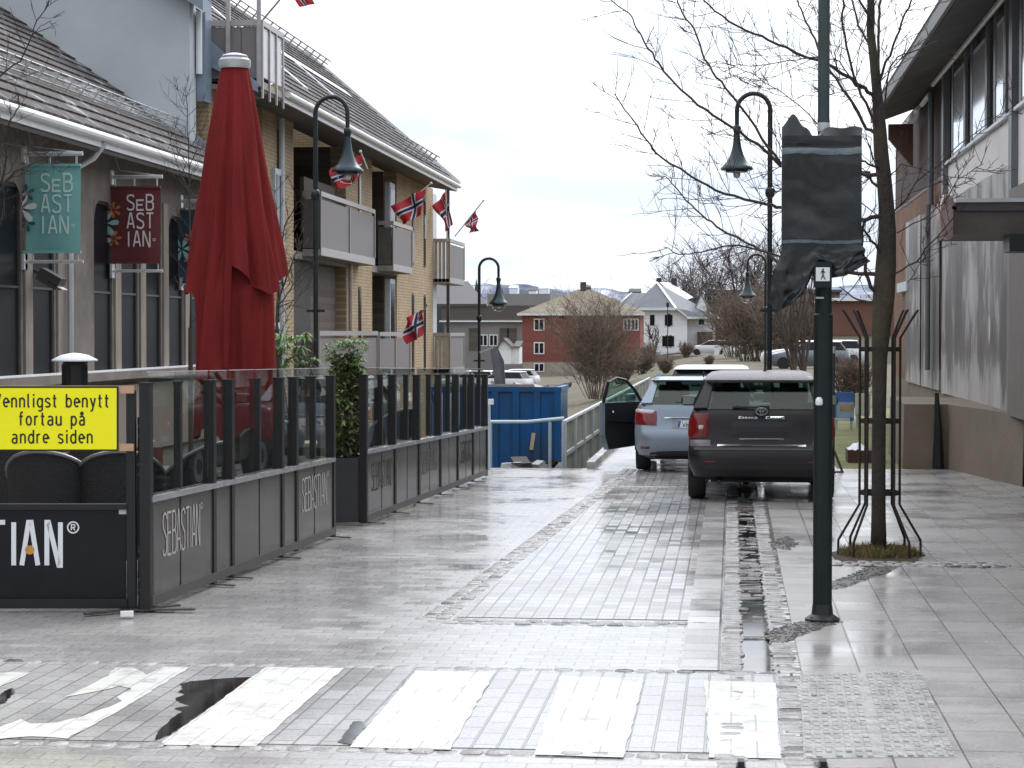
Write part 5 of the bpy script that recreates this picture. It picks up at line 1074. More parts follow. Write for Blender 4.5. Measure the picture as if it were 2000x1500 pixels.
f = MB(); cpatch(f, RS, -.52, .52, .662, .684, .02, ns=10, nz_=2); f.build('chrome_strip', 'chrome', su)
f = MB(); cpatch(f, RS, -.27, -.05, .985, 1.015, .022, ns=4, nz_=2); cpatch(f, RS, .05, .27, .985, 1.015, .022, ns=4, nz_=2); f.build('chrome_bar', 'chrome', su)
f = MB()
for i in range(5): f.box(-.24 + i * .035, -.225 + i * .035, .035, .047, .992, 1.008)
for i in range(7): f.box(.065 + i * .027, .078 + i * .027, .035, .047, .992, 1.008)
f.build('badge_lettering', 'car_black', su)
f = MB(); cpatch(f, RS, -.36, .36, .775, .955, .010, ns=6, nz_=3); rec = f.build('plate_recess', 'plate_dark', su)
f = MB(); cpatch(f, RS, -.26, .26, .735, .757, .018, ns=6, nz_=2); f.build('handle_strip', 'bumper_pale', su)
T_ = Matrix.Translation((0, .048, 1.075)) @ Matrix.Rotation(pi / 2, 4, 'X')
def oval_ring(mb, a, b_, w, cx=0, cy=0, z=0, k=24):
    vs = []
    for (aa, bb, zz) in ((a, b_, z), (a - w, b_ - w, z), (a - w * .3, b_ - w * .3, z + .008), (a - w * .7, b_ - w * .7, z + .008)): vs += [(cx + aa * cos(2 * pi * i / k), cy + bb * sin(2 * pi * i / k), zz) for i in range(k)]
    for q, r_ in ((0, 2), (2, 3), (3, 1)): mb.f += [[len(mb.v) + q * k + i, len(mb.v) + q * k + (i + 1) % k, len(mb.v) + r_ * k + (i + 1) % k, len(mb.v) + r_ * k + i] for i in range(k)]; mb.m += [0] * k
    mb.v += vs
f = MB(); oval_ring(f, .072, .050, .010); oval_ring(f, .048, .020, .008, 0, .018, .004); oval_ring(f, .020, .046, .008, 0, 0, .008); f.build('emblem', 'chrome', su, tf=T_)
f = MB(); f.lathe([(.085, -.006), (.085, .0), (0, .0)], 24); f.build('emblem_base', 'plate_dark', su, tf=T_ @ Matrix.Diagonal((1, .72, 1, 1)))
f = MB(); f.bar((.06, .075, 1.12), (-.34, .09, 1.125), .018, .02); f.obox((.03, .07, 1.115), .12, .05, .05); f.build('wiper', 'car_black', su)
f = MB(); f.tube([(.05, .75, 1.53), (.05, .70, 1.56), (.05, .62, 1.70)], [.012, .008, .003], 6); f.lathe([(.03, 1.525), (.025, 1.545), (.01, 1.555)], 10, (.05, .75, 0)); f.build('aerial', 'car_black', su)
f = MB(); f.tube([(-.5, .18, .24), (-.5, .03, .235)], .03, 10); f.build('exhaust', 'car_black', su)
f = MB(); f.box(-.6, .6, .3, 3.6, .22, .28); f.build('underbody', 'car_black', su)
p = at(1487, 975, 25.5); su.location = (p.x, 25.45, 0)

# silver hatchback with its door open
sv_ = thing('parked_car', 'silver hatchback with its front door swung open', 'car', None, 'cars parked on the right of the street')
RA = [(.20, 4.10, .20, .70, .18, .3), (.25, 4.18, .06, .82, .22, .4), (.40, 4.24, .0, .875, .22, .45), (.55, 4.24, .0, .88, .22, .45), (.64, 4.22, .05, .88, .2, .45), (.72, 4.18, .08, .875, .2, .45), (.86, 4.0, .12, .86, .2, .45), (.94, 3.5, .15, .84, .18, .4), (.975, 3.0, .17, .82, .17, .3)]
f = MB(); shell(f, RA, 6); f.build('body', 'paint_silver', sv_, smooth=35)
greenhouse(sv_, ((.17, .97, .79), (.52, 1.32, .62), (2.1, 1.36, .60), (3.05, .95, .74)), 'paint_silver', 'paint_silver', [(1.295, 2.2, .40, .65, .16, .2), (1.32, 2.18, .36, .655, .16, .2), (1.335, 2.1, .44, .64, .16, .2), (1.345, 2.0, .7, .58, .16, .2), (1.35, 1.8, .9, .48, .16, .2)])
seats(sv_, 1.75, .8, .90)
f = MB(); cpatch(f, RA, -.95, .95, .24, .62, .012, ns=18, nz_=5); f.build('rear_bumper', 'paint_silver', sv_, smooth=40)
f = MB(); cpatch(f, RA, -.66, .66, .21, .33, .022, ns=12, nz_=3, zfn=lambda u, v: .2 + v * (.13 - .05 * (abs(2 * u - 1) ** 4))); f.build('diffuser', 'car_black', sv_, smooth=40)
for s in (1, -1):
    f = MB(); cpatch(f, RA, .56, 1.02, .675, .92, .016, s, 10, 5, zfn=lambda u, v: .675 + .02 * u + (.20 + .05 * u) * v); tl = f.build('tail_light', 'lamp_red', sv_, smooth=40)
    f = MB(); cpatch(f, RA, .60, .99, .835, .915, .0205, s, 8, 3, zfn=lambda u, v: .83 + .025 * u + .065 * v); f.build('clear_lens', 'lamp_clear', tl, smooth=40)
    f = MB(); cpatch(f, RA, .66, .80, .34, .38, .02, s, 4, 3); f.build('reflector', 'reflector_red', sv_)
    for y in (.72, 3.28): wheel(sv_, s * .775, y, .312, .205)
    f = MB()
    for yc in (.72, 3.28):
        pts = [(s * .886, yc + .36 * cos(t * pi / 12), .312 + .36 * sin(t * pi / 12)) for t in range(13)]; f.slab(pts if s > 0 else pts[::-1], .03)
    f.build('wheel_arch', 'car_black', sv_)
mirror(sv_, .82, 2.75, 1.02, 'paint_silver')
f = MB(); cpatch(f, RA, -.45, .45, .775, .795, .03, ns=8, nz_=2); f.build('tailgate_strip', 'chrome', sv_)
f = MB(); cpatch(f, RA, -.34, .34, .63, .77, .008, ns=6, nz_=2); f.build('plate_recess', 'paint_greyb', sv_)
f = MB(); cpatch(f, RA, -.26, .26, .640, .748, .018, ns=6, nz_=2); pl_ = f.build('number_plate', 'plate_white', sv_)
f = MB(); cpatch(f, RA, -.258, -.215, .645, .743, .022, ns=2, nz_=2); f.build('blue_band', 'plate_blue', pl_)
vs, fcs = text_geo('VH', .07, .12); f = MB(); yv = outline(lerp_ring(RA, .69), 0, 0)[1] - .024
f.add([(-.20 + x, yv - .003 - (.69 - (.657 + y)) * -.4 * 0, .658 + y) for x, y in vs], fcs); f.build('lettering', 'ink', pl_)
f = MB(); f.bar((.05, .17, .99), (-.30, .19, 1.0), .016, .018); f.obox((.02, .165, .985), .10, .04, .04); f.build('wiper', 'car_black', sv_)
f = MB(); f.bar((.1, .6, 1.36), (.1, .52, 1.43), .02); f.build('aerial', 'car_black', sv_)
f = MB(); f.box(-.6, .6, .3, 3.9, .18, .24); f.build('underbody', 'car_black', sv_)
# the open door
hx, hy = -.87, 2.78; an = math.radians(31)
dv = Vector((-sin(an), -cos(an), 0)); dn = Vector((-cos(an), sin(an), 0))
dp = lambda d, z, o=0: Vector((hx, hy, z)) + dv * d + dn * o
f = MB(); f.slab([dp(0, .26), dp(.95, .22), dp(1.05, .45), dp(1.05, .94), dp(0, .94)], -.03); f.slab([dp(0, .26, .03), dp(.95, .22, .03), dp(1.06, .45, .03), dp(1.06, .94, .03), dp(0, .94, .03)], -.05); door = f.build('front_door', ['paint_silver'], sv_)
f = MB(); f.slab([dp(.02, .27, -.004), dp(.94, .23, -.004), dp(1.04, .46, -.004), dp(1.04, .93, -.004), dp(.02, .93, -.004)][::1], -.02)
f.slab([dp(.3, .62, -.03), dp(.95, .66, -.03), dp(.95, .72, -.03), dp(.3, .70, -.03)], -.03); f.build('door_lining', 'door_card', door)
f = MB(); pts = [dp(.02, .94, .02), dp(.22, 1.12, .01), dp(.50, 1.27, -.02), dp(.80, 1.31, -.04), dp(1.02, 1.25, -.05), dp(1.06, .94, .02)]; f.tube(pts, .026, 6); f.build('window_frame', 'car_black', door)
f = MB(); f.slab([pts[0], pts[1], pts[2], pts[3], pts[4], pts[5]], .005); f.build('door_window', 'car_glass_clear', door)
f = MB(); c = dp(.16, 1.0, .12); f.obox(c, .10, .18, .12, Matrix.Rotation(-an, 3, 'Z')); o = f.build('wing_mirror', 'paint_silver', door); bv = o.modifiers.new('b', 'BEVEL'); bv.width = .03; bv.segments = 2
f = MB(); c = dp(.86, .80, -.03); f.obox(c, .02, .12, .03); f.build('handle', 'chrome', door)
p = at(1359, 930, 30.7); sv_.location = (p.x, 30.7, 0)

# plainer cars for the far parking places
def far_car(paint, label):
    r = thing('parked_car', label, 'car', None, 'cars parked far off beyond the street')
    rg = [(.20, 4.2, .1, .75, .2, .3), (.45, 4.3, .0, .88, .22, .45), (.75, 4.2, .05, .88, .2, .45), (.90, 3.5, .1, .84, .2, .4), (.95, 3.1, .12, .82, .18, .3)]
    f = MB(); shell(f, rg, 3); f.build('body', paint, r, smooth=40)
    f = MB(); shell(f, [(.951, 3.05, .18, .80, .15, .2), (1.365, 2.2, .52, .64, .15, .2)], 3); f.build('window', 'window_dark', r, smooth=40)
    f = MB(); shell(f, [(1.366, 2.3, .44, .66, .15, .2), (1.40, 2.2, .50, .63, .15, .2), (1.425, 2.0, .75, .54, .15, .2)], 3); f.build('roof', 'snow', r, smooth=40)
    for s in (1, -1):
        for y in (.75, 3.3):
            f = MB(); f.lathe([(.2, -.1), (.31, -.1), (.31, .1), (.2, .1)], 14); f.build('wheel', 'tyre', r, tf=Matrix.Translation((s * .79, y, .31)) @ Matrix.Rotation(pi / 2, 4, 'Y'))
    return r
fw = far_car('paint_white', 'white parked car side-on above the blue container rim'); fd = far_car('paint_greyb', 'grey parked car')
def place_far(proto, px, Y, rz, label, first=False):
    p = at(px, 700, Y); loc = (p.x, p.y, ground_z(p.x, p.y) - .03)
    if first: proto.location = loc; proto.rotation_euler.z = rz; proto['label'] = label; return proto
    return dup(proto, loc, rz, label)
p = at(1389, 700, 37.0); dup(fw, (p.x, 37.0, 0), 0, 'white car in front of the silver hatchback, only its roof and rear window showing')
place_far(fw, 1035, 140, 1.25, 'white car parked below the red house, its side to the street', True)
place_far(fd, 1010, 152, 1.3, 'grey car behind the white one below the red house', True)
place_far(fw, 972, 150, 1.6, 'white car left of the leaning grey board in the container')
place_far(fw, 1052, 163, 1.4, 'white car nearest the red house basement')
for i, (px, Y, pr, rz, lb) in enumerate(((1430, 205, fw, 1.5, 'snowy white car left of the lamps beyond the brown car'), (1470, 215, fd, 1.4, 'snowy grey car between the two far lamp poles'), (1522, 200, fw, 1.6, 'snowy white car just left of the green post'), (1562, 210, fw, 1.5, 'snowy white car behind the bare stems by the green post'),
                                         (1640, 118, fw, 1.5, 'snowy white car right of the green post'), (1690, 121, fw, 1.6, 'snowy white car behind the tree guard'), (1545, 150, fw, .3, 'snowy white car low behind the brown car roof'), (1662, 108, fd, 1.5, 'snowy grey car nearest behind the tree guard'))):
    place_far(pr, px, Y, rz, lb)

# ------------------------------------------------------------------ blue container, railings, slatted fence beyond the edge
M('container_blue', (.003, .105, .32), .4, var=.25, scale=2.5, dirt=(.03, .07, .13), dscale=1.5, stretch=(1, 1, .5)); M('rim_grey', (.36, .34, .33), .6, var=.2)
cx1 = at(1095, 760, 40).x; cx0 = cx1 - 2.45; czt = at(1060, 761, 40).z; czb = ground_z(-4, 41) - .02
cn = thing('waste_container', 'blue open-topped skip full of scrap beyond the glass fence', 'container', (cx0, 40, czb))
f = MB(); f.box(cx0, cx1, 40, 40.06, czb + .12, czt - .04); f.box(cx0, cx0 + .06, 40.061, 41.7, czb + .12, czt - .04); f.box(cx1 - .06, cx1, 40.061, 41.7, czb + .12, czt - .04); f.box(cx0 + .061, cx1 - .061, 41.6, 41.7, czb + .12, czt - .04); f.box(cx0 + .061, cx1 - .061, 40.061, 41.59, czb + .13, czb + .2)
f.build('tub', 'container_blue', cn)
f = MB(); f.box(cx0 - .03, cx1 + .02, 39.96, 40.10, czt - .039, czt + .05); f.box(cx0 - .03, cx0 + .09, 40.101, 41.75, czt - .039, czt + .05); f.box(cx1 - .09, cx1 + .02, 40.101, 41.75, czt - .039, czt + .05); f.build('rim', 'container_blue', cn)
for i in range(7):
    x = cx0 + .05 + (cx1 - cx0 - .1) * i / 6; f = MB(); f.box(x - .06, x + .06, 39.93, 39.999, czb + .12, czt - .042); f.build('rib', 'container_blue', cn)
f = MB(); f.box(cx0 + .05, cx0 + .45, 40, 41.5, czb, czb + .119); f.box(cx1 - .45, cx1 - .05, 40, 41.5, czb, czb + .119); f.build('skid', 'dark_steel', cn)
f = MB(); f.box(cx0 + .06, cx1 - .5, 39.985, 40.05, czt + .052, czt + .10); f.build('rim_plank', 'rim_grey', cn)
f = MB(); pA = at(1040, 862, 39.92); f.obox(pA, .07, .01, .32, Matrix.Rotation(.15, 3, 'Y')); f.build('torn_sticker', M('sticker_cream', (.62, .52, .34), .6), cn)
M('scrap_dark', (.10, .10, .11), .6, var=.35); M('scrap_pale', (.50, .50, .50), .6, var=.3)
sb = thing('scrap_board', 'dark grey board leaning up out of the skip', 'scrap', tuple(at(975, 755, 41)))
a, b_ = at(979, 757, 41), at(966, 682, 41.3); f = MB(); f.slab([a - Vector((.09, 0, .3)), a + Vector((.10, 0, -.3)), a.lerp(b_, .7) + Vector((.14, 0, 0)), b_ + Vector((.05, 0, .05)), b_ - Vector((.09, 0, -.02)), a.lerp(b_, .5) - Vector((.10, 0, 0))], .14); f.build('board', 'scrap_dark', sb)
f = MB(); f.bar(at(937, 688, 41.2), at(963, 679, 41.2), .03); f.build('lath', 'scrap_pale', sb)
rn = random.Random(5)
for i in range(9):
    px = rn.uniform(955, 1095); p = at(px, 757, 41 + rn.uniform(0, 1.5)); f = MB()
    R = Matrix.Rotation(rn.uniform(-.5, .5), 3, 'Y') @ Matrix.Rotation(rn.uniform(-.6, .6), 3, 'Z') @ Matrix.Rotation(rn.uniform(-.4, .4), 3, 'X')
    f.obox(p - Vector((0, 0, .05)), rn.uniform(.4, .9), rn.uniform(.15, .5), rn.uniform(.04, .12), R); f.obox(p + Vector((.1, .1, -.04)), rn.uniform(.1, .3), .2, .12, R)
    tag(f.build('scrap_piece', rn.choice(['scrap_dark', 'scrap_pale', 'rim_grey'])), 'piece of scrap board lying along the top of the blue skip', 'scrap', 'scrap in the skip')
M('rail_paint', (.50, .60, .68), .4, metal=.2, var=.1)
rl = thing('railing', 'pale blue grey tube railing in front of the blue skip', 'railing', tuple(at(1030, 912, 33)))
z0 = -1.0; Yr = 32.9
tops = [at(955, 824, Yr), at(1030, 824, Yr), at(1102, 817, Yr)]
f = MB(); f.tube(tops, .028, 8); f.build('handrail', 'rail_paint', rl)
for px in (958, 1074, 1100): t_ = at(px, 822, Yr); f = MB(); f.tube([(t_.x, Yr, -1.1), (t_.x, Yr, t_.z - .02)], .026, 8); f.build('post', 'rail_paint', rl)
gpst = thing('barrier_post', 'pale post with white knob at the far end of the glass fence', 'post', tuple(at(953, 912, 31.3)))
a = at(953, 790, 31.4); f = MB(); f.box(a.x - .035, a.x + .035, 31.36, 31.44, 0, a.z); f.build('post', 'rail_paint', gpst); f = MB(); f.obox((a.x + .03, 31.4, a.z + .04), .10, .08, .08); f.build('knob', 'snow', gpst)
# slatted fence running away along the edge
sf = thing('slatted_fence', 'long weathered slat fence running away beside the open car door', 'fence', (-2.6, 33, 0))
sX = -2.62
M('slat_green', (.24, .27, .22), .7, var=.35, scale=2); 
f = MB(); y = 33.3; k = 0
while y < 68:
    zt_ = .60 + .03 * sin(y); f.box(sX - .012, sX + .012, y, y + .09, -.75 if y < 44 else -.2, zt_); y += .16 if y < 50 else .2
f.build('slats', 'slat_green', sf)
f = MB(); f.bar((sX + .03, 33.2, .62), (sX + .03, 68, .58), .05, .04); f.bar((sX + .03, 33.2, .1), (sX + .03, 68, .05), .04, .06); f.build('rail', 'pale_metal', sf)
y = 33.2
while y < 68: MB().box(sX + .013, sX + .07, y, y + .06, -1.1, .6).build('post', 'pale_metal', sf); y += 2.2
kb = struct(MB().box(-2.14, -2.02, EDGE + .01, 60, -.05, .09).build('kerb', M('kerb_stone', (.33, .32, .31), .5, var=.25, dirt=(.7, .71, .73), dscale=2)))
# rubble and snow in the gap below
mb = MB(); M('rubble_dark', (.05, .045, .045), .7, var=.5, scale=6); rn = random.Random(9)
for i in range(90):
    y = rn.uniform(33.2, 44); x = rn.uniform(-3.6, -2.3); z = 2 - .0632 * y + rn.uniform(-.45, .12); R = Matrix.Rotation(rn.uniform(0, 3), 3, 'Z') @ Matrix.Rotation(rn.uniform(-.6, .6), 3, 'X'); mb.obox((x, y, z), rn.uniform(.05, .3), rn.uniform(.05, .4), rn.uniform(.03, .15), R, 0 if rn.random() < .55 else 1)
o = mb.build('rubble', ['rubble_dark', 'scrap_pale']); o['kind'] = 'stuff'

# ------------------------------------------------------------------ houses in the distance
boards('red_boards', 'Z', (.25, .085, .07), .25, var=.12); boards('white_boards', 'Z', (.88, .89, .91), .25, var=.04, groove=.05); M('slate_pale', (.25, .215, .165), .85, spec=.2, var=.2, scale=.5, dirt=(.31, .28, .23), dscale=.3); M('slate_grey', (.17, .18, .20), .6, var=.15, scale=.6)
M('plinth', (.36, .32, .26), .85, var=.2, scale=.7); M('chimney_brick', (.05, .035, .035), .8)
def hwindow(par, x, y, z, w, h, axis='x', frame='white_metal', mid=True):
    f = MB(); t = .12
    if axis == 'x':
        f.box(x - w / 2, x + w / 2, y - .06, y, z, z + h); wd = f.build('window', frame, par); f = MB(); n = 2 if mid else 1
        for i in range(n): f.box(x - w / 2 + t + (w - t) / n * i, x - w / 2 + (w - t) / n * (i + 1), y - .08, y - .061, z + t, z + h - t)
    else:
        f.box(x, x + .06, y - w / 2, y + w / 2, z, z + h); wd = f.build('window', frame, par); f = MB(); n = 2 if mid else 1
        for i in range(n): f.box(x + .061, x + .08, y - w / 2 + t + (w - t) / n * i, y - w / 2 + (w - t) / n * (i + 1), z + t, z + h - t)
    f.build('pane', 'window_dark', wd)
YH = 220.0
a = at(1020, 620, YH); b_ = at(1250, 620, YH); hx0, hx1 = a.x, b_.x; ze = at(1100, 612, YH).z; zr_ = at(1130, 566, YH + 5).z; zb_ = ground_z((hx0 + hx1) / 2, YH) - .6
rh = thing('red_house', 'red timber house with pale hipped roof behind a brown bush', 'house', (hx0, YH, zb_))
zpl = at(1050, 706, YH).z
f = MB(); f.box(hx0, hx1, YH, YH + 9.5, zpl, ze); f.build('wall', 'red_boards', rh); f = MB(); f.box(hx0 + .05, hx1 - .05, YH + .05, YH + 9.4, zb_, zpl - .003); f.build('plinth', 'plinth', rh)
f = MB(); x0, x1, y0, y1 = hx0 - .5, hx1 + .5, YH - .5, YH + 10; xm = at(1128, 560, YH + 4.7).x; xm2 = xm + 1.6; ym = YH + 4.7
f.add([(x0, y0, ze), (x1, y0, ze), (x1, y1, ze), (x0, y1, ze), (xm, ym, zr_), (xm2, ym, zr_)], [(0, 1, 5, 4), (1, 2, 5), (2, 3, 4, 5), (3, 0, 4), (3, 2, 1, 0)]); rf = f.build('roof', 'slate_pale', rh)
f = MB(); f.box(x0, x1, y0, y0 + .12, ze - .22, ze - .003); f.box(x0, x0 + .12, y0 + .121, y1, ze - .22, ze - .003); f.build('eaves_board', 'white_metal', rf); f = MB(); f.box(xm + .3, xm + .9, ym - .3, ym + .3, zr_ - .4, zr_ + .8); f.build('chimney', 'chimney_brick', rf)
for px, py in ((1053, 634), (1053, 680), (1053, 715), (1188, 634), (1225, 634), (1240, 634), (1188, 680)):
    c = at(px, py, YH); w = 1.1 if px < 1100 else .8; hwindow(rh, c.x, YH - .003, c.z - .62, w, 1.24 if py != 715 else .95)
YW = 262.0
wa, wb, wc = at(1250, 650, YW).x, at(1342, 650, YW).x, at(1396, 650, YW + 2).x; zb_ = at(1300, 688, YW).z; zev = at(1300, 602, YW).z; zrd = at(1285, 553, YW + 6).z
wh = thing('white_house', 'white timber house with steep grey roof, gabled dormer and two chimneys', 'house', (wa, YW, zb_))
f = MB(); f.box(wa, wb, YW, YW + 10, zb_, zev); f.box(wb + .002, wc, YW + 2.0, YW + 9, zb_, at(1370, 622, YW + 2).z); f.build('wall', 'white_boards', wh)
f = MB(); xa, xb = at(1230, 600, YW - .5).x, at(1320, 600, YW - .5).x; xm = at(1284, 554, YW + 5).x
zeb = at(1345, 620, YW).z
f.add([(xa, YW - .6, zev), (xb, YW - .6, zev), (xm, YW + 3.2, zrd), (xm, YW + 9, zrd), (xa, YW + 10.5, zev), (wc + .6, YW + 10.5, zeb), (wc + .6, YW + 1.5, zeb), (wb, YW - .6, zeb)], [(0, 1, 2), (0, 2, 3, 4), (1, 7, 6, 2), (2, 6, 5, 3), (4, 3, 5)]); rf = f.build('roof', 'slate_grey', wh)
f = MB(); f.bar((xb, YW - .65, zev + .02), (xm, YW + 3.15, zrd + .05), .3, .1); f.bar((xb, YW - .65, zev + .0), (wb + .1, YW - .7, zeb), .35, .12); f.bar((xa, YW - .65, zev - .1), (xb, YW - .65, zev - .1), .2, .3); f.bar((wb, YW - .7, zeb - .05), (wc + .6, YW + 1.4, zeb - .05), .25, .25); f.build('verge_board', 'white_metal', rf)
f = MB(); sx0, sx1 = at(1292, 560, YW + 4).x, at(1335, 560, YW + 4).x; f.slab([(xm + .3, YW + 3.6, zrd + .06), (sx1, YW + 2.0, zrd - 2.3), (sx1 + 1.2, YW + 4, zrd - 1.8), (xm + 1.6, YW + 5, zrd + .06)], .03); f.build('snow_patch', 'snow', rf)
for px in (1287, 1317): c = at(px, 553, YW + 5); f = MB(); f.box(c.x - .32, c.x + .32, YW + 4.7, YW + 5.3, zrd - 1.5, at(px, 543, YW + 5).z); f.build('chimney', 'chimney_brick', rf)
dxa, dxb = at(1360, 620, YW + 1.4).x, at(1380, 620, YW + 1.4).x; dz0, dz1 = at(1370, 612, YW + 1.4).z, at(1370, 573, YW + 1.4).z; dzm = at(1370, 603, YW + 1.4).z
f = MB(); f.box(dxa, dxb, YW + 1.4, YW + 6, at(1370, 634, YW).z, dzm); f.slab([(dxa - .2, YW + 1.39, dzm), (dxb + .2, YW + 1.39, dzm), ((dxa + dxb) / 2, YW + 1.39, dz1)], .3); dm = f.build('dormer', 'white_boards', wh)
f = MB(); m_x = (dxa + dxb) / 2; f.slab([(dxa - .35, YW + 1.3, dzm - .2), (m_x, YW + 1.3, dz1 + .15), (m_x, YW + 6, dz1 + .15), (dxa - .35, YW + 6, dzm - .2)], .15); f.slab([(dxb + .35, YW + 1.3, dzm - .2), (dxb + .35, YW + 6, dzm - .2), (m_x + .001, YW + 6, dz1 + .15), (m_x + .001, YW + 1.3, dz1 + .15)], .15); f.build('dormer_roof', 'slate_grey', dm)
for px, py, w, h in ((1274, 627, .5, 1.35), (1303, 627, .5, 1.35), (1309, 627, .5, 1.35), (1298, 668, .5, 1.3), (1306, 668, .4, 1.3), (1313, 668, .4, 1.3)):
    c = at(px, py, YW); hwindow(wh, c.x, YW - .003, c.z - h / 2, w + .3, h + .2, mid=False)
c = at(1370, 628, YW + 1.4); hwindow(wh, c.x, YW + 1.397, c.z - .5, .9, 1.1, mid=False)
boards('barn_boards', 'X', (.10, .068, .052), .4, var=.25)
f = MB(); px0, px1 = at(1362, 650, YW + 2).x, at(1392, 650, YW + 2).x; f.box(px0, px1, YW + .8, YW + 1.99, zb_, at(1370, 648, YW).z); f.build('porch', 'barn_boards', wh)
c = at(1240, 590, YW + 14); ew = thing('grey_roof_house', 'grey roofed house half hidden left of the white house', 'house', (c.x, c.y, -1)); f = MB(); f.box(c.x - 3, c.x + 6, c.y, c.y + 8, -1, at(1240, 612, c.y).z); f.build('wall', 'white_boards', ew)
f = MB(); zz = at(1240, 612, c.y).z; zt_ = at(1240, 571, c.y).z; f.slab([(c.x - 3.4, c.y - .4, zz), (c.x + 6, c.y - .4, zz), (c.x + 6, c.y + 4, zt_), (c.x - .6, c.y + 4, zt_)], .2); f.build('roof', 'slate_grey', ew); f = MB(); f.bar((c.x - 3.4, c.y - .45, zz), (c.x - .6, c.y + 3.9, zt_), .25, .12); f.build('verge_board', 'white_metal', ew)
# low commercial buildings left of the red house
M('felt_roof', (.11, .10, .105), .8, var=.2, scale=.3); boards('dark_cladding', 'Z', (.115, .10, .09), .5, var=.12); M('render_pale', (.26, .25, .245), .8, var=.15, scale=.3)
def lowblock(name, label, cat, Y, l, r, tops, depth=12, band=True):
    """tops: list of (photo y top, photo y bottom, material) from the roof down"""
    xl, xr = at(l, 650, Y).x, at(r, 650, Y).x; o = thing(name, label, cat, (xl, Y, ground_z(xl, Y)))
    for i, (t_, b2, mt, nm, off) in enumerate(tops):
        z1, z0 = at(l, t_, Y).z, (at(l, b2, Y).z if b2 else ground_z(xl, Y) - .6); f = MB(); f.box(xl - off, xr + off, Y - off, Y + depth + off, z0 + .002, z1); f.build(nm, mt, o)
    return o, xl, xr
o, xl, xr = lowblock('shop_building', 'long low dark shop building behind the lamp, white roof edges', 'building', 236, 868, 1030, [(598, 626, 'dark_cladding', 'upper_wall', .3), (626, 629, 'white_metal', 'cornice', .5), (629, None, 'render_pale', 'lower_wall', 0)], 14)
f = MB(); z1 = at(900, 598, 236).z; z2 = at(880, 549, 247).z; xq = at(912, 550, 247).x; f.slab([(xl - 3, 235.5, z1 + .25), (at(952, 600, 236).x, 235.5, z1 + .25), (xq, 248, z2), (xl - 3, 248, z2)], .3); f.build('pitched_roof', 'felt_roof', o)
f = MB(); f.box(xl - .5, at(952, 600, 236).x, 235.6, 235.9, z1 + .002, z1 + .24); f.build('fascia', 'white_metal', o)
for px, w in ((944, .9), (964, .9)): c = at(px, 655, 236); hwindow(o, c.x, 235.99, c.z - 1.2, w * 1.1, 1.3, mid=True)
for px in (925, 985, 1000): c = at(px, 655, 236); f = MB(); f.box(c.x - .5, c.x + .5, 235.9, 235.99, c.z - 1.6, c.z + .8); f.build('shutter', 'dark_cladding', o)
lowblock('flat_roofed_hall', 'pale grey flat roofed hall behind the lamp bell', 'building', 262, 952, 1075, [(574, 597, 'render_pale', 'parapet', 0), (597, None, 'dark_cladding', 'wall', -.3)], 16)
lowblock('brick_hall', 'brown brick hall peeping out left of the red house roof', 'building', 290, 1036, 1100, [(577, 580, 'pale_metal', 'roof_edge', .2), (580, None, 'chimney_brick2', 'wall', 0)] if 'chimney_brick2' in MATS else [(577, 580, 'pale_metal', 'roof_edge', .2), (580, None, M('chimney_brick2', (.22, .12, .08), .8, var=.15), 'wall', 0)], 12)
c = at(990, 690, 208); sh = thing('garden_shed', 'small white shed with dark pitched roof and white gable', 'shed', (c.x, 208, c.z - 1)); w = at(1012, 690, 208).x - at(974, 690, 208).x
zt_ = at(990, 662, 208).z; ze = at(990, 676, 208).z; zb_ = at(990, 703, 208).z - .4; xm = at(983, 690, 208).x; x0 = at(974, 690, 208).x; x1 = at(997, 690, 208).x; x2 = at(1013, 690, 208).x
f = MB(); f.box(x0, x1, 208, 212, zb_, ze); f.slab([(x0, 208, ze), (x1, 208, ze), (xm, 208, zt_)], .2); f.box(x1 + .002, x2, 208.6, 211.5, zb_, ze - .1); f.build('wall', 'white_boards', sh)
f = MB(); f.slab([(xm, 207.7, zt_ + .1), (x1 + .2, 207.7, ze - .1), (x1 + .2, 212, ze - .1), (xm, 212, zt_ + .1)], .1); f.slab([(x1 + .21, 208.3, ze + .0), (x2 + .1, 208.3, ze - .05), (x2 + .1, 211.7, ze + .5), (x1 + .21, 211.7, ze + .5)], .1); f.slab([(x0 - .2, 207.7, ze - .1), (xm - .001, 207.7, zt_ + .1), (xm - .001, 212, zt_ + .1), (x0 - .2, 212, ze - .1)], .1); f.build('roof', 'felt_roof', sh)
# big brown buildings on the right, behind the trees
o, xl, xr = lowblock('brown_warehouse', 'long brown warehouse behind the bare trees, right of the white house', 'building', 300, 1392, 1640, [(566, 571, 'felt_roof', 'roof_edge', .3), (571, None, 'barn_boards', 'wall', 0)], 25)
M('red_brown_wall', (.17, .08, .06), .8, var=.2, scale=.4)
lowblock('brick_store', 'red brown brick store with pale roof, between green post and tree', 'building', 130, 1615, 1850, [(582, 588, 'snow', 'roof_edge', .3), (588, 655, 'red_brown_wall', 'wall', 0), (655, None, 'plinth', 'base', -.1)], 14)
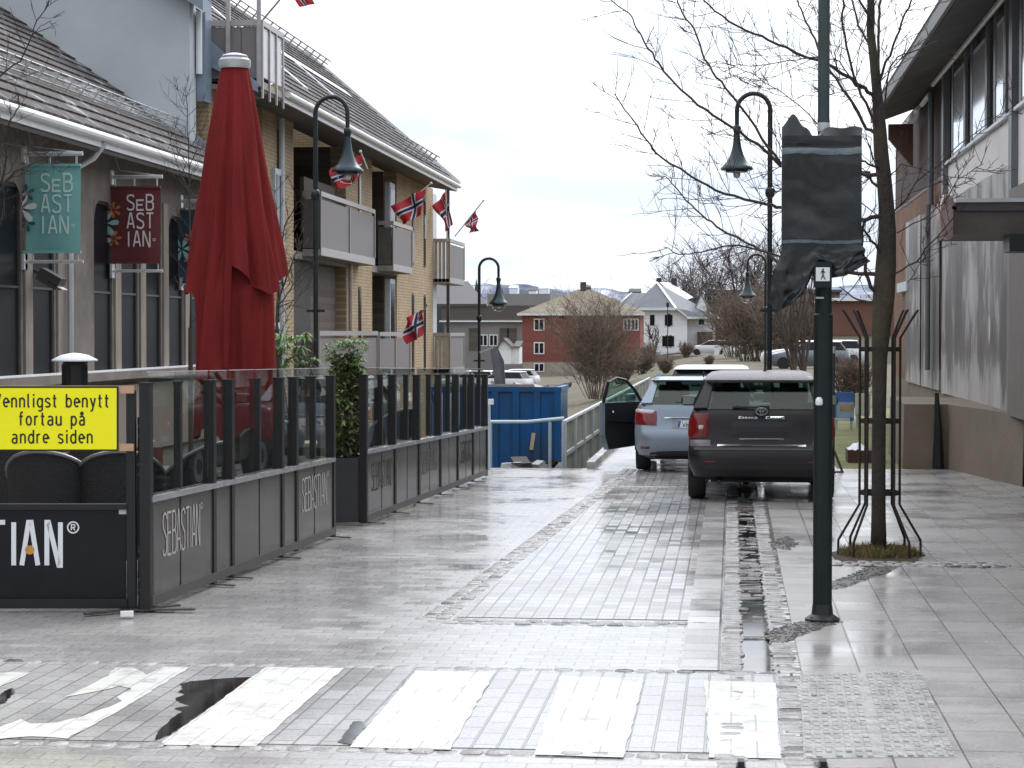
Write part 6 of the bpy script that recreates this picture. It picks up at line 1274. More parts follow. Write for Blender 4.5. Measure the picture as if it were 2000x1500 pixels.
# retaining wall and hedge line below the white house
f = MB(); a = at(1250, 694, 200); b_ = at(1640, 694, 200); f.box(a.x, b_.x, 200, 200.5, -1.5, a.z); tag(f.build('garden_wall', M('garden_wall_grey', (.25, .21, .18), .85, var=.3, scale=.5)), 'low brown garden wall in front of the white house', 'wall')
for px, lb in ((1400, 'white gate pillar before the porch of the white house'), (1416, 'white gate pillar nearest the bare hedge')):
    c = at(px, 690, 199); f = MB(); f.box(c.x - .22, c.x + .22, 199, 199.4, c.z - 1, c.z + .6); f.box(c.x - .28, c.x + .28, 198.95, 199.45, c.z + .602, c.z + .72); tag(f.build('gate_pillar', 'white_metal'), lb, 'pillar', 'gate pillars before the white house')

# ------------------------------------------------------------------ bare trees and bushes in the distance
M('bark_far', (.085, .065, .055), .9, var=.3); M('bark_pale', (.27, .235, .235), .9, var=.3); M('bark_brown', (.20, .155, .12), .9, var=.35); M('bark_red', (.16, .12, .095), .9, var=.3)
def bare_tree(name, label, base, h, spread, trunk_r, twig_r, n1, n2, n3, rnd, mt='bark_far', mt2='bark_pale', rise=.25, group=None, cat='tree', vase=.55, clump=0.0):
    r = thing(name, label, cat, tuple(base), group); base = Vector(base)
    f = MB(); top = base + Vector((rnd.uniform(-.03, .03) * h, 0, h * rise)); f.tube([base - Vector((0, 0, .3)), base.lerp(top, .5), top], [trunk_r, trunk_r * .85, trunk_r * .7], 7)
    f.build('trunk', mt, r)
    f = MB()
    def bend(p, d, l, k, r0, up, wob):
        pts = [p]; dd = d.copy()
        for i in range(k): dd = (dd + Vector((rnd.uniform(-1, 1), rnd.uniform(-1, 1), rnd.uniform(-1, 1))) * wob + Vector((0, 0, up))).normalized(); pts.append(pts[-1] + dd * l / k)
        return pts
    for i in range(n1):
        a = 2 * pi * (i + rnd.random()) / n1; s = rnd.uniform(.25, 1) * vase; d = Vector((cos(a) * s, sin(a) * s, 1 - s * .5)).normalized(); st = base.lerp(top, rnd.uniform(.45, 1)) + Vector((cos(a) * s, sin(a) * s, 0)) * clump * h; l1 = h * (1 - rise) * rnd.uniform(.75, 1.05) * (1 + .2 * spread * s)
        P = bend(st, d, l1, 6, trunk_r * .5, .05, .12); f.tube(P, [trunk_r * .5 * (1 - .8 * q / 6) + twig_r for q in range(7)], 5, False)
        for j in range(n2):
            t_ = rnd.uniform(.2, 1) * 5.99; q = int(t_); p = P[q].lerp(P[q + 1], t_ - q); d2 = (P[q + 1] - P[q]).normalized(); d2 = (d2 * .7 + Vector((rnd.uniform(-1, 1), rnd.uniform(-1, 1), rnd.uniform(-.5, .8))) * spread).normalized(); l2 = l1 * rnd.uniform(.22, .5)
            Q = bend(p, d2, l2, 4, twig_r, .06, .18); f.tube(Q, [twig_r * (2.2 - 1.4 * z / 4) for z in range(5)], 3, False)
            for k in range(n3):
                t2 = rnd.uniform(.1, 1) * 3.99; q2 = int(t2); p2 = Q[q2].lerp(Q[q2 + 1], t2 - q2); d3 = ((Q[q2 + 1] - Q[q2]).normalized() * .6 + Vector((rnd.uniform(-1, 1), rnd.uniform(-1, 1), rnd.uniform(-.6, .8)))).normalized()
                T = bend(p2, d3, l2 * rnd.uniform(.25, .6), 2, twig_r, .03, .25); f.tube(T, [twig_r, twig_r * .8, twig_r * .5], 3, False, 1)
    f.build('branches', [mt, mt2], r); return r
rn = random.Random(21)
def gb(px, Y): p = at(px, 700, Y); return (p.x, p.y, ground_z(p.x, p.y))
b0 = gb(1165, 112)
bare_tree('bare_bush', 'big brown leafless bush in front of the red house', b0, at(1158, 618, 112).z - b0[2], 1.0, .02, .0062, 50, 12, 10, rn, 'bark_brown', 'bark_brown', .02, None, 'bush', .42, .30)
for px, Y, ht, mt, lb in ((1378, 295, 500, 'bark_pale', 'pale bare tree with wide crown rising behind the right of the white house'), (1446, 290, 485, 'bark_pale', 'pale bare tree just left of the tall lamp pole'), (1500, 285, 495, 'bark_pale', 'pale bare tree behind the lamp pole and the wrapped sign'), (1330, 290, 520, 'bark_pale', 'pale bare tree behind the chimneys')):
    b0 = gb(px, Y); bare_tree('bare_tree', lb, b0, at(px, ht, Y).z - b0[2], .8, .22, .03, 11, 11, 8, rn, 'bark_far', mt, .22, 'bare trees by the white house')
for px, Y, ht, lb in ((1432, 165, 605, 'brown leafless hedge bush right of the gate pillars'), (1462, 150, 590, 'brown leafless bush behind the far lamp poles'), (1485, 150, 600, 'brown leafless bush left of the tall lamp pole'), (1530, 135, 590, 'brown leafless bush below the wrapped sign'), (1340, 185, 675, 'low leafless hedge bush before the white house'), (1215, 125, 700, 'low brown bush behind the open car door'), (1300, 120, 706, 'low brown bush above the silver hatchback roof'), (1385, 118, 700, 'low brown bush left of the lamp poles, above the white car roof'), (1255, 150, 694, 'low brown bush between the big bush and the white house lamp'), (1262, 175, 680, 'low leafless hedge bush at the red house corner'), (1580, 140, 600, 'brown leafless bush behind the green post'), (1665, 60, 715, 'russet leafless shrub on the lawn behind the tree guard')):
    b0 = gb(px, Y); bare_tree('bare_bush', lb, b0, at(px, ht, Y).z - b0[2], 1.4, .03, .010 if Y > 100 else .006, 34, 10, 8, rn, 'bark_red', 'bark_brown' if Y > 100 else 'bark_red', .02, 'leafless bushes beyond the street', 'bush', .45, .45)
for px, Y, ht, lb in ((1555, 62, 470, 'slender bare tree left of the green post, stems close together'), (1575, 66, 500, 'thin forked bare tree just left of the green post'), (1278, 190, 635, 'young bare tree in front of the white house wall')):
    b0 = gb(px, Y); bare_tree('bare_tree', lb, b0, at(px, ht, Y).z - b0[2], .5, .09, .010 if Y < 100 else .02, 5, 6, 4, rn, 'bark_far', 'bark_far', .3, 'slim bare trees', 'tree', .4)
# street lamp before the white house (thin and far)
c = gb(1304, 195); lw = thing('street_lamp', 'thin straight street lamp in front of the white house', 'street lamp', c); f = MB(); zt_ = at(1304, 600, 195).z; f.tube([c, (c[0], c[1], zt_)], .04, 6); f.build('pole', 'lamp_green', lw); f = MB(); f.lathe([(.06, zt_), (.16, zt_ + .1), (.15, zt_ + .4), (.03, zt_ + .5)], 8, (c[0], c[1], 0)); f.build('lantern', 'lamp_green', lw)
# far-off wood along the foot of the hills
mb = MB(); rn = random.Random(33)
for i in range(2600):
    x = rn.uniform(-330, 260); y = rn.uniform(480, 800); z = ground_z(x, y); h = rn.uniform(7, 13) * (1.35 if x < -.105 * y else .75); w = h * .16; k = 5
    conif = rn.random() < .35; n = 5; col = 0 if conif else 1
    if conif:
        vs = [(x + w * cos(2 * pi * q / n), y + w * sin(2 * pi * q / n), z + h * .1) for q in range(n)] + [(x, y, z + h)]; mb.add(vs, [(q, (q + 1) % n, n) for q in range(n)], 0)
    else:
        for q in range(10):
            a = rn.uniform(0, 6.3); l = h * rn.uniform(.5, 1); d = Vector((cos(a) * .4, sin(a) * .4, 1)).normalized(); p = Vector((x, y, z + h * .1)); e2 = p + d * l; s = Vector((.28, 0, 0)); mb.add([p - s * .3, p + s * .3, e2], [(0, 1, 2)], 1)
            for u_ in range(3): s0 = p.lerp(e2, rn.uniform(.3, .9)); e3 = s0 + Vector((rn.uniform(-1, 1), 0, rn.uniform(.2, 1))) * l * .3; mb.add([s0 - s * .25, s0 + s * .25, e3], [(0, 1, 2)], 1)
o = mb.build('far_wood', [M('conifer_far', (.045, .06, .055), .9, var=.3), M('birch_far', (.20, .18, .19), .9, var=.2)]); o['kind'] = 'stuff'
# far houses on the slope
for i, (px, py, Y, w, h, lb) in enumerate(((1003, 562, 1150, 4.5, 2.2, 'white house far off on the hillside left of the others'), (1062, 563, 1160, 5, 2.2, 'white house far off on the hillside nearest the red roof'), (1040, 567, 1120, 4, 2, 'pale house on the hillside between two white ones'), (1146, 561, 1150, 4, 2, 'brown roofed house on the ridge right of the red roof chimney'), (1240, 570, 1100, 6, 3, 'grey house on the ridge left of the white chimneys'))):
    c = at(px, py, Y); hs = thing('hillside_house', lb, 'house', tuple(c), 'houses far off on the hillside'); f = MB(); f.box(c.x - w / 2, c.x + w / 2, Y, Y + 8, c.z - h * 2, c.z); f.build('wall', 'white_boards' if i < 3 else 'dark_cladding', hs)
    f = MB(); f.slab([(c.x - w / 2 - .4, Y - .4, c.z), (c.x + w / 2 + .4, Y - .4, c.z), (c.x + w / 2, Y + 4, c.z + h * .6), (c.x - w / 2, Y + 4, c.z + h * .6)], .2); f.build('roof', 'snow' if i < 2 else 'felt_roof', hs)
# ------------------------------------------------------------------ sign post with wrapped sign
M('post_green', (.007, .014, .015), .45, var=.25, scale=8, spec=.3); M('post_green_upper', (.032, .05, .05), .4, var=.2, scale=8); M('bag_black', (.012, .015, .017), .27, var=.3, scale=4, bump=.5, bscale=11, stretch=(1, 1, .6)); M('tape', (.10, .13, .14), .3, var=.3, scale=12); M('black_base', (.012, .013, .014), .4)
sp0 = gp(1606, 1213); SY = sp0.y
w = thing('sign_post', 'dark green post with a sign wrapped in black plastic', 'sign post', tuple(sp0))
zj = at(1605, 618, SY).z; xt = sp0.x
f = MB(); f.tube([(xt, SY, 0), (xt, SY, zj)], .066, 20); f.lathe([(.066, zj), (.067, zj + .01), (.058, zj + .02), (.056, zj + .34)], 20, (xt, SY, 0)); f.build('lower_pole', 'post_green', w, smooth=40)
f = MB(); f.tube([(xt, SY + .06, zj - .2), (xt, SY + .06, 5.4)], .041, 16); f.build('upper_pole', 'post_green_upper', w, smooth=40)
f = MB(); f.lathe([(.12, .004), (.12, .02), (.075, .05), (.068, .12)], 20, (xt, SY, 0)); 
for a in range(4): f.lathe([(.014, .02), (.014, .035)], 6, (xt + .095 * cos(a * pi / 2 + .7), SY + .095 * sin(a * pi / 2 + .7), 0))
f.build('base_collar', 'black_base', w, smooth=40)
# the wrapped sign: crumpled bag round a panel
zA, zB_ = at(1603, 268, SY).z, at(1603, 478, SY).z; xa, xb = at(1526, 400, SY).x, at(1681, 400, SY).x
def bag(u, v, side):
    """u across, v up from the lower tape to the top"""
    x = xa + (xb - xa) * u; z = zB_ + (zA - zB_) * v
    cr = nse(x + z * .4, z - x * .5, 2.6, 1) * .046 + nse(x * 1.0, z * 1.4, 7, 2) * .012 + abs(nse(x + z * .8, z * .6, 4, 4)) * .010 + nse(x * 3, z, 9, 7) * .002
    tp = .35 + .65 * min(1, abs(v - .0) * 8) * min(1, 1)
    edge = min(1, 6 * min(u, 1 - u)) ** .5
    pinch = 1 - .55 * math.exp(-((v - .90) / .03) ** 2)
    return x, z, (.022 + .018 * edge + cr) * pinch
f = MB(); fY = SY - .10
f.grid(lambda u, v: (lambda q: (q[0], fY - q[2], q[1]))(bag(u, v, 0)), 60, 80)
f.grid(lambda u, v: (lambda q: (q[0], fY + .035 + q[2] * .8, q[1]))(bag(1 - u, v, 1)), 60, 80)
for u in (0, 1): f.grid(lambda s, v, u=u: (lambda q: (q[0], fY - q[2] + (q[2] * 1.8 + .035) * s, q[1]))(bag(u, v, 0)), 2, 80)
bagp = f.build('plastic_bag', 'bag_black', w, smooth=True)
# torn ruffle at the top
f = MB()
def ruf(u, v):
    x = xa + (xb - xa) * u; up_ = .05 + .10 * math.exp(-((u - .13) / .09) ** 2) * 1.0 + .006 * sin(u * 23) - .07 * math.exp(-((u - .42) / .08) ** 2) + .012 * u
    q = bag(u, 1, 0); return (x + .01 * v * sin(u * 9), fY - q[2] + .03 * v + .02 * v * sin(u * 14), zA + up_ * v)
f.grid(ruf, 60, 6); f.grid(lambda u, v: tuple(a + b for a, b in zip(ruf(1 - u, v * .8), (0, .05, -.0))), 60, 6); f.build('torn_top', 'bag_black', w, smooth=True)
# loose skirt below the lower tape
f = MB()
def skirt(u, v):
    x = xa + (xb - xa) * u; q = bag(u, 0, 0)
    hang = interp([(0, .40), (.10, .46), (.2, .42), (.35, .34), (.42, .22), (.55, .24), (.75, .22), (.9, .16), (1, .12)], u)
    flare = (u - .5) * .10 * v - .05 * v * (1 - u) ** 3
    d = .03 * sin(u * 16 + v * 3) * v + nse(u * 3, v * 2, 2.5, 9) * .05 * v + nse(u * 9, v * 4, 2, 3) * .02 * v
    return (x + flare + .01 * sin(v * 9 + u * 5), fY - q[2] - d - .01 * v, zB_ - hang * v)
f.grid(skirt, 60, 30); f.grid(lambda u, v: tuple(a + b for a, b in zip(skirt(1 - u, v * .9), (0, .07 + .04 * v, 0))), 60, 30); f.build('loose_skirt', 'bag_black', w, smooth=True)
for zz, hh, amp in ((at(1600, 298, SY).z, .045, .006), (at(1600, 474, SY).z, .022, .004)):
    f = MB()
    def tp_(u, v, zz=zz, hh=hh, amp=amp):
        vv = (zz - zB_) / (zA - zB_) + (v - .5) * hh / (zA - zB_); q = bag(u, max(0, vv), 0); return (q[0], fY - q[2] - .006, zz + (v - .5) * hh + amp * sin(u * 7) + amp * nse(u * 9, v, 1, 3))
    f.grid(tp_, 60, 5); f.build('tape_band', 'tape', bagp, smooth=True)
f = MB(); f.box(xa + .03, xb - .03, fY + .001, fY + .03, zB_ + .02, zA - .02); f.build('sign_panel', 'black_base', w)
f = MB(); zc = at(1604, 247, SY).z; f.tube([(xt, SY + .06, zc - .03), (xt, SY + .06, zc + .03)], .0435, 16); f.tube([(xt, SY + .06, zA - .06), (xt, SY + .06, zA + .0)], .0445, 14); f.build('clip', 'pale_metal', w)
# push-button box with walking figure
zq = at(1602, 537, SY).z; kx = (at(1614, 537, SY).x - at(1590, 537, SY).x)
f = MB(); f.box(xt - .072, xt + .05, SY - .075 - .1, SY - .066, zq - .09, zq + .085); bx_ = f.build('button_box', 'post_green', w)
f = MB(); cx = xt - .012; f.box(cx - .047, cx + .047, SY - .180, SY - .1752, zq - .047, zq + .047); pg = f.build('pictogram_plate', 'plate_white', bx_)
f = MB(); yq = SY - .1812; s = .0125
def pq(pts): f.poly([(cx + x * s, yq, zq + y * s) for x, y in pts])
pq([(.1 + .55 * cos(2 * pi * i / 10), 2.6 + .55 * sin(2 * pi * i / 10)) for i in range(10)])
yq -= .0003; pq([(-.7, 2.0), (-1.3, .6), (-1.0, .4), (-.35, 1.4), (-.4, -.2), (.5, -.2), (.55, 1.3), (1.2, .5), (1.5, .7), (.6, 2.0)])
yq -= .0003; pq([(-.4, -.19), (-.7, -1.5), (-1.1, -2.9), (-.55, -2.9), (.0, -1.3)]); yq -= .0003; pq([(-.1, -.6), (.5, -.2), (.9, -1.6), (1.5, -2.8), (.95, -2.9), (.4, -1.8)])
f.build('walking_figure', 'ink', pg)
f = MB(); 
for py in (560, 582): zz = at(1595, py, SY).z; f.box(xt - .055, xt + .0, SY - .075, SY - .0605, zz - .006, zz + .006)
f.build('strap_end', 'pale_metal', w)
zz = at(1597, 785, SY).z; f = MB(); f.lathe([(.02, 0), (.026, .01), (.024, .04), (.012, .055)], 12); f.build('white_button', 'white_metal', w, smooth=40, tf=Matrix.Translation((xt - .03, SY - .075, zz - .02)))

# ------------------------------------------------------------------ tree in its guard
M('bark', (.05, .04, .034), .85, var=.35, scale=20, bump=.7, bscale=60, dirt=(.085, .075, .04), dscale=2); M('bark_twig', (.05, .036, .032), .8, var=.3, scale=20); M('guard_rust', (.016, .012, .012), .55, metal=.1, var=.5, scale=15, dirt=(.04, .018, .012), dscale=9)
TY = gp(1716, 1085).y
tr = thing('street_tree', 'bare street tree growing through a rusty guard', 'tree', tuple(gp(1716, 1085)))
tp = [(1716, 1092), (1716, 1000), (1716, 900), (1717, 800), (1718, 700), (1721, 640), (1726, 580), (1730, 520), (1733, 450), (1731, 400), (1727, 350), (1721, 300), (1718, 250), (1713, 180), (1707, 120), (1700, 60), (1701, 0), (1704, -70), (1700, -160)]
trr = [.075, .064, .062, .062, .068, .085, .098, .092, .078, .07, .066, .066, .06, .045, .04, .036, .032, .026, .02]
f = MB(); P = [at(x, y, TY) for x, y in tp]; f.tube(P, trr, 14); 
for k in range(9): a = random.Random(k).uniform(0, 6.3); f.tube([P[0] + Vector((.05 * cos(a), .05 * sin(a), .08)), P[0] + Vector((.10 * cos(a), .10 * sin(a), .0)), P[0] + Vector((.16 * cos(a), .16 * sin(a), -.05))], [.04, .03, .015], 6)
f.build('trunk', 'bark', tr, smooth=True)
rn = random.Random(4)
bm_ = MB(); tw = MB()
def twig(p, d, l, r, depth):
    k = 3; pts = [p]; dd = d.copy()
    for i in range(k): dd = (dd + Vector((rn.uniform(-1, 1), rn.uniform(-1, 1), rn.uniform(-1, 1))) * .22 + Vector((0, 0, .07))).normalized(); pts.append(pts[-1] + dd * l / k)
    tw.tube(pts, [r, r * .85, r * .7, r * .5], 3, False)
    if depth > 0:
        for i in range(rn.randint(2, 5)):
            q = rn.randint(0, k - 1); s = pts[q].lerp(pts[q + 1], rn.random()); d2 = ((pts[q + 1] - pts[q]).normalized() * .8 + Vector((rn.uniform(-1, 1), rn.uniform(-1, 1), rn.uniform(-.6, 1))) * .8).normalized(); twig(s, d2, l * rn.uniform(.3, .6), r * .75, depth - 1)
def limb(px, y0, y1, r0, r1, dens=1.0, tl=.55):
    """a limb through photo points, drifting in depth from y0 to y1"""
    n = len(px); P = [at(x, y, TY + y0 + (y1 - y0) * i / (n - 1)) for i, (x, y) in enumerate(px)]
    Q = []
    for i in range(n - 1):
        for t in (0, .34, .67): Q.append(P[i].lerp(P[i + 1], t) + (Vector((rn.uniform(-1, 1), rn.uniform(-1, 1), rn.uniform(-1, 1))) * .012 if t else Vector()))
    Q.append(P[-1]); m = len(Q); r0 *= .68; bm_.tube(Q, [r0 + (r1 - r0) * (i / (m - 1)) ** .7 for i in range(m)], 7)
    side = 1
    for i in range(m - 1):
        seg = (Q[i + 1] - Q[i]); l = seg.length; cnt = int(l * 12.0 * dens * (.35 + .8 * i / m) + rn.random())
        for j in range(cnt):
            s = Q[i].lerp(Q[i + 1], rn.random()); d = seg.normalized(); pr = Vector((d.z, rn.uniform(-.9, .9), -d.x)) * side; side = -side
            dd = (d * .75 + pr.normalized() * .75 + Vector((0, 0, .1))).normalized(); r_ = max(.0040, (r0 + (r1 - r0) * i / m) * .28)
            twig(s, dd, tl * rn.uniform(.45, 1.2) * (1.15 - .5 * i / m), min(.0075, r_), 2 if rn.random() < .55 else 1)
limb([(1718, 245), (1707, 192), (1690, 172), (1644, 144), (1617, 126), (1554, 103), (1500, 78), (1458, 60), (1410, 30), (1374, 0), (1340, -40)], 0, -.5, .034, .006)
limb([(1718, 262), (1692, 252), (1668, 205), (1640, 165), (1617, 132), (1600, 100), (1585, 65), (1569, 30), (1558, 0), (1550, -50)], 0, .7, .026, .007)
limb([(1718, 255), (1710, 240), (1692, 201), (1668, 150), (1653, 90), (1644, 36), (1647, 0), (1648, -60)], 0, -.4, .024, .008)
limb([(1726, 345), (1683, 339), (1600, 335), (1524, 324), (1494, 294), (1446, 258), (1392, 225), (1350, 192), (1320, 165), (1287, 123), (1266, 96), (1242, 54), (1230, 27), (1200, 6), (1180, -20)], 0, .9, .032, .005)
limb([(1700, 338), (1600, 340), (1524, 318), (1500, 288), (1464, 231), (1416, 171), (1392, 141), (1371, 102), (1356, 57), (1332, 24), (1323, 0), (1312, -40)], .1, .5, .026, .006)
limb([(1732, 420), (1690, 430), (1600, 425), (1524, 405), (1500, 400), (1455, 390), (1398, 372), (1350, 345), (1290, 306), (1260, 270), (1236, 234), (1221, 216), (1200, 183)], 0, -.8, .032, .005)
limb([(1733, 540), (1680, 535), (1600, 528), (1520, 512), (1496, 491), (1460, 476), (1400, 443), (1370, 419), (1340, 392), (1316, 362), (1300, 345)], 0, 1.2, .032, .005, 1.2)
limb([(1640, 530), (1520, 500), (1442, 479), (1400, 485), (1355, 494), (1325, 497), (1296, 482)], .5, .2, .018, .004, 1.2)
limb([(1728, 575), (1700, 560), (1690, 534), (1684, 490), (1684, 460), (1688, 430)], 0, -.3, .03, .012, .8, .35)
limb([(1730, 510), (1712, 480), (1698, 462), (1690, 452), (1660, 430), (1620, 410), (1570, 395)], 0, -.6, .022, .006)
limb([(1716, 365), (1700, 348), (1683, 339), (1640, 318), (1590, 306)], 0, .4, .022, .007); limb([(1717, 330), (1700, 322), (1683, 315), (1640, 305)], 0, -.5, .018, .007)
limb([(1724, 590), (1700, 590), (1665, 580), (1640, 560)], .0, .5, .018, .006, .8)
limb([(1740, 545), (1746, 535), (1790, 512), (1818, 475), (1867, 419), (1885, 400)], 0, -.6, .016, .004, .7, .4); limb([(1772, 552), (1790, 525), (1811, 492), (1850, 455)], -.3, -.4, .006, .003, .7, .3)
limb([(1715, 190), (1718, 156), (1716, 100), (1716, 40), (1720, 0), (1724, -60)], .05, .4, .022, .012); limb([(1716, 170), (1724, 140), (1744, 90), (1760, 46), (1780, 0), (1794, -40)], 0, -.5, .022, .007)
limb([(1722, 240), (1728, 200), (1736, 140), (1752, 112), (1790, 98), (1830, 80)], 0, .5, .016, .005); limb([(1706, 110), (1696, 84), (1676, 50), (1664, 0), (1656, -50)], 0, .5, .02, .008); limb([(1701, 55), (1694, 26), (1678, 0), (1660, -40)], 0, -.4, .016, .007)
limb([(1690, 172), (1670, 168), (1640, 120), (1600, 112), (1540, 118), (1480, 128), (1430, 128), (1395, 122)], 0, -.7, .012, .003, 1.0); limb([(1693, 345), (1590, 235), (1560, 205), (1520, 175), (1480, 150), (1440, 132), (1398, 118)], .2, .8, .011, .003, 1.0)
limb([(1726, 352), (1760, 320), (1800, 330), (1850, 345), (1905, 350)], 0, -.8, .01, .003, 1.0, .4); limb([(1752, 455), (1800, 430), (1840, 400), (1870, 350), (1920, 320)], -.2, -1.1, .009, .003, 1.0, .4)
limb([(1732, 430), (1760, 400), (1790, 355), (1850, 305), (1930, 240), (1985, 205)], 0, -1.0, .012, .003, .8, .4)
bo = bm_.build('limbs', 'bark_twig', tr, smooth=True); tw.build('twigs', 'bark_twig', tr)
gd = thing('tree_guard', 'rusty steel tree guard with splayed bars around the trunk', 'tree guard', tuple(gp(1716, 1085)))
zz = lambda py: at(1716, py, TY).z; gx = at(1718.5, 800, TY).x; z0, z1, z2, z3, z4 = 0, zz(1055), zz(985), zz(660), zz(612)
for i in range(6):
    a = math.radians((0, 48, 132, 180, 228, 312)[i]); c, s_ = cos(a), sin(a); Rr = lambda r, z: (gx + r * c, TY + r * s_, z)
    f = MB(); f.tube([Rr(.365, z0), Rr(.365, z1), Rr(.178, z2), Rr(.178, z3), Rr(.31, z4), Rr(.335, z4 + .03)], .0115, 8); f.lathe([(.035, .002), (.035, .012), (.014, .014)], 8, Rr(.365, 0)); f.build('bar', 'guard_rust', gd, smooth=40)
for py in (682, 822, 962):
    f = MB(); k = 28; z = zz(py); vs = [(gx + r * cos(2 * pi * i / k), TY + r * sin(2 * pi * i / k), z + h) for h in (-.02, .02) for r in (.164, .172) for i in range(k)]
    f.add(vs, [(q * k + i, q * k + (i + 1) % k, r_ * k + (i + 1) % k, r_ * k + i) for q, r_ in ((0, 1), (1, 3), (3, 2), (2, 0)) for i in range(k)]); f.build('ring', 'guard_rust', gd)

# ------------------------------------------------------------------ long building on the right
WX = 3.8
brick('orange_brick', 'YZ', (.27, .125, .07), (.20, .09, .055), (.16, .11, .085), .24, .078, .012, bump=.5, var=.2); brick('orange_brick_x', 'XZ', (.30, .135, .075), (.23, .10, .06), (.16, .11, .085), .24, .078, .012, bump=.5, var=.2)
boards('ribbed_brown', 'Y', (.075, .05, .044), .33, var=.25, groove=.3, depth=1); M('white_panel', (.80, .76, .75), .6, var=.06, scale=1, dirt=(.68, .64, .62), dscale=1.0); M('pilaster_grey', (.17, .18, .195), .45, var=.15, scale=3); M('pilaster_brown', (.17, .145, .13), .6, var=.2, scale=3)
M('concrete_wall', (.22, .175, .13), .8, var=.18, scale=1.6, bump=.4, bscale=30, dirt=(.165, .14, .115), dscale=.8); M('eave_brown', (.075, .068, .068), .7, var=.3, scale=3, dirt=(.11, .098, .095), dscale=1.2); M('canopy_grey', (.10, .088, .075), .6, var=.2); M('pink_disc', (.62, .49, .46), .5, var=.08, scale=4)
# weathered metal-faced hoarding: pale sheets, brown run-down stains, gloss reflections painted in as blotches
m, t, b, N, L = newmat('weathered_sheen_sheet')
tc = N('ShaderNodeTexCoord'); mp = N('ShaderNodeMapping'); mp.inputs['Scale'].default_value = (1, .8, .42); L(tc.outputs['Object'], mp.inputs[0])
n1 = N('ShaderNodeTexNoise'); n1.inputs['Scale'].default_value = 1.2; n1.inputs['Detail'].default_value = 8; n1.inputs['Roughness'].default_value = .62; L(mp.outputs[0], n1.inputs['Vector'])
sx = N('ShaderNodeSeparateXYZ'); L(tc.outputs['Object'], sx.inputs[0]); zr2 = N('ShaderNodeMapRange'); zr2.inputs[1].default_value = 1.0; zr2.inputs[2].default_value = 4.3; zr2.inputs[3].default_value = -.05; zr2.inputs[4].default_value = .10; L(sx.outputs[2], zr2.inputs[0])
bd = N('ShaderNodeMapRange'); bd.inputs[1].default_value = .95; bd.inputs[2].default_value = 1.75; bd.inputs[3].default_value = .26; bd.inputs[4].default_value = 0; L(sx.outputs[2], bd.inputs[0])
a1 = N('ShaderNodeMath'); a1.operation = 'ADD'; L(n1.outputs['Fac'], a1.inputs[0]); L(zr2.outputs[0], a1.inputs[1]); a2 = N('ShaderNodeMath'); a2.operation = 'ADD'; L(a1.outputs[0], a2.inputs[0]); L(bd.outputs[0], a2.inputs[1])
r1 = N('ShaderNodeValToRGB'); e = r1.color_ramp.elements; e[0].position = .44; e[0].color = (.085, .07, .066, 1); e[1].position = .75; e[1].color = (.50, .47, .46, 1); q = e.new(.57); q.color = (.165, .147, .14, 1); q = e.new(.61); q.color = (.33, .305, .30, 1)
L(a2.outputs[0], r1.inputs[0]); L(r1.outputs[0], b.inputs['Base Color']); b.inputs['Roughness'].default_value = .45; b.inputs['Specular IOR Level'].default_value = .35
bp = N('ShaderNodeBump'); bp.inputs['Strength'].default_value = .12; bp.inputs['Distance'].default_value = .01; L(n1.outputs['Fac'], bp.inputs['Height']); L(bp.outputs[0], b.inputs['Normal'])
WY = lambda px: Yx(px, WX)
rbd = thing('brick_building', 'long building with grey hoardings, ribbed brown cladding and wide eaves', 'building', (WX, 36, 0))
Y0, Y1 = 14.0, WY(1746)
f = MB(); f.box(WX, WX + .3, Y0, WY(1850), .98, 4.62); f.box(WX, WX + .3, WY(1850) + .001, Y1, .98, 4.858); f.build('wall', 'orange_brick', rbd)
f = MB(); f.box(WX + .301, WX + 12, Y1 - .3, Y1, -.1, 6.6); f.build('end_wall', 'orange_brick_x', rbd)
f = MB(); f.box(WX - .02, WX + .3, Y0, Y1 - .05, -.1, .978); f.build('base', 'concrete_wall', rbd)
f = MB(); f.slab([(2.52, 32.05, .95), (3.15, 32.05, .95), (WX - .03, 28.4, .93), (WX - .03, 36, .93), (2.6, 36, .95)], 1.05); f.build('stair_wall', 'concrete_wall', rbd)
f = MB(); f.box(WX + .02, WX + .3, WY(1850), Y1, 4.86, 6.75); f.build('cladding', 'ribbed_brown', rbd)
f = MB(); f.box(WX - .01, WX + .019, WY(1848), Y1, 4.80, 4.859); f.build('cladding_trim', 'pilaster_brown', rbd)
# upper band on the near side: white spandrels, windows, pilasters
yU = WY(1852); f = MB(); f.box(WX - .03, WX - .002, Y0, yU, 3.9, 4.98); f.build('spandrel', 'white_panel', rbd)
f = MB(); f.box(WX + .05, WX + .3, Y0, yU - .0, 4.622, 6.75); f.build('upper_wall', 'pilaster_brown', rbd)
wins = [(1867, 1886), (1905, 1928), (1951, 1964)]
ys = [(WY(b_), WY(a)) for a, b_ in wins]; stp = ys[1][1] - ys[2][1]
y = ys[2][0] - stp * 1.05
while y > Y0 + 2: ys.append((y - .2, y + 1.1)); y -= 2.3
for a, c in ys:
    f = MB(); f.box(WX - .044, WX + .05, a - .08, c + .08, 4.99, 6.42); wd = f.build('window', 'pale_frame', rbd); f = MB(); f.box(WX - .055, WX - .045, a, c, 5.06, 6.34); f.build('pane', M('sky_white_pane', (.70, .72, .74), .12, var=.04, coat=1) if 'sky_white_pane' not in MATS else 'sky_white_pane', wd)  # the pane's white base colour paints in the reflected sky
for a, c in ys:
    for u, v in ((a - .30, a - .10), (c + .10, c + .34)): MB().box(WX - .058, WX - .013, u, v, 4.99, 6.6).build('pilaster', 'pilaster_grey', rbd)
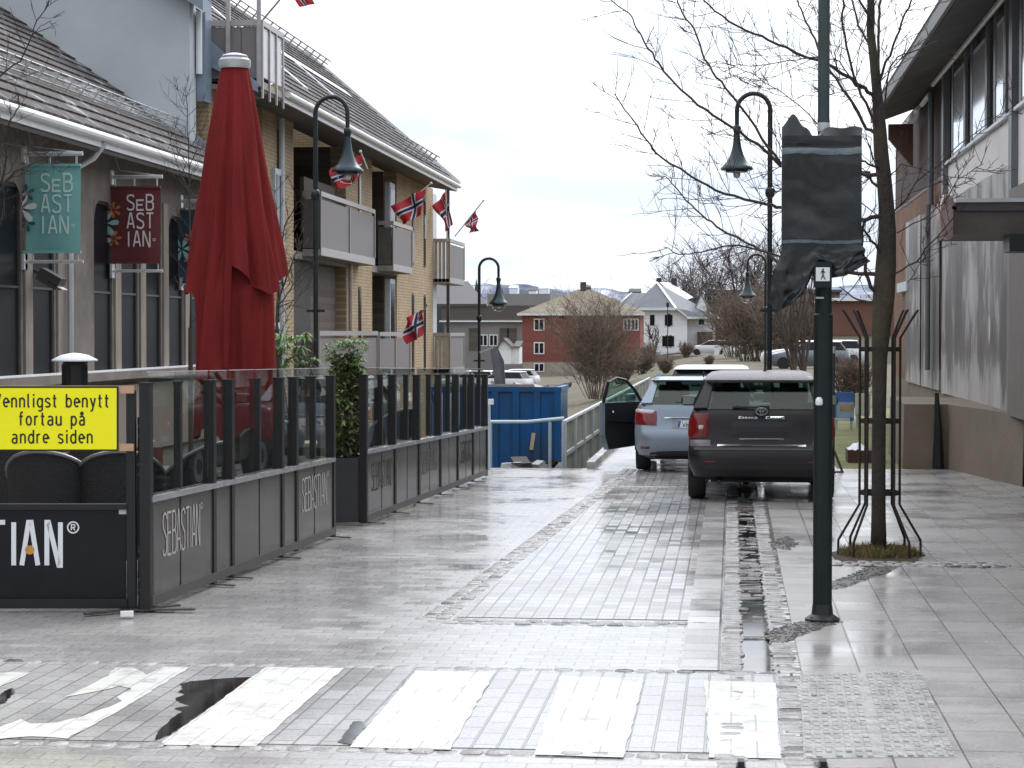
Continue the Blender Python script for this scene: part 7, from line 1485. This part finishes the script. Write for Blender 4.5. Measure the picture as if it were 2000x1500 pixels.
f = MB(); f.box(WX - .10, WX - .031, Y0, yU, 4.94, 4.985); f.build('window_sill', 'pale_metal', rbd)
for px in (1852, 1988): yy = WY(px); f = MB(); f.box(WX - .12, WX - .001, yy - .16, yy + .16, .1 if px > 1900 else 3.7, 6.7); f.build('pilaster', 'pilaster_grey', rbd)
f = MB(); f.box(WX - .14, WX - .0, Y0, WY(1987) - .18, .9, 3.9); f.build('dark_panel', 'pilaster_brown', rbd)
# hoarding sheets
f = MB(); sheets = [(WY(1985), WY(1845)), (WY(1840), WY(1806)), (WY(1804), WY(1776))]
for i, (a, c) in enumerate(sheets):
    f = MB(); off = .05 + .012 * i; n = 16
    def sh_(u, v, a=a, c=c, off=off): y = a + (c - a) * u; z = (.92 + .03 * i) + (4.30 - .92) * v; return (WX - off - .008 * sin(y * 3.1) - .006 * nse(y, z, 1.5, 3), y, z)
    f.grid(lambda u, v: sh_(1 - u, v), 24, 16); f.box(WX - off + .012, WX - .003, a + .02, c - .02, .95, 4.28); f.build('hoarding', 'weathered_sheen_sheet', rbd)
f = MB()
for (px, py, w_, h_) in ((1932, 645, .09, .22), (1789, 628, .12, .1)):
    c = onx(px, py, WX - .085); pts = [(c.x, c.y + w_ * s_, c.z + h_ * q) for s_, q in ((0, 1), (.5, .5), (.5, -.3), (.1, -1), (-.4, -.6), (-.55, .2), (-.2, .7))]; f.slab(pts, .004)
f.build('peeled_spot', 'white_metal', rbd)
# downpipes
yy = WY(1826); f = MB(); f.tube([(WX - .09, yy, 6.5), (WX - .09, yy, 4.4)], .055, 10); f.tube([(WX - .16, yy - .25, 4.4), (WX - .16, yy - .25, 1.3)], .05, 10); f.build('downpipe', 'pilaster_grey', rbd)
c = at(1834, 900, 31.8); f = MB(); f.tube([(c.x, 31.95, 0.02), (c.x, 31.95, .55), (c.x - .02, 31.97, 1.12)], [.085, .06, .03], 10); f.build('standpipe', 'black_base', rbd)
# eaves
EX = 2.9; YE1 = Yx(1703, EX)
f = MB(); f.slab([(WX + .05, Y0, 6.74), (EX, Y0, 6.40), (EX, YE1, 6.40), (WX + .05, YE1, 6.74)], -.06); f.build('soffit', 'eave_brown', rbd)
f = MB(); f.box(EX - .05, EX - .001, Y0, YE1, 6.36, 6.56); f.build('fascia', M('fascia_grey', (.16, .15, .15), .5, var=.25), rbd)
f = MB(); f.slab([(EX - .04, Y0, 6.56), (EX - .04, YE1, 6.56), (WX + 5, YE1, 8.6), (WX + 5, Y0, 8.6)], .06); f.build('roof', 'felt_roof', rbd)
f = MB(); f.tube([(WX - .14, WY(1835), 6.56), (WX - .14, Y0, 6.56)], .045, 8); f.build('light_strip', 'pale_metal', rbd)
f = MB(); rn = random.Random(2); y = WY(1825)
while y < Y1 - 1.5: l = rn.uniform(.6, 1.6); MB().tube([(WX - .12, y, 6.48), (WX - .12, y + l, 6.46)], .05, 6).build('flaking_gutter', 'snow', rbd); y += l + rn.uniform(.3, .9)
f = MB(); f.slab([(WX - .6, YE1 - .4, 6.3), (WX - .6, YE1 - .4, 6.0), (WX - .1, YE1 - .4, 5.4), (WX - .1, YE1 - .4, 6.3)], .2); f.build('eave_bracket', 'red_brown_wall', rbd)
f = MB(); yy = WY(1770); f.box(WX - .12, WX - .001, yy - 1.5, yy + 1.2, 2.9, 3.1); f.build('ledge', 'pale_frame', rbd)
# entrance canopy with round sign
cY = 22.0; cz1, cz0 = at(1900, 390, cY).z, at(1900, 458, cY).z; cxl = at(1862, 420, cY).x; czm = at(1900, 412, cY).z
ca = thing('entrance_canopy', 'grey brown entrance canopy jutting from the wall', 'canopy', (WX, cY, cz0)); f = MB(); f.box(cxl, WX - .2, cY, cY + 1.6, cz0, czm - .004); f.build('box', 'canopy_grey', ca); f = MB(); f.box(cxl + .03, WX - .2, cY - .03, cY + 1.62, czm, cz1 - .03); f.build('edge_board', 'eave_brown', ca); f = MB(); f.box(cxl + .02, WX - .2, cY - .05, cY + 1.63, cz1 - .028, cz1 + .01); f.build('top_flashing', 'pale_metal', ca)
f = MB(); c = at(1985, 472, cY - .1); f.box(c.x - .08, c.x + .6, cY - .2, cY + .3, c.z - .1, cz0 - .003); f.build('lamp_box', 'black_base', ca)
# disc sign hung at the canopy corner
dc = at(1849, 424, cY - .1); R_ = .225; ds = thing('disc_sign', 'pale pink blank disc sign at the canopy corner', 'sign', tuple(dc))
T2 = Matrix.Translation(dc) @ Matrix.Rotation(math.radians(63), 4, 'Z') @ Matrix.Rotation(pi / 2, 4, 'X')
lathe_at([(R_, -.02), (R_ + .004, 0), (R_, .02), (0, .021)], 36, T2, 'disc', 'pink_disc', ds)
f = MB(); f.bar((cxl + .1, cY + .2, dc.z + .1), (dc.x, dc.y + .0, dc.z + .1), .03); f.build('arm', 'black_base', ds)
# ------------------------------------------------------------------ things on the lawn beyond
def board(px, py0, py1, pxr, Y, mts, label):
    a, b_ = at(px, py1, Y), at(pxr, py0, Y); o = thing('notice_board', label, 'sign board', (a.x, Y, 0), 'boards standing on the lawn')
    f = MB(); f.box(a.x, b_.x, Y, Y + .04, a.z, b_.z); pn = f.build('panel', mts[0], o); h = b_.z - a.z; wd_ = b_.x - a.x
    for qi, (u0, u1, v0, v1, mt) in enumerate(mts[1:]):
        f = MB(); f.box(a.x + wd_ * u0, a.x + wd_ * u1, Y - .006 - .004 * qi, Y - .001, a.z + h * v0, a.z + h * v1); f.build('picture', mt, pn)
    for x in (a.x + .05, b_.x - .05): f = MB(); f.bar((x, Y + .06, 0), (x, Y + .06, b_.z), .05); f.build('leg', 'pale_metal', o)
    return o
M('poster_blue', (.06, .15, .42), .5, var=.2, scale=5); M('poster_sky', (.30, .42, .58), .5, var=.15, scale=4); M('poster_tan', (.42, .28, .17), .5, var=.3, scale=9); M('poster_white', (.62, .64, .68), .5, var=.1); M('poster_yellow', (.62, .60, .42), .5, var=.1)
board(1629, 766, 822, 1668, 45, ['poster_blue', (.12, .98, .12, .66, 'poster_sky'), (.30, .95, .34, .56, 'poster_tan'), (.0, .8, .01, .11, 'poster_white')], 'blue notice board with a landscape picture beside the green post')
board(1670, 768, 812, 1700, 46, ['poster_yellow', (.05, .35, .05, .5, 'poster_white'), (.5, .9, .05, .95, 'poster_white')], 'cream notice board behind the tree guard bars')
pb = thing('planter_box', 'low brown planter box with patches of snow behind the tree guard', 'planter', tuple(at(1690, 905, 33.6)))
a, b_ = at(1656, 905, 33.6), at(1722, 880, 33.6); f = MB(); f.box(a.x, b_.x, 33.6, 34.3, -.02, b_.z); f.build('box', M('corten', (.085, .04, .03), .7, var=.3), pb)
f = MB(); rn = random.Random(3)
f.grid(lambda u, v: (a.x + (b_.x - a.x) * (.02 + .6 * u), 33.62 + .62 * v, b_.z + .004 + .10 * max(0, sin(u * pi) * sin(v * pi)) + .05 * nse(u * 3, v * 3, 2, 1)), 14, 8); f.build('snow_heap', 'snow', pb, smooth=True)
tpst = thing('thin_post', 'thin grey post with slanting foot, right behind the green post', 'post', tuple(at(1632, 925, 31)))
a = at(1628, 690, 31); f = MB(); f.tube([(a.x, 31, 0), (a.x, 31, a.z)], .022, 8); f.build('pole', 'dark_steel', tpst); f = MB(); c = at(1646, 932, 31); d = at(1629, 880, 31); f.bar((c.x, 31, .0), (d.x, 31, d.z), .035); f.bar((c.x, 31, .01), (a.x - .1, 31, .01), .03); f.build('foot', 'dark_steel', tpst)
f = MB(); f.tube([(a.x, 31, a.z + .001), (a.x, 31, a.z + .1)], .03, 8); f.build('cap', 'pale_metal', tpst)
# two small bolts / drain studs at the picture bottom
for px, lb in ((1447, 'dark iron stud in the paving at the picture bottom, nearer the zebra'), (1608, 'dark iron stud in the pavement under the tactile plate')):
    c = gp(px, 1497); f = MB(); f.box(c.x - .015, c.x + .015, c.y - .04, c.y + .04, 0, .03); f.box(c.x - .022, c.x + .022, c.y - .05, c.y + .05, .0, .008); tag(f.build('iron_stud', 'black_base'), lb, 'stud')
# ------------------------------------------------------------------ bare trees by the restaurant
def drawn_tree(name, label, Y, base, limbs, r0, group=None):
    global bm_, tw, TY
    o = thing(name, label, 'tree', (base.x, base.y, 0), group); keep = TY; TY = Y; bm_ = MB(); tw = MB()
    for px, d, ra, rb2, dens, tl in limbs: limb(px, 0, d, ra, rb2, dens, tl)
    f = MB(); P = [at(x, y, Y) for x, y in limbs[0][0][:3]]; f.tube([Vector((P[0].x, P[0].y, 0)), P[0]], [r0 * 1.2, r0], 8); f.build('trunk', 'bark', o); bm_.build('limbs', 'bark_twig', o, smooth=True); tw.build('twigs', 'bark_twig', o); TY = keep; return o
b0 = at(-60, 700, 21.5); drawn_tree('small_bare_tree', 'bare twigs reaching in at the picture edge before the teal banner', 21.5, b0, [
    ([(-60, 560), (-50, 470), (-20, 400), (0, 372), (20, 345), (50, 325), (66, 318)], .3, .035, .008, 1.2, .4), ([(-20, 400), (5, 350), (12, 310), (10, 270), (20, 235), (40, 205)], -.3, .02, .005, 1.2, .4),
    ([(-30, 300), (10, 280), (40, 285), (80, 300), (110, 310)], .4, .012, .004, 1.0, .3), ([(-30, 170), (10, 140), (40, 120), (60, 75), (72, 40), (95, 5), (110, -30)], -.4, .016, .004, 1.0, .45), ([(60, 75), (80, 50), (100, 40)], -.2, .007, .003, 1, .3), ([(-30, 470), (0, 440), (8, 400), (4, 340)], .2, .012, .005, 1, .3)], .05)
b0 = at(548, 700, 24.5); drawn_tree('small_bare_tree', 'small bare tree behind the parasol, twigs over the yellow brick', 24.5, b0, [
    ([(545, 690), (540, 620), (545, 585), (560, 540), (575, 500), (590, 470)], .3, .03, .006, 1.4, .4), ([(542, 600), (560, 575), (580, 548), (600, 520)], .2, .016, .005, 1.2, .35), ([(552, 560), (545, 520), (556, 440), (575, 405), (590, 385)], -.3, .016, .004, 1.2, .35), ([(545, 600), (570, 590), (586, 570)], .3, .012, .004, 1.2, .3), ([(548, 470), (540, 420), (538, 370)], -.2, .01, .004, 1, .3)], .035)
b0 = at(368, 700, 27.5); drawn_tree('small_bare_tree', 'thin bare tree before the grey gable, left of the parasol', 27.5, b0, [([(372, 640), (372, 500), (370, 380), (368, 300), (366, 230), (362, 170)], .2, .022, .004, 1.0, .5), ([(370, 380), (350, 330), (340, 300), (330, 260)], .2, .01, .003, 1, .4), ([(369, 330), (385, 290), (396, 250)], -.2, .008, .003, 1, .4)], .03)

# tidy: helper properties off
for o in bpy.data.objects:
    if '_loc' in o: del o['_loc']
